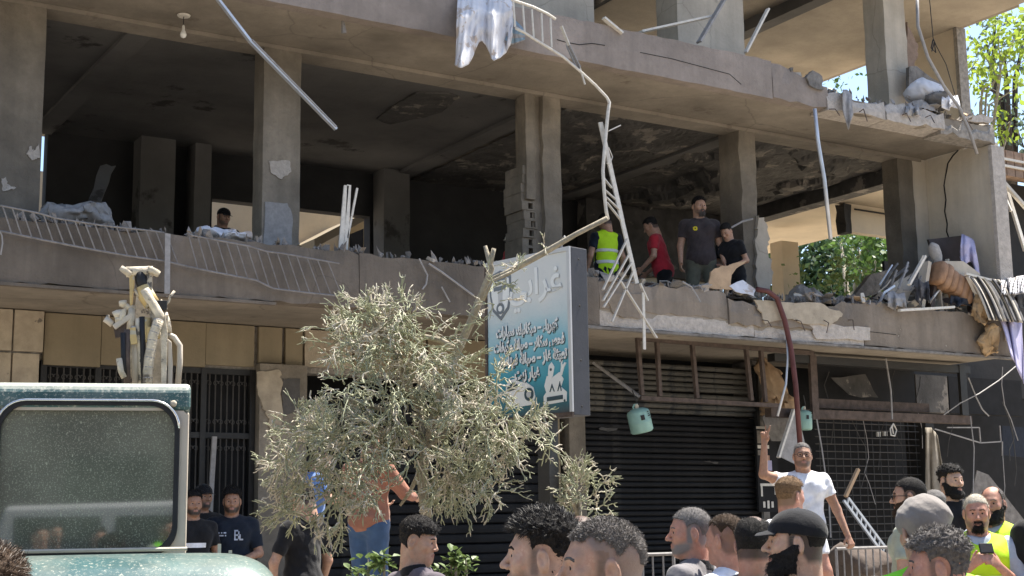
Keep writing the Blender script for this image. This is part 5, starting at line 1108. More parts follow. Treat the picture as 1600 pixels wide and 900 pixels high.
# ------------------------------------------------------------------ shop front things
t = thing('awning_frame', 'rusty steel awning frame in front of the right shutter', 'frame'); Yf = 13.2
fb = lambda a, b, w: MB().bar(at(*a, Y=Yf), at(*b, Y=Yf), w, .05)
fb((995, 529), (1270, 552), .06).build('top_rail', 'rust', t); fb((1000, 622), (1218, 634), .06).build('bottom_rail', 'rust', t)
for a, b in (((996, 527), (1003, 618)), ((1026, 528), (1031, 619)), ((1081, 533), (1089, 622)), ((1165, 540), (1174, 626)), ((1188, 542), (1196, 628))): fb(a, b, .045).build('upright', 'rust', t)
MB().bar(at(928, 567, Y=Yf+.6), at(1000, 620, Y=Yf), .05, .03).build('strut', 'grey_paint', t)
def canister(label, px, top_y, bot_y, half, Y, tilt):
    t = thing('gas_canister', label, 'gas canister', 'green gas canisters hanging from the steelwork'); a, b = at(px, top_y, Y=Y), at(px, bot_y, Y=Y); h = (a-b).length; R_ = (at(px+half, bot_y, Y=Y)-at(px-half, bot_y, Y=Y)).length/2
    t.location = b; t.rotation_euler = (0, tilt, 0)
    MB().lathe((0, 0, 0), [(R_*.5, 0), (R_*.86, .01*h), (R_, .08*h), (R_, .40*h), (R_*1.012, .42*h), (R_, .44*h), (R_, .80*h), (R_*.9, .90*h), (R_*.55, .975*h), (R_*.25, h)], 20).build('body', 'canister', t, smooth=True)
    MB().lathe((0, 0, h), [(R_*.2, -.01), (R_*.2, .03), (R_*.12, .05)], 10).build('valve', 'dusty_steel', t)
    MB().tube([(-R_*.35, 0, h*.97), (-R_*.38, 0, h*1.08), (-R_*.2, 0, h*1.16), (R_*.12, 0, h*1.15), (R_*.15, 0, h*1.02)], .011, 6).build('handle', 'canister', t)
    MB().tube([(0, 0, h*1.02), (.02, 0, h*1.3), (-.01, 0, h*1.75)], .007, 5).build('hook_wire', 'dark_iron', t)
    # flat print on the shell
    mb = MB()
    for (th, z, w, hh) in ((-1.9, .62, .35, .2), (-1.15, .64, .4, .05), (-1.15, .72, .3, .03), (-1.25, .80, .25, .04), (-1.0, .55, .3, .03)):
        ns = 5; vs = []; 
        for i in range(ns+1): a_ = th-w/2+w*i/ns; vs += [((R_+.004)*math.cos(a_), (R_+.004)*math.sin(a_), (z-hh/2)*h), ((R_+.004)*math.cos(a_), (R_+.004)*math.sin(a_), (z+hh/2)*h)]
        mb.add(vs, [(2*i, 2*i+2, 2*i+3, 2*i+1) for i in range(ns)])
    mb.build('stencil_print', 'dark_iron', t, fixn=False, kind='stuff')
canister('green gas canister tilted under the awning frame', 1004, 637, 676, 14.5, 13.15, -.25)
canister('smaller green gas canister hanging beside the red hose', 1257, 641, 672, 9, 13.2, .05)
MB().tube(L([(1183, 452), (1200, 455), (1214, 466), (1226, 500), (1236, 545), (1243, 600), (1250, 692)], YO-.1), .032, 8).build('red_hose', 'red_hose', None, 'thick dark red hose running down from the first floor edge', 'hose', smooth=True)
MB().tube(L([(1229, 520), (1231, 560), (1228, 600), (1215, 650)], YO-.05), .016, 6).build('grey_cable', 'alu', None, 'thin grey cable hanging beside the red hose', 'cable', smooth=True)
blob('torn brown insulation bulging behind the red hose', 'insulation', 'brown_paper', at(1214, 618, Y=YG-.2), (.24, .12, .42), 0, 0, 'insulation', .24, 31, 4, 3)
board('dark grey panel fragment under the brown insulation', 'panel_fragment', 'rubble_dark', [(1192, 652), (1215, 630), (1238, 665), (1228, 690), (1205, 690)], YG-.4, .03, 'panel', 1, 0, 32)
board('tilted grey metal panel left of the arm waving man', 'metal_panel', 'canister' if False else 'grey_paint', [(1216, 712), (1238, 640), (1246, 640), (1262, 712), (1252, 730)], 13.2, .03, 'panel', 0, 0, 33)
MB().bar(at(1240, 640, Y=13.15), at(1216, 715, Y=13.15), .05, .03).build('panel_edge', 'white_paint', None, 'pale edge strip beside the tilted grey panel', 'strip')
t = thing('poster_rack', 'rack of dark posters with white shapes beside the right shutter', 'poster rack'); x0, x1 = at(1182, 700, Y=YG-.15).x, at(1214, 700, Y=YG-.15).x
za, zb = gz(1195, 800), gz(1195, 668)
MB().box((x0, YG-.15, za), (x1, YG-.11, zb)).build('board', 'black_inside', t)
hh = (zb-za)
for u0, v0, u1, v1, m in ((.02, .97, .98, 1.0, 'white_paint'), (.05, .80, .55, .95, 'rubble'), (.05, .74, .6, .78, 'white_paint'), (.05, .66, .5, .72, 'rubble'), (.3, .48, .7, .6, 'lilac_cloth'), (.45, .60, .6, .66, 'skin'), (.1, .30, .95, .33, 'white_paint'), (.12, .18, .2, .30, 'white_paint'), (.78, .20, .86, .32, 'white_paint'), (.2, .05, .3, .12, 'white_paint'), (.4, .04, .5, .13, 'white_paint'), (.6, .05, .7, .12, 'white_paint')):
    MB().box((x0+(x1-x0)*u0, YG-.156, za+hh*v0), (x0+(x1-x0)*u1, YG-.1505, za+hh*v1)).build('poster_print', m, t)
cloth('tan curtain hanging beside the dark grille', 'curtain', 'khaki' if False else 'c_khaki', [(1446, 668, 800, 0), (1455, 668, 800, 6), (1465, 680, 800, 20)], YG-.25, .03, 2, 14, out=.03, seed=10, nu=16)
board('large dark grey sheet leaning at the far right shop', 'dark_sheet', 'rubble_dark', [(1505, 830), (1527, 735), (1545, 742), (1600, 812), (1600, 850)], YG-.5, .02, 'sheet', 0, 0, 34)
board('bluish dark panel hanging in the far right shop', 'blue_sheet', 'c_navy', [(1566, 665), (1602, 668), (1602, 715), (1566, 711)], YG-.3, .02, 'panel', 0, 0, 35)
t = thing('fallen_ceiling_frame', 'fallen ceiling frame with wires in the far right shop', 'frame'); 
for a, b in (((1460, 670), (1532, 692)), ((1532, 692), (1564, 690)), ((1564, 690), (1562, 665)), ((1530, 668), (1532, 692)), ((1566, 690), (1566, 712)), ((1480, 668), (1530, 668))): MB().bar(at(*a, Y=YG-.35), at(*b, Y=YG-.35), .016).build('frame_bar', 'grey_paint', t)
for i, (ps, rr) in enumerate((([(1384, 560), (1392, 610), (1394, 655)], .012), ([(1513, 590), (1525, 620), (1535, 640), (1545, 650)], .010), ([(1590, 570), (1560, 595), (1530, 615), (1500, 630), (1475, 648)], .008), ([(1516, 650), (1522, 700), (1520, 790), (1524, 830)], .008), ([(1566, 700), (1570, 760), (1566, 820)], .006), ([(1276, 655), (1284, 700), (1295, 780), (1298, 840)], .010))):
    MB().tube(L(ps, 13.15), rr, 5).build('hanging_wire', 'grey_paint', None, ('wire hanging before the shop fascia', 'short wire on the steel post', 'long slack wire slanting to the right corner', 'wire hanging down through the fallen frame', 'wire hanging by the bluish panel', 'wire hanging before the grille')[i]+' of the right hand shop', 'wire')
MB().tube(L([(1396, 662), (1391, 670), (1392, 680), (1398, 681), (1401, 672), (1396, 662), (1394, 668), (1396, 678)], 13.1), .010, 5).build('cable_loop', 'white_paint', None, 'white cable loop hung under the steel beam', 'cable')
for px, py in ((1374, 679), (1384, 678)): 
    p = at(px, py, Y=YG+.3); MB().box((p.x-.035, p.y, p.z-.03), (p.x+.035, p.y+.03, p.z+.04)).build('light_fitting', 'bulb', None, 'pale square fitting in the dark behind the grille', 'fitting', 'square fittings behind the grille')
t = thing('lattice_pole', 'pale lattice pole leaning before the dark grille', 'pole'); Yl = 12.4
A_, B_ = (1325, 778), (1388, 862)
MB().bar(at(*A_, Y=Yl), at(*B_, Y=Yl), .03).build('chord', 'alu', t); MB().bar(at(A_[0]-7, A_[1]+4, Y=Yl), at(B_[0]-8, B_[1]+4, Y=Yl), .03).build('chord', 'alu', t)
for i in range(9):
    u = i/9; MB().bar(at(A_[0]+63*u, A_[1]+84*u, Y=Yl), at(A_[0]-7+63*(u+.09), A_[1]+4+84*(u+.09), Y=Yl), .02).build('brace', 'alu', t)
MB().bar(at(1321, 776, Y=Yl), at(1341, 733, Y=Yl), .04).build('broken_end', 'brown_paper', t)
r3 = random.Random(21)
for i in range(12):
    x = r3.uniform(1285, 1590); y0 = r3.uniform(555, 660); n_ = r3.randint(3, 5); ps = [(x, y0)]
    for k in range(n_): ps.append((ps[-1][0]+r3.uniform(-9, 11), ps[-1][1]+r3.uniform(14, 34)))
    MB().tube(L(ps, YG-.3-.4*r3.random()), r3.uniform(.004, .008), 5).build('hanging_wire', r3.choice(['gate_bar', 'grey_paint', 'black_rubber']), None, 'thin torn wire dangling inside the wrecked shop at the right', 'wire', 'torn wires dangling in the wrecked shop')
board('scorched board hanging above the steel beam', 'torn_board', 'scorch', [(1300, 590), (1350, 585), (1372, 622), (1330, 618)], YG-.25, .02, 'board', 2.5, .1, 51)
# crowd barriers
for x0, x1, yt, Yb, lb in ((1003, 1052, 866, 11.0, 'grey crowd barrier before the right shutter'), (1306, 1408, 856, 11.4, 'grey crowd barrier before the dark grille')):
    t = thing('crowd_barrier', lb, 'barrier', 'crowd barriers before the shops'); z = at((x0+x1)/2, yt, Y=Yb).z; xa, xb = at(x0, yt, Y=Yb).x, at(x1, yt, Y=Yb).x
    MB().tube([(xa, Yb, z), (xb, Yb, z)], .018, 6).build('rail', 'rail_grey', t); MB().tube([(xa, Yb, .5), (xb, Yb, .5)], .018, 6).build('rail', 'rail_grey', t)
    n = int((xb-xa)/.11)
    for i in range(n+1): MB().tube([(xa+(xb-xa)*i/n, Yb, .5), (xa+(xb-xa)*i/n, Yb, z)], .010 if 0 < i < n else .018, 5).build('bar', 'rail_grey', t)
    for x in (xa+.1, xb-.1): MB().bar((x, Yb-.25, .37), (x, Yb+.25, .37), .04).build('foot', 'rail_grey', t); 
    for x in (xa+.1, xb-.1): MB().bar((x, Yb, .37), (x, Yb, .5), .035).build('leg', 'rail_grey', t)
blob('dark brown bundle behind the right crowd barrier', 'bundle', 'c_brown', at(1345, 880, Y=11.9), (.4, .3, .18), 0, 0, 'bundle', .12, 40, 3, 3)
MB().box((8.2, 9.0, .35), (9.6, 10.0, .72)).build('concrete_block', 'rubble', None, 'low concrete block under the arm waving man', 'block', bevel=.02)
MB().box((4.9, 9.4, .35), (8.0, 10.3, .92)).build('planter_wall', 'rubble', None, 'low rough wall behind the dusty tree', 'wall', bevel=.02)
# ------------------------------------------------------------------ the shop sign on its post
DS = 9.5
s_tr, s_br = at(886, 390, D=DS), at(889, 652, D=DS); zt, zb = s_tr.z, s_br.z
s_tl = at(757, 417, Z=zt); dirL = Vector((s_tl.x-s_tr.x, s_tl.y-s_tr.y, 0)); SW = dirL.length; dirL.normalize()
nS = Vector((-dirL.y, dirL.x, 0)); nS = nS if nS.x < 0 else -nS          # towards the camera's left
dS = (at(920, 395, D=DS)-s_tr); TH = .16
SIGN = thing('shop_sign', 'double sided garage sign box with white and teal Arabic face on a post', 'sign')
SM = Matrix((dirL*-1, nS*-1, Vector((0, 0, 1)))).transposed()            # local x: right along the face, y: into the box, z up
SIGN.matrix_world = Matrix.Translation(Vector((s_tl.x, s_tl.y, zb))) @ SM.to_4x4()
HS = zt-zb
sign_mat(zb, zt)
fr = .022
MB().box((0, .012, 0), (SW+fr, .012+TH, HS+fr)).build('box', 'sign_box', SIGN, bevel=.006)
for lo, hi in (((0, -.004, -.01), (SW+fr, .0115, fr)), ((0, -.004, HS-fr*.3), (SW+fr, .0115, HS+fr)), ((SW-.004, -.004, fr+.0005), (SW+fr, .0115, HS-fr*.35)), ((0, -.004, fr+.0005), (fr, .0115, HS-fr*.35))): MB().box(lo, hi).build('frame_strip', 'sign_grey' if lo[2] > .5 or lo[0] > .1 else 'rust', SIGN)
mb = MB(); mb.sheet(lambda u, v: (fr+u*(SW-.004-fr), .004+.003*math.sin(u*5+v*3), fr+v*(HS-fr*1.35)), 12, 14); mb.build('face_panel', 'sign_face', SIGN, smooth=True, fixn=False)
for z in (.06, HS*.33, HS*.66, HS-.06): MB().lathe((SW+fr+.001, .09, z), [(.008, 0), (.006, .004)], 8, Matrix.Rotation(math.pi/2, 3, 'Y')).build('rivet', 'gate_bar', SIGN)
MB().tube([(SW-.1, .05, HS+fr), (SW-.1, .05, HS+.09), (SW-.07, .05, HS+.11), (SW-.05, .05, HS+.07)], .008, 5).build('hanging_loop', 'grey_paint', SIGN)
pp0 = at(836, 660, D=DS); pu = (Vector((pp0.x, pp0.y, 0))-Vector((s_tl.x, s_tl.y, 0))).dot(dirL*-1)
MB().box((pu-.055, .04, -zb+.14), (pu+.055, .13, -.001)).build('post', 'dark_iron', SIGN)
# Arabic presentation forms, laid out left to right in reading-reversed order
AF = {'ا': (0xFE8D, 0xFE8E), 'ب': (0xFE8F, 0xFE90, 0xFE91, 0xFE92), 'ت': (0xFE95, 0xFE96, 0xFE97, 0xFE98), 'ة': (0xFE93, 0xFE94), 'ح': (0xFEA1, 0xFEA2, 0xFEA3, 0xFEA4), 'ر': (0xFEAD, 0xFEAE), 'ز': (0xFEAF, 0xFEB0), 'س': (0xFEB1, 0xFEB2, 0xFEB3, 0xFEB4), 'ص': (0xFEB9, 0xFEBA, 0xFEBB, 0xFEBC), 'ع': (0xFEC9, 0xFECA, 0xFECB, 0xFECC), 'غ': (0xFECD, 0xFECE, 0xFECF, 0xFED0), 'ف': (0xFED1, 0xFED2, 0xFED3, 0xFED4), 'ك': (0xFED9, 0xFEDA, 0xFEDB, 0xFEDC), 'م': (0xFEE1, 0xFEE2, 0xFEE3, 0xFEE4), 'ن': (0xFEE5, 0xFEE6, 0xFEE7, 0xFEE8), 'ه': (0xFEE9, 0xFEEA, 0xFEEB, 0xFEEC), 'ي': (0xFEF1, 0xFEF2, 0xFEF3, 0xFEF4), 'ء': (0xFE80,), 'ئ': (0xFE89, 0xFE8A, 0xFE8B, 0xFE8C)}
def shape(txt):
    out = []
    for i, ch in enumerate(txt):
        if ch not in AF: out.append(ch); continue
        fm = AF[ch]; pv = txt[i-1] if i else ' '; nx = txt[i+1] if i+1 < len(txt) else ' '
        pj_ = pv in AF and len(AF[pv]) == 4; nj = len(fm) == 4 and nx in AF and nx != 'ء'
        k = (3 if nj else 1) if pj_ and len(fm) > 1 else (2 if nj else 0); out.append(chr(fm[k]))
    return ''.join(reversed(out))
def text_mesh(txt, size, width=None, off=0, extrude=0.002):
    cu = bpy.data.curves.new('text', 'FONT'); cu.body = txt; cu.size = size; cu.offset = off; cu.extrude = extrude; cu.resolution_u = 3
    o = bpy.data.objects.new('text', cu); COL.objects.link(o); dg = bpy.context.evaluated_depsgraph_get(); me = bpy.data.meshes.new_from_object(o.evaluated_get(dg)); bpy.data.objects.remove(o)
    if len(me.vertices):
        co = np.zeros(len(me.vertices)*3); me.vertices.foreach_get('co', co); co = co.reshape(-1, 3); co[:, 0] -= co[:, 0].min()
        if width: co[:, 0] *= width/co[:, 0].max()
        me.vertices.foreach_set('co', co.ravel()); me.update()
    return me
def sign_text(txt, x_right, z, size, width, m, name='lettering', y=.0, off=0, shadow=None, vs_=1.0):
    for (dx, dz, dy, mm, of) in (((.005, -.005, .0006, shadow, off),) if shadow else ())+((0, 0, 0, m, off),):
        me = text_mesh(shape(txt), size, width, of); me.materials.clear(); me.materials.append(MATS[mm]); me.name = name
        o = link(name, me, SIGN); o.matrix_local = Matrix.Translation((x_right-width+dx, y+dy-.0005, z+dz)) @ Matrix.Rotation(math.pi/2, 4, 'X'); o.scale = (1, vs_, 1)
W_ = SW
zz = lambda f: HS*f
sign_text('غرابي', W_*.93, zz(.765), .30, W_*.62, 'sign_white', shadow='sign_grey', off=.004, vs_=.85)
sign_text('كهرباء – ميكانيك سيارات', W_*.88, zz(.53), .10, W_*.74, 'sign_white', shadow='sign_ink', off=.0055)
sign_text('فحص سكانر – صيانة مكيفات', W_*.95, zz(.437), .10, W_*.84, 'sign_white', shadow='sign_ink', off=.0055)
sign_text('تعبئة غاز – صيانة فيتاس', W_*.98, zz(.345), .10, W_*.80, 'sign_white', shadow='sign_ink', off=.0055)
sign_text('غيار زيت', W_*.66, zz(.252), .10, W_*.30, 'sign_white', shadow='sign_ink', off=.0055)
def flat(polys, name, m, dy=0):
    mb = MB()
    for P in polys: mb.prism([(W_*u, HS*v) for u, v in P], 1, -.0015-dy, .0045-dy)
    return mb.build(name, m, SIGN, kind='stuff' if len(polys) > 1 else None)
circ = lambda u, v, r, n=14, a0=0: [(u+r*math.cos(a0+6.283*i/n), v+r*math.sin(a0+6.283*i/n)*W_/HS) for i in range(n)]
# shield emblem with piston
sh = [(.06, .93), (.20, .955), (.33, .915), (.335, .80), (.30, .70), (.20, .635), (.10, .70), (.065, .80)]
flat([sh], 'shield_emblem', 'emblem_ink'); flat([[(.2+(u-.2)*.82, .80+(v-.80)*.84) for u, v in sh]], 'shield_field', 'sign_white', .002)
flat([[(.12, .90), (.28, .905), (.28, .83), (.12, .825)]], 'piston_crown', 'emblem_ink', .004); flat([[(.13, .885), (.27, .89), (.27, .88), (.13, .875)], [(.13, .862), (.27, .867), (.27, .857), (.13, .852)]], 'piston_ring', 'sign_white', .006)
flat([[(.17, .825), (.23, .825), (.22, .72), (.18, .72)]], 'piston_rod', 'sign_grey', .004); flat([circ(.2, .71, .05)], 'rod_end', 'emblem_ink', .004); flat([circ(.2, .71, .025)], 'rod_eye', 'sign_white', .006)
# engine drawing with spanner, car drawing
flat([[(.70, .075), (.96, .085), (.965, .14), (.90, .175), (.93, .22), (.885, .265), (.80, .235), (.74, .25), (.71, .19), (.73, .15), (.70, .13)]], 'engine_drawing', 'sign_white')
flat([[(.76, .20), (.81, .245), (.83, .30), (.80, .33), (.765, .31), (.755, .26)]], 'engine_drawing_top', 'sign_white', .001)
flat([[(.89, .24), (.915, .245), (.94, .29), (.965, .315), (.945, .32), (.93, .305), (.918, .312), (.925, .335), (.905, .32), (.905, .29)]], 'spanner_drawing', 'sign_white', .001)
flat([[(.74, .095), (.92, .10), (.92, .125), (.74, .12)], [(.77, .15), (.80, .20), (.83, .15), (.82, .15), (.80, .18), (.78, .15)], [(.86, .15), (.89, .21), (.91, .15), (.90, .15), (.89, .185), (.87, .15)], circ(.79, .285, .012, 8), circ(.74, .085, .01, 8), circ(.94, .09, .01, 8)], 'engine_lines', 'sign_ink', .003)
flat([[(.25, .075), (.56, .085), (.60, .13), (.58, .19), (.50, .225), (.42, .235), (.36, .255), (.28, .25), (.25, .20)]], 'car_drawing', 'sign_white'); flat([circ(.53, .15, .055, 16)], 'car_lamp', 'sign_ink', .003); flat([circ(.53, .15, .028, 12)], 'car_lamp_lens', 'sign_grey', .005); flat([[(.27, .205), (.34, .235), (.40, .215), (.38, .19), (.28, .18)]], 'car_window', 'sign_ink', .003)

# ------------------------------------------------------------------ the excavator (seen from behind its cab)
HX = math.radians(18.2); xu = Vector((math.cos(HX), -math.sin(HX), 0)); xv = Vector((math.sin(HX), math.cos(HX), 0))
c0 = at(298.5, 599, D=7.0); EX = thing('excavator', 'dusty teal and beige excavator with round cornered rear window at the left', 'excavator')
EX.matrix_world = Matrix.Translation((c0.x, c0.y, 0)) @ Matrix((xu, xv, Vector((0, 0, 1)))).transposed().to_4x4()      # local: x right, y forward, origin below the cab's top right rear corner
inv = EX.matrix_world.inverted(); k_ = 7/F_PX
def ex(px, py, fwd=0): # local point on the plane fwd metres ahead of the cab's rear
    d = at(px, py, D=1.0)-Vector((0, 0, EYE)); o_ = inv @ Vector((0, 0, EYE)); dd = inv.to_3x3() @ d; t_ = (fwd-o_.y)/dd.y; return o_+dd*t_
zt_ = ex(150, 597).z; zb_ = 1.30; xl = ex(-24, 700).x; xr = 0.0; zmid_ = ex(150, 641).z; CD = 1.35
def rr(x0, x1, z0, z1, r, n=5):
    P = []
    for cx, cz, a in ((x1-r, z1-r, 0), (x0+r, z1-r, 90), (x0+r, z0+r, 180), (x1-r, z0+r, 270)):
        for i in range(n+1): t_ = math.radians(a+90*i/n); P.append((cx+r*math.cos(t_), cz+r*math.sin(t_)))
    return P
wx0, wx1, wz0, wz1 = ex(-6, 700).x, ex(277, 700).x, ex(150, 868).z, ex(150, 628).z
def ring_face(outer, inner, y0, y1):
    n = len(inner); mb = MB(); vs = []
    for y in (y0, y1): vs += [(p[0], y, p[1]) for p in outer]+[(p[0], y, p[1]) for p in inner]
    fs = []
    for i in range(n):
        j = (i+1) % n; fs += [(i, j, n+j, n+i), (2*n+i, 3*n+i, 3*n+j, 2*n+j), (i, 2*n+i, 2*n+j, j), (n+i, n+j, 3*n+j, 3*n+i)]
    return mb.add(vs, fs)
inn = rr(wx0, wx1, wz0, wz1, .135, 7)
def on_rect(p, x0, x1, z0, z1):   # push a ring point out to the rectangle
    cx, cz = (x0+x1)/2, (z0+z1)/2; dx, dz = p[0]-cx, p[1]-cz; s_ = min(((x1-x0)/2)/abs(dx) if dx else 9, ((z1-z0)/2)/abs(dz) if dz else 9); return (cx+dx*s_, cz+dz*s_)
out = [on_rect(p, xl+.012, xr-.012, wz0-.10, zmid_) for p in inn]
cab = thing; 
ring_face(out, inn, 0, .06).build('rear_frame', 'beige_paint', EX)
# roof band with rolled top edge
prof = [(0, zmid_), (-.004, zmid_+.02), (.0, zt_-.05), (.012, zt_-.018), (.04, zt_-.002), (.5, zt_+.02), (CD, zt_+.0), (CD, zmid_)]
mb = MB(); mb.prism(prof, 0, xl, xr); mb.build('roof', 'teal_roof', EX, bevel=.022)
for sx in (xl, xr-.05): MB().box((sx+.004, .061, zb_), (sx+.046, CD, zmid_-.001)).build('side_panel', 'beige_paint', EX, bevel=.012)
MB().box((xl+.05, CD-.05, zb_), (xr-.05, CD, zmid_-.002)).build('front_panel', 'black_inside', EX)
MB().box((xl+.05, .07, zb_), (xr-.05, CD-.06, zb_+.04)).build('cab_floor', 'black_inside', EX)
n_ = len(inn); mb = MB(); mb.add([(p[0], .028, p[1]) for p in inn]+[(p[0], .034, p[1]) for p in inn], [tuple(range(n_)), tuple(range(n_, 2*n_))[::-1]]); mb.build('rear_window', 'dusty_glass', EX)
ring_face([((p[0]-(wx0+wx1)/2)*1.025+(wx0+wx1)/2, (p[1]-(wz0+wz1)/2)*1.03+(wz0+wz1)/2) for p in inn], [((p[0]-(wx0+wx1)/2)*.965+(wx0+wx1)/2, (p[1]-(wz0+wz1)/2)*.955+(wz0+wz1)/2) for p in inn], -.016, .027).build('window_seal', 'black_rubber', EX, bevel=.004)
MB().tube([((p[0]-(wx0+wx1)/2)*1.015+(wx0+wx1)/2, -.02, (p[1]-(wz0+wz1)/2)*1.02+(wz0+wz1)/2) for p in inn[:16]], .0065, 6).build('chrome_trim', 'chrome', EX, smooth=True)
p = ex(271, 631); MB().lathe((p.x, -.003, p.z), [(.017, 0), (.017, .008), (.011, .014), (.004, .015)], 14, Matrix.Rotation(math.pi/2, 3, 'X')).build('bolt', 'dusty_steel', EX, smooth=True)
MB().box((xl+.35, .35, zb_+.05), (xr-.35, .8, zb_+.5)).build('seat', 'black_inside', EX, bevel=.05); MB().box((xl+.38, .32, zb_+.505), (xr-.38, .42, zb_+.95)).build('seat_back', 'black_inside', EX, bevel=.05)
# engine hood and counterweight below the window
hz = ex(300, 861).z; hx1 = ex(441, 880, -.45).x; hx0 = -1.5; R_h = .15
cs = [(-.75, .75), (-.80, .95), (-.78, hz-.22), (-.70, hz-.09), (-.58, hz-.025), (-.42, hz), (-.06, hz+.004), (-.05, .75)]     # (y, z) section
mb = MB(); vs = []; secs = []
for i, (x, sc) in enumerate([(hx0, 1), (-.4, 1), (hx1-.30, 1), (hx1-.20, .985), (hx1-.12, .95), (hx1-.06, .89), (hx1-.02, .80), (hx1, .66)]):
    secs.append(len(vs)); vs += [(x, -.42+(y+.42)*(.6+.4*sc), .95+(z-.95)*sc) for y, z in cs]
n = len(cs); fs = []
for s0, s1 in zip(secs, secs[1:]):
    for k in range(n): k2 = (k+1) % n; fs.append((s0+k, s0+k2, s1+k2, s1+k))
fs += [tuple(range(n)), tuple(range(secs[-1], secs[-1]+n))]
o = mb.add(vs, fs).build('engine_hood', 'teal_paint', EX, smooth=True); b = o.modifiers.new('sub', 'SUBSURF'); b.levels = b.render_levels = 2
MB().box((hx0, -.04, .6), (hx1-.1, 1.3, zb_-.002)).build('deck', 'beige_paint', EX, bevel=.02)
MB().box((hx0, -.7, .55), (hx1-.15, -.08, .74)).build('counterweight', 'teal_paint', EX, bevel=.03)
for px, py in ((343, 846), (360, 856)): p = ex(px, py, -.2); MB().bar((p.x, -.2, hz-.01), (p.x, -.2, p.z-.012), .016).build('latch', 'beige_paint', EX)
p = ex(150, 873, -.5); MB().tube([(ex(30, 870, -.1).x, -.05, hz+.012), (0, -.05, hz+.012)], .010, 6).build('ledge_trim', 'beige_paint', EX)
MB().lathe((-.7, .5, .28), [(.62, 0), (.62, .26)], 24).build('slew_ring', 'black_rubber', EX)
for sx in (-1.62, -.22):
    P = rr(-1.0, 2.0, .0, .56, .27, 6); m_ = MB(); m_.prism(P, 0, sx, sx+.42); m_.build('track', 'black_rubber', EX, bevel=.01)
    for i in range(22): MB().box((sx-.02, -.75+i*.115, -.0), (sx+.44, -.70+i*.115, .03)).build('grouser', 'dusty_steel', EX)
# boom beyond the cab: plates, ram, hoses and pipes
FB = 1.75
def bt(ps, r, name, m, f=FB, n=8): return MB().tube([ex(x, y, f+(q[0] if q else 0)) for (x, y, *q) in ps], [k*1.3 for k in r] if isinstance(r, list) else r*1.3, n).build(name, m, EX, smooth=True)
MB().prism([(ex(x, y, FB).x, ex(x, y, FB).z) for x, y in ((197, 640), (200, 560), (207, 500), (214, 440), (222, 425), (232, 426), (240, 470), (252, 520), (258, 600), (258, 640))], 1, FB+.14, FB+.30).build('boom', 'dusty_steel', EX, bevel=.01)
bt([(197, 425), (239, 424)], .026, 'cross_pin', 'dusty_steel'); bt([(195, 428), (200, 422)], .036, 'pin_head', 'dusty_steel'); bt([(237, 428), (241, 420)], .034, 'pin_head', 'dusty_steel')
MB().prism([(ex(x, y, FB).x, ex(x, y, FB).z) for x, y in ((202, 427), (211, 427), (209, 450), (206, 478), (203, 478))], 1, FB-.02, FB+.05).build('link_plate', 'yellow_paint', EX, bevel=.004)
MB().prism([(ex(x, y, FB).x, ex(x, y, FB).z) for x, y in ((203, 478), (206, 478), (211, 505), (205, 515))], 1, FB-.01, FB+.04).build('link_plate', 'dusty_steel', EX, bevel=.004)
MB().prism([(ex(x, y, FB).x, ex(x, y, FB).z) for x, y in ((229, 424), (238, 426), (237, 470), (230, 466))], 1, FB-.02, FB+.06).build('link_plate', 'dusty_steel', EX, bevel=.004)
bt([(219, 426), (221, 440), (225, 450)], .028, 'ram_rod', 'black_rubber'); bt([(223, 447), (229, 462), (238, 476)], [.034, .04, .038], 'taped_joint', 'yellow_paint')
bt([(226, 452, -.05), (234, 468, -.05), (242, 480, -.05), (249, 492, -.05), (248, 503, -.05)], .022, 'wrapped_hose', 'dusty_steel')
cp = [(248, 500), (244, 512), (239, 525), (236, 545), (233, 560), (231, 580), (231, 602)]
bt([(x, y, -.06) for x, y in cp], .024, 'corrugated_hose', 'dusty_steel')
for i in range(24):
    u = i/23*6; a_ = int(min(5, u)); f_ = u-a_; x = cp[a_][0]*(1-f_)+cp[a_+1][0]*f_; y = cp[a_][1]*(1-f_)+cp[a_+1][1]*f_; p = ex(x, y, FB-.06)
    d_ = Vector(ex(*cp[a_+1], FB-.06))-Vector(ex(*cp[a_], FB-.06)); q = d_.to_track_quat('Z', 'Y').to_matrix()
    MB().lathe(p, [(.022, -.006), (.031, -.003), (.031, .003), (.022, .006)], 10, q).build('hose_ring', 'dusty_steel' if i % 3 else 'grey_paint', EX, smooth=True)
bt([(228, 497), (227, 520), (229, 535)], .026, 'hose', 'yellow_paint', FB-.02); bt([(216, 500), (222, 520), (234, 528), (243, 500), (236, 478)], .020, 'hose', 'dusty_steel', FB+.02)
for i, (ps, r_, m_) in enumerate((([(205, 500), (206, 540), (204, 604)], .016, 'dusty_steel'), ([(210, 510), (212, 550), (212, 604)], .018, 'beige_paint'), ([(217, 498), (216, 520), (221, 560), (221, 604)], .016, 'dusty_steel'), ([(222, 495), (223, 540), (225, 604)], .014, 'black_rubber'), ([(199, 515), (198, 560), (199, 604)], .016, 'rust'), ([(192, 520), (193, 560), (195, 585)], .012, 'black_rubber'), ([(186, 560), (189, 580), (194, 590)], .014, 'dusty_steel'))): bt(ps, r_, 'hydraulic_pipe', m_, FB-.03*i*.5)
MB().prism([(ex(x, y, FB).x, ex(x, y, FB).z) for x, y in ((251, 497), (258, 494), (262, 520), (259, 640), (252, 640))], 1, FB-.05, FB-.01).build('boom_plate', 'dusty_steel', EX, bevel=.004)
MB().prism([(ex(x, y, FB).x, ex(x, y, FB).z) for x, y in ((262, 530), (268, 535), (270, 570), (268, 640), (262, 640))], 1, FB-.03, FB+.03).build('boom_plate', 'beige_paint', EX, bevel=.004)
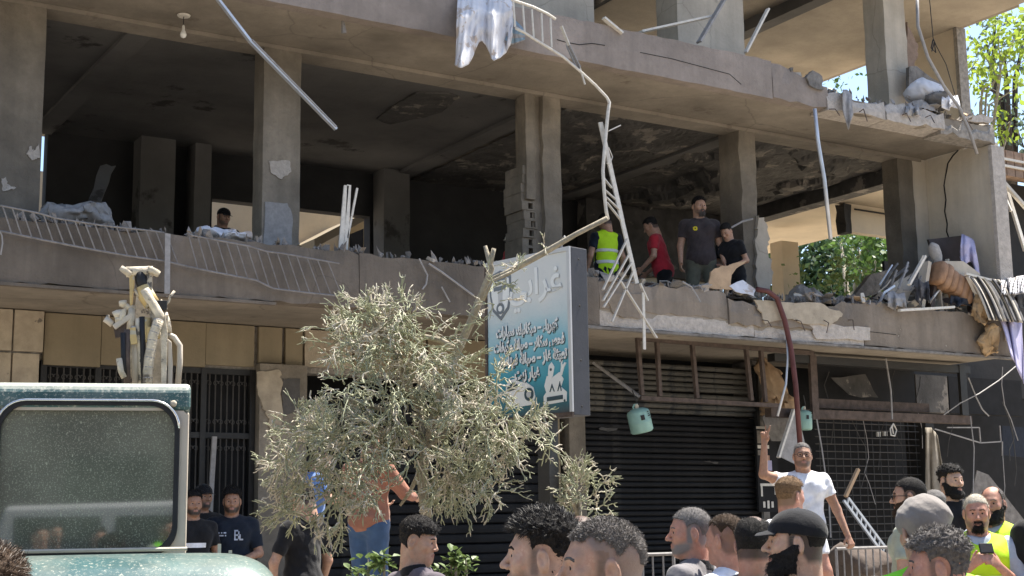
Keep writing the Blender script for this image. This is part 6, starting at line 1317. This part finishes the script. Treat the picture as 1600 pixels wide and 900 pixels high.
bt([(259, 521), (272, 527), (281, 540), (281, 565), (278, 602)], .014, 'bent_pipe', 'beige_paint'); bt([(254, 490), (259, 505), (261, 520)], .024, 'hose', 'dusty_steel')
MB().bar(ex(178, 512, FB), ex(206, 493, FB), .05, .035).build('arm_bracket', 'beige_paint', EX, bevel=.006); MB().bar(ex(178, 516, FB+.02), ex(200, 512, FB+.02), .04, .1).build('arm_bracket', 'rust', EX)
bt([(192, 470), (193, 478)], .020, 'fitting', 'dusty_steel'); bt([(191, 475), (200, 480), (212, 482)], .016, 'fitting', 'dusty_steel'); bt([(178, 494), (186, 490), (192, 484), (190, 500), (180, 500)], .022, 'fitting', 'dusty_steel'); bt([(164, 498), (170, 502), (176, 507)], .016, 'fitting', 'beige_paint'); bt([(166, 496), (171, 496)], .012, 'fitting', 'dusty_steel')
bt([(206, 482), (204, 520)], .02, 'hose', 'dusty_steel'); bt([(258, 478), (264, 471), (266, 463), (273, 455)], .007, 'bent_wire', 'dusty_steel', n=5); bt([(250, 470), (256, 476), (254, 482), (261, 480)], .012, 'bent_wire', 'dusty_steel', n=5); bt([(210, 452), (216, 462), (225, 455)], .010, 'bent_wire', 'dusty_steel', n=5)
MB().obox(ex(252, 478, FB), (.035, 0, 0), (0, .04, 0), (0, 0, .03)).build('valve_block', 'dark_iron', EX, bevel=.004); MB().obox(ex(258, 500, FB), (.02, 0, 0), (0, .03, 0), (0, 0, .03)).build('valve_block', 'dusty_steel', EX, bevel=.004); MB().obox(ex(240, 520, FB-.03), (.04, 0, 0), (0, .03, 0), (0, 0, .035)).build('valve_block', 'yellow_paint', EX, bevel=.006)
MB().obox(ex(208, 525, FB-.06), (.02, 0, .004), (0, .01, 0), (-.008, 0, .05)).build('warning_plate', 'yellow_paint', EX)

# ------------------------------------------------------------------ vegetation
def sticks(mb, p, d, L0, gen, r, r0, droop=0):
    """forking pencil-thin succulent twigs"""
    n = 1 if gen == 0 else 2 if r.random() < .75 else 3
    for i in range(n):
        a = Vector((r.gauss(0, 1), r.gauss(0, 1), r.gauss(0, 1))); dd = (d+a*(.42 if gen else .15)+Vector((0, 0, -droop))).normalized(); L_ = L0*r.uniform(.6, 1.25)
        m_ = p+dd*L_*.5+a*.006; q = p+dd*L_; mb.tube([p-dd*.002, m_, q], [r0, r0*.95, r0*.62], 4, False)
        if gen < 3 and r.random() < (.95 if gen < 2 else .5): sticks(mb, q, dd, L0*.86, gen+1, r, r0*.86, droop)
def pencil_tree(label, blobs, D, trunk, limbs, dens, L0, r0, seed, cat='tree', name='tree', droop=.10, zs_=1.0):
    r = random.Random(seed); t = thing(name, label, cat); k = D/F_PX
    for i, (ps, rs) in enumerate(trunk): MB().tube([at(x, y, D=D+dz) for x, y, dz in ps], [a*k for a in rs], 8).build('trunk', 'bark', t, smooth=True)
    for ps, rs in limbs: MB().tube([at(x, y, D=D+dz) for x, y, dz in ps], [a*k for a in rs], 7).build('limb', 'bark', t, smooth=True)
    mb = MB()
    for (bx, by, br, *ex_) in blobs:
        dz = ex_[0] if ex_ else 0; c = at(bx, by, D=D+dz); R_ = br*k; n = int(dens*(br/50)**2)
        subs = [Vector((r.gauss(0, 1), r.gauss(0, 1), r.gauss(0, 1))).normalized()*r.random()**.4*.8 for _ in range(max(3, int(br/9)))]
        for i in range(n):
            v = r.choice(subs)+Vector((r.gauss(0, 1), r.gauss(0, 1), r.gauss(0, 1)))*.17; rad = min(1, v.length); v = v.normalized()
            p = c+v*R_*rad*1.02; d = (v*.8+Vector((0, 0, .25-droop*3))+Vector((r.gauss(0, .4), r.gauss(0, .4), r.gauss(0, .4)))).normalized(); sticks(mb, p, d, L0*r.uniform(.8, 1.2), 0, r, r0, droop)
    mb.build('twigs', 'twig', t, kind='stuff', fixn=False, smooth=True); return t
pencil_tree('dusty pale pencil tree standing beside the sign post', [(595, 520, 62), (560, 555, 60, .1), (640, 555, 62, -.1), (540, 610, 62, -.2), (610, 610, 75), (690, 600, 62, .2), (480, 690, 52), (455, 665, 36, .2), (545, 690, 72, -.3), (620, 690, 66, -.3), (700, 680, 66, .1), (755, 655, 66, -.2), (770, 725, 50, -.1), (720, 740, 46, .2), (810, 680, 42), (790, 600, 38, .2), (500, 745, 36, -.1), (545, 745, 34, -.3), (470, 790, 26, -.3), (850, 695, 22), (740, 590, 40, -.1), (800, 640, 44, -.2), (450, 720, 34, -.3), (480, 720, 40, -.4), (520, 770, 36, -.4), (490, 800, 26, -.4), (445, 770, 22, -.3), (530, 800, 24, -.4), (590, 770, 34, -.4), (625, 480, 26), (560, 500, 34), (720, 790, 20), (455, 800, 16, -.3), (700, 740, 40, -.2), (640, 500, 40), (775, 770, 26, .1)], 8.9,
            [([(664, 905, 0), (665, 800, 0), (660, 760, 0), (664, 700, 0), (655, 640, .1)], [10, 9, 8, 7.5, 6])],
            [([(663, 700, 0), (690, 610, .1), (715, 548, .05), (735, 505, 0), (752, 462, -.05), (768, 420, -.05), (758, 384, -.05)], [7, 7, 7, 6.5, 6, 5, 3]), ([(764, 430, -.05), (768, 405, -.05), (772, 388, -.05)], [4, 4, 3.5]), ([(715, 548, .05), (690, 532, .05), (660, 525, .1), (630, 528, .1)], [5.5, 5, 4, 3]), ([(655, 640, .1), (620, 560, .1), (582, 500, 0), (577, 455, 0)], [6, 5, 4, 3]), ([(662, 690, 0), (600, 640, -.1), (540, 620, -.2)], [5, 4, 3]), ([(760, 440, -.05), (790, 428, -.08), (845, 398, -.12), (900, 366, -.15), (949, 341, -.2)], [4, 5, 5, 4, 4]), ([(664, 700, 0), (720, 660, 0), (770, 640, -.1)], [5, 4, 3]), ([(663, 720, 0), (640, 770, .2), (625, 790, .2)], [4, 3, 2])], 34, .070, .0054, 3)
# bare forks along the broken branch and crown edge
pencil_tree('small pencil bush in front of the right shutter', [(910, 770, 36), (890, 755, 24), (930, 790, 26), (900, 800, 26), (925, 735, 20)], 9.6, [([(905, 900, 0), (905, 820, 0), (905, 770, 0)], [6, 5, 3])], [([(905, 810, 0), (890, 770, 0), (880, 750, 0)], [4, 3, 2])], 46, .055, .0052, 5, 'bush', 'bush', 0)
o = pencil_tree('spray of bare pale twigs caught on the sign top', [(800, 425, 14), (770, 440, 16), (775, 470, 14), (850, 392, 8), (760, 500, 14)], 8.75, [([(755, 470, 0), (768, 440, 0), (800, 424, 0)], [2.5, 2.5, 2])], [], 55, .05, .0042, 8, 'twigs', 'bare_twigs', 0)
def leaf_mesh(m, L_=.06, W=.024, bend=.25):
    mb = MB(); mb.add([(0, 0, 0), (W, L_*.4, .006), (W*.8, L_*.75, 0), (0, L_, -L_*bend*.5), (-W*.8, L_*.75, 0), (-W, L_*.4, .006), (0, L_*.5, -.003)], [(0, 1, 6), (1, 2, 6), (2, 3, 6), (3, 4, 6), (4, 5, 6), (5, 0, 6)])
    me = bpy.data.meshes.new('leaf'); me.from_pydata(mb.v, [], mb.f); me.materials.append(MATS[m]); me.update(); return me
for label, cs_, D, nl in (('leafy green shrub left of the boy in grey', [(575, 890, 26), (600, 880, 18), (560, 905, 22)], 7.4, 110), ('leafy green shrub right of the boy in grey', [(705, 890, 24), (728, 885, 18), (690, 900, 22), (712, 870, 12)], 7.3, 130)):
    t = thing('shrub', label, 'shrub', 'leafy green shrubs behind the boy'); r = random.Random(len(label)); lm = leaf_mesh('leaf_shrub'); kk = D/F_PX
    for (x, y, rad) in cs_:
        c = at(x, y, D=D); MB().tube([(c.x, c.y, .14), c-Vector((0, 0, rad*kk*.3)), c+Vector((0, 0, rad*kk*.6))], [.012, .008, .003], 5).build('stem', 'bark', t)
        for i in range(nl//len(cs_)):
            v = Vector((r.gauss(0, 1), r.gauss(0, 1), r.gauss(0, .9))).normalized()*rad*kk*r.random()**.4; o = link('leaf', lm, t); o.location = c+v; o.rotation_euler = (r.uniform(-.3, 1.2), r.uniform(-.5, .5), r.uniform(0, 6.3)); s = r.uniform(.5, .95); o.scale = (s, s, s)
def leafy_tree(label, base, trunk_h, blobs, leaf, m, dens, seed, limbs=(), tr=.2, bark='bark', name='tree'):
    rg = np.random.default_rng(seed); t = thing(name, label, 'tree'); b = Vector(base); r = random.Random(seed)
    MB().tube([b, b+Vector((.1, .1, trunk_h*.5)), b+Vector((0, 0, trunk_h))], [tr, tr*.8, tr*.5], 8).build('trunk', bark, t, smooth=True)
    Vs = []; Fs = []; nb = 0
    for (c, R_) in blobs:
        c = Vector(c); MB().tube([b+Vector((0, 0, trunk_h*.8)), (b+Vector((0, 0, trunk_h))+c)/2+Vector((r.uniform(-.4, .4), r.uniform(-.4, .4), .2)), c], [tr*.4, tr*.25, tr*.08], 5).build('limb', bark, t, smooth=True)
        n = int(dens*R_*R_); v = rg.normal(0, 1, (n, 3)); v /= np.linalg.norm(v, axis=1)[:, None]; rad = rg.random((n, 1))**.4
        cl = np.array(c)+v*rad*R_*(1+.25*np.sin(v[:, :1]*5+v[:, 2:]*7))
        k = 5; p = np.repeat(cl, k, 0)+rg.normal(0, leaf*1.3, (n*k, 3)); d = rg.normal(0, 1, (n*k, 3)); d[:, 2] -= .3; d /= np.linalg.norm(d, axis=1)[:, None]; u = np.cross(d, rg.normal(0, 1, (n*k, 3))); u /= np.linalg.norm(u, axis=1)[:, None]
        s = leaf*rg.uniform(.6, 1.2, (n*k, 1)); q = np.stack([p, p+d*s*.5+u*s*.28, p+d*s, p+d*s*.5-u*s*.28], 1).reshape(-1, 3); Vs.append(q); Fs.append(np.arange(len(q)).reshape(-1, 4)+nb); nb += len(q)
    link('crown', np_mesh('crown', np.concatenate(Vs), np.concatenate(Fs), [m], smooth=False), t, kind='stuff'); return t
def fb_(lst, D): return [(at(x, y, D=D+dz), rad*D/F_PX) for x, y, rad, dz in lst]
g = lambda px, D: Vector((at(px, 450, D=D).x, at(px, 450, D=D).y, 0))
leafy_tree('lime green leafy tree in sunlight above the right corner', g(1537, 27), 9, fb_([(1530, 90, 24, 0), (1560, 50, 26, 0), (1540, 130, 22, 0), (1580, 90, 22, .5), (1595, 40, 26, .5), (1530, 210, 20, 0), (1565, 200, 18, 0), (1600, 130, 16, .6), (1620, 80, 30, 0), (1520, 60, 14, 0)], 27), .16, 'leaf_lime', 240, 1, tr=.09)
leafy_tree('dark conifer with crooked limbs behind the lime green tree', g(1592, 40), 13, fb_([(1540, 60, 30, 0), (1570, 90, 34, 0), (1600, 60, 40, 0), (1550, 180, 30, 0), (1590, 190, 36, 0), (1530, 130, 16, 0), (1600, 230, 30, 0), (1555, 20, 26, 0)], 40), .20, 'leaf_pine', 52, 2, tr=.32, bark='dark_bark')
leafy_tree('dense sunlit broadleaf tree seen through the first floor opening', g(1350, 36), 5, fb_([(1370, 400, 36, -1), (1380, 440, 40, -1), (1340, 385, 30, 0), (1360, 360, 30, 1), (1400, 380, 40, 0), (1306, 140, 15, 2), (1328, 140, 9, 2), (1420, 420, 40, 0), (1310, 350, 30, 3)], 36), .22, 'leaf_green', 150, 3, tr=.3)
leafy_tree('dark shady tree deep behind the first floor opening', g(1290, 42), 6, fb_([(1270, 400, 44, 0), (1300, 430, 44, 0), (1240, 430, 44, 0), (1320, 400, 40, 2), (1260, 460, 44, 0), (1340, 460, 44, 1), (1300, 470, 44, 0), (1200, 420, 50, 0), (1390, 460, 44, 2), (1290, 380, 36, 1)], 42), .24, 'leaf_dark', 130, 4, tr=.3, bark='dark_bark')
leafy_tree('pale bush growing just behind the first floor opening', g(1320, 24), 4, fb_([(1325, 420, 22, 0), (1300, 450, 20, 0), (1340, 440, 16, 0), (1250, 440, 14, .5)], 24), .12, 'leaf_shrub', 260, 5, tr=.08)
# ------------------------------------------------------------------ across the street, behind the camera: what the cab window mirrors
t = thing('street_building', 'pale apartment block across the street behind the viewer', 'building')
MB().box((-26, -22, 0), (14, -15, 12)).build('wall', 'far_wall', t)
for i in range(9):
    for k in range(3): MB().box((-24+i*4.2, -14.99, 1.2+k*3.6), (-22+i*4.2, -14.9, 3.2+k*3.6)).build('window', 'glass_dark', t)
t = thing('white_van', 'white van parked on the street behind the viewer', 'van'); vb = Vector((-4.0, -6.5, 0))
P = [(0, .45), (0, 1.6), (.15, 2.05), (3.4, 2.1), (4.1, 1.3), (4.9, 1.1), (4.95, .45)]
m_ = MB(); m_.prism([(vb.x+a, b) for a, b in P], 1, vb.y, vb.y+1.8); m_.build('body', 'van_white', t, bevel=.06)
for a, b in ((.3, 1.5), (1.7, 2.9)): MB().box((vb.x+a, vb.y+1.8, 1.35), (vb.x+b, vb.y+1.815, 1.9)).build('window', 'glass_dark', t)
for a in (.9, 4.0): MB().lathe((vb.x+a, vb.y+1.72, .34), [(.33, 0), (.34, .04), (.34, .14), (.3, .16)], 18, Matrix.Rotation(-math.pi/2, 3, 'X')).build('wheel', 'black_rubber', t)
# ------------------------------------------------------------------ people
FL = T1
def arm(r=None, l=None, **k):
    d = {}
    if r: d['r'] = r
    if l: d['l'] = l
    d.update(k); return d
G1 = 'people standing on the first floor'; G2 = 'people in the crowd'
P4D = float((at(1092, 308, Z=FL+1.80)-Vector((0, 0, EYE))).dot(Vector(fw)))
print('P4D', P4D, at(1092, 308, Z=FL+1.80))
# first floor
person('man in charcoal shirt with yellow chest badge looking out from the first floor', 1092, 308, FL, 1.80, face=170, head=(-18, 0, 0), skin='skin', hair='short', hairm='hair_black', beard='goatee', beardm='hair_salt', shirtm='c_brownblack', trousm='c_olive', logo=[(.085, 1.33, .055, .055, '@logo_yellow')], build=1.06, res=.0075, group=G1, spread=1.5)
person('man in yellow reflective vest and navy tee turned away on the first floor', 945, 334, FL, 1.74, dist=P4D-.2, face=-25, vest='hivis', shirtm='c_navy', trousm='c_navy', head=(-20, -15, 0), res=.009, group=G1)
person('man in red and black shirt bending forward on the first floor', 1016, 338, FL, 1.70, dist=P4D+.35, face=-80, head=(0, -25, 0), shirtm='c_red', trousm='c_black', lean=14, arms=arm(((.25, .10, 1.14), (.2, .28, .98)), ((-.25, .10, 1.14), (-.2, .28, .98))), res=.009, group=G1)
person('man in black tee looking down beside the third column', 1134, 346, FL, 1.66, dist=P4D-.15, face=-150, head=(0, -35, 0), shirtm='c_black', trousm='c_black', lean=18, arms=arm(((.25, .06, 1.13), (.10, .30, 1.05)), ((-.25, .06, 1.13), (-.12, .28, 1.02))), res=.009, group=G1)
person('man in black cap and black tee seated before the lit room', 350, 325, FL, 1.62, face=160, head=(-10, -12, 0), cap='baseball', capm='c_black', shirtm='c_black', trousm='c_black', beard='stubble', arms=arm(((.25, .08, 1.14), (.16, .32, 1.08)), ((-.25, .08, 1.14), (-.14, .32, 1.08))), res=.009, group=G1)
person('man in white helmet half hidden behind the second column', 800, 366, FL, 1.50, face=-60, cap='helmet', capm='hard_white', shirtm='c_red', trousm='c_black', res=.010, group=G1)
# at the gate
person('bearded man in navy tee with chest letters standing at the gate', 363, 763, .35, dist=13.7, face=180, head=(0, -3, 0), hair='long_top', beard='short', beardm='hair_black', skin='skin_tan', shirtm='c_navy', trousm='c_black', build=1.08, sleeve=.8, res=.0065, logo=[(-.07, 1.31, .085, .10, '#c_paleblue|1110000|1001000|1001000|1110100|1001100|1001100|1110111'), (.10, 1.32, .10, .04, '#c_paleblue|11101011|00000000|10111101')], arms=arm(((.27, .02, 1.13), (.12, .24, 1.05)), ((-.27, .02, 1.13), (-.12, .22, 1.08))))
person('bearded man in black tee half hidden by the excavator cab', 303, 767, .35, dist=13.4, face=165, hair='short', beard='short', skin='skin_tan', shirtm='c_black', trousm='c_black', logo=[(.0, 1.24, .2, .045, 'c_white')], res=.008)
person('man in black cap standing behind the cab by the gate', 318, 756, .35, dist=14.2, face=150, cap='baseball', capm='c_black', skin='skin_tan', shirtm='c_black', trousm='c_black', beard='short', logo=[(.1, 1.30, .04, .04, 'c_white')], res=.009)
# behind the tree
person('man in black tee bending left behind the tree', 474, 760, .35, dist=11.5, face=-40, head=(-20, -20, 0), shirtm='c_black', trousm='c_black', sleeve=.75, res=.009, arms=arm(l=((-.30, .02, 1.13), (-.28, .04, .88))))
person('person in light blue shirt mostly hidden by the tree', 500, 697, .92, dist=12.4, face=70, shirtm='c_blue', trousm='c_navy', res=.009, lean=10, arms=arm(((.26, .15, 1.20), (.2, .42, 1.22))))
person('person in orange shirt and blue jeans behind the tree', 578, 672, .92, dist=11.0, face=35, shirt='long', shirtm='c_orange', trousm='c_denim', res=.009, build=1.1, sleeve=1, arms=arm(((.30, .12, 1.20), (.26, .36, 1.16)), ((-.28, .1, 1.16), (-.1, .30, 1.12))))
# the crowd in front
person('boy in grey tee looking right in front of the shrubs', 655, 811, .14, dist=7.2, face=45, head=(62, -8, 0), hair='fringe', hairm='hair_black', skin='skin', shirtm='c_purplegrey', trousm='c_denim', build=.9, res=.005, strands=2500, nose=.9, collar='c_black', logo=None)
person('dark haired man with swept up hair facing left', 843, 806, 0, dist=4.25, face=-78, head=(-8, 4, 0), hair='long_top', hairm='hair_black', beard='stubble', skin='skin_light', shirtm='c_black', trousm='c_denim', res=.0042, strands=9000, nose=1.0)
person('bald man behind the man with swept up hair', 903, 805, 0, dist=5.6, face=-30, hair='bald', skin='skin_red', shirtm='c_grey', trousm='c_denim', res=.006, brows=False, scalp=True)
person('man with grey buzz cut facing left at the bottom', 938, 811, 0, dist=3.5, face=-100, head=(0, 2, 0), hair='fade', hairm='hair_salt', skin='skin', beard='stubble', shirtm='c_charcoal', trousm='c_denim', res=.004, strands=16000, build=1.1)
person('grey bearded man in grey polo shirt looking left', 1076, 793, 0, dist=7.2, face=-70, head=(-28, 0, 0), hair='buzz', hairm='hair_grey', beard='short', beardm='hair_grey', skin='skin_red', shirt='polo', shirtm='c_grey', collar='c_black', trousm='c_black', build=1.15, res=.005, strands=6000, nose=1.02)
person('man with cropped brown hair behind the grey bearded man', 1131, 804, 0, dist=7.0, face=-55, hair='fade', hairm='hair_brown', skin='skin_red', shirtm='c_white', trousm='c_denim', res=.006, strands=3000)
person('balding man in grey polo with black collar seen from behind', 1178, 806, 0, dist=6.3, face=18, hair='receding', hairm='hair_black', skin='skin_red', shirt='polo', shirtm='c_grey', collar='c_black', trousm='c_black', build=1.1, res=.0055, strands=4000, scalp=True)
person('bearded man in black baseball cap looking left', 1240, 795, 0, dist=5.3, face=-75, head=(-14, 3, 0), cap='baseball', capm='c_black', hair='short', hairm='hair_black', beard='full', beardm='hair_black', skin='skin_light', shirt='polo', shirtm='c_charcoal', collar='c_black', trousm='c_black', build=1.1, res=.0045, nose=1.05)
person('fair haired young man seen from behind below the waving man', 1234, 747, .35, dist=9.0, face=28, head=(15, 0, 0), hair='short', hairm='hair_fair', skin='skin_red', shirtm='c_white', trousm='c_denim', res=.006, strands=3000)
person('man in white tee and glasses raising one arm with a pointing finger', 1253, 691, .72, dist=12.4, face=168, head=(6, 4, 0), hair='buzz', hairm='hair_grey', glasses='clear', skin='skin_tan', shirtm='c_white', trousm='c_black', sleeve=.5, build=1.03, res=.0065, beard='stubble',
       arms=arm(((.39, .10, 1.47), (.375, .14, 1.76)), ((-.30, -.02, 1.14), (-.37, .06, .90)), hand_r='point', palm_r=(-1, .1, 0), hand_l='grip', palm_l=(1, .5, 0)))
person('man with sunglasses and dark beard in sage tee looking left', 1418, 746, .14, dist=9.6, face=-70, head=(-18, 0, 0), hair='buzz', hairm='hair_black', glasses=True, beard='full', beardm='hair_brown', skin='skin', shirtm='c_sage', trousm='c_denim', res=.0055, strands=3000)
person('person in crumpled grey cloth cap and green yellow vest seen from behind', 1440, 778, .0, dist=5.2, face=-12, head=(-12, -4, 0), cap='cloth', capm='c_capgrey', vest='hivis_green', shirtm='c_white', trousm='c_denim', res=.0055, build=1.05, collar='c_white')
person('man with curly greying hair facing left at the lower right', 1460, 833, 0, dist=4.9, face=-82, head=(-8, 0, 0), hair='curly', hairm='hair_salt', beard='stubble', skin='skin_red', shirtm='c_beige', trousm='c_denim', res=.0045, strands=9000)
person('bearded man in black tee standing against the dark shop', 1485, 728, .35, dist=11.6, face=165, head=(-28, 2, 0), hair='curly', hairm='hair_black', beard='full', beardm='hair_black', skin='skin_light', shirtm='c_black', trousm='c_beige', res=.006, build=1.02)
person('grey haired person mostly hidden behind the bearded man', 1458, 768, .14, dist=10.8, face=-20, hair='short', hairm='hair_grey', shirtm='c_black', trousm='c_black', res=.009)
person('man with bleached hair in yellow vest holding a phone', 1524, 772, .14, dist=9.3, face=172, head=(4, -4, 0), hair='buzz', hairm='hair_bleach', beard='goatee', beardm='hair_black', skin='skin_red', vest='hivis', shirtm='c_paleblue', sleeve=.8, trousm='c_brown', res=.0055, build=1.08,
       arms=arm(((.27, .05, 1.12), (.085, .27, 1.30)), ((-.27, .05, 1.12), (-.085, .27, 1.29)), hand_r='grip', palm_r=(-.3, .3, 1), hand_l='grip', palm_l=(.3, .3, 1)))
ph = MB(); pc = at(1541, 857, D=8.95); ph.obox(pc, (.038, -.022, 0), (.006, .011, .03), (0, -.004, .005)); ph.build('phone', 'black_rubber', None, 'black phone held by the bleached haired man', 'phone', bevel=.004)
person('bearded man in yellow vest behind the bleached haired man', 1549, 760, .14, dist=10.2, face=-150, head=(-15, 2, 0), hair='receding', hairm='hair_salt', beard='full', beardm='hair_black', skin='skin_red', vest='hivis', shirtm='c_paleblue', trousm='c_black', res=.006, collar='c_khaki')
person('person in black tee cut off at the right edge', 1644, 742, .14, dist=9.2, face=172, shirtm='c_black', trousm='c_black', skin='skin', res=.008, build=1.08, sleeve=.7, hair='short')
person('brown haired person at the bottom left corner', -14, 868, 0, dist=3.4, face=5, hair='long_top', hairm='hair_brown', skin='skin', shirtm='c_grey', trousm='c_denim', res=.006, strands=5000)
# people behind the viewer, mirrored in the cab window
for i, (x, y, sm, v, lb) in enumerate(((-1.0, -1.2, 'c_black', None, 'man in black tee'), (-2.35, -.9, 'c_grey', 'hivis', 'man in yellow vest'), (-1.45, -1.9, 'c_charcoal', None, 'man in charcoal tee'), (-1.75, -1.0, 'c_white', None, 'man in white tee'), (-2.1, -2.2, 'c_navy', None, 'man in navy tee'), (-.7, -2.0, 'c_sage', 'hivis_green', 'man in green vest'), (-2.8, -1.8, 'c_brown', None, 'man in brown tee'))):
    person(lb+' standing behind the viewer', 800, 450, 0, 1.70+.03*i, place=(x, y, 0), face=10+i*9, shirtm=sm, vest=v, res=.011, hair='short')
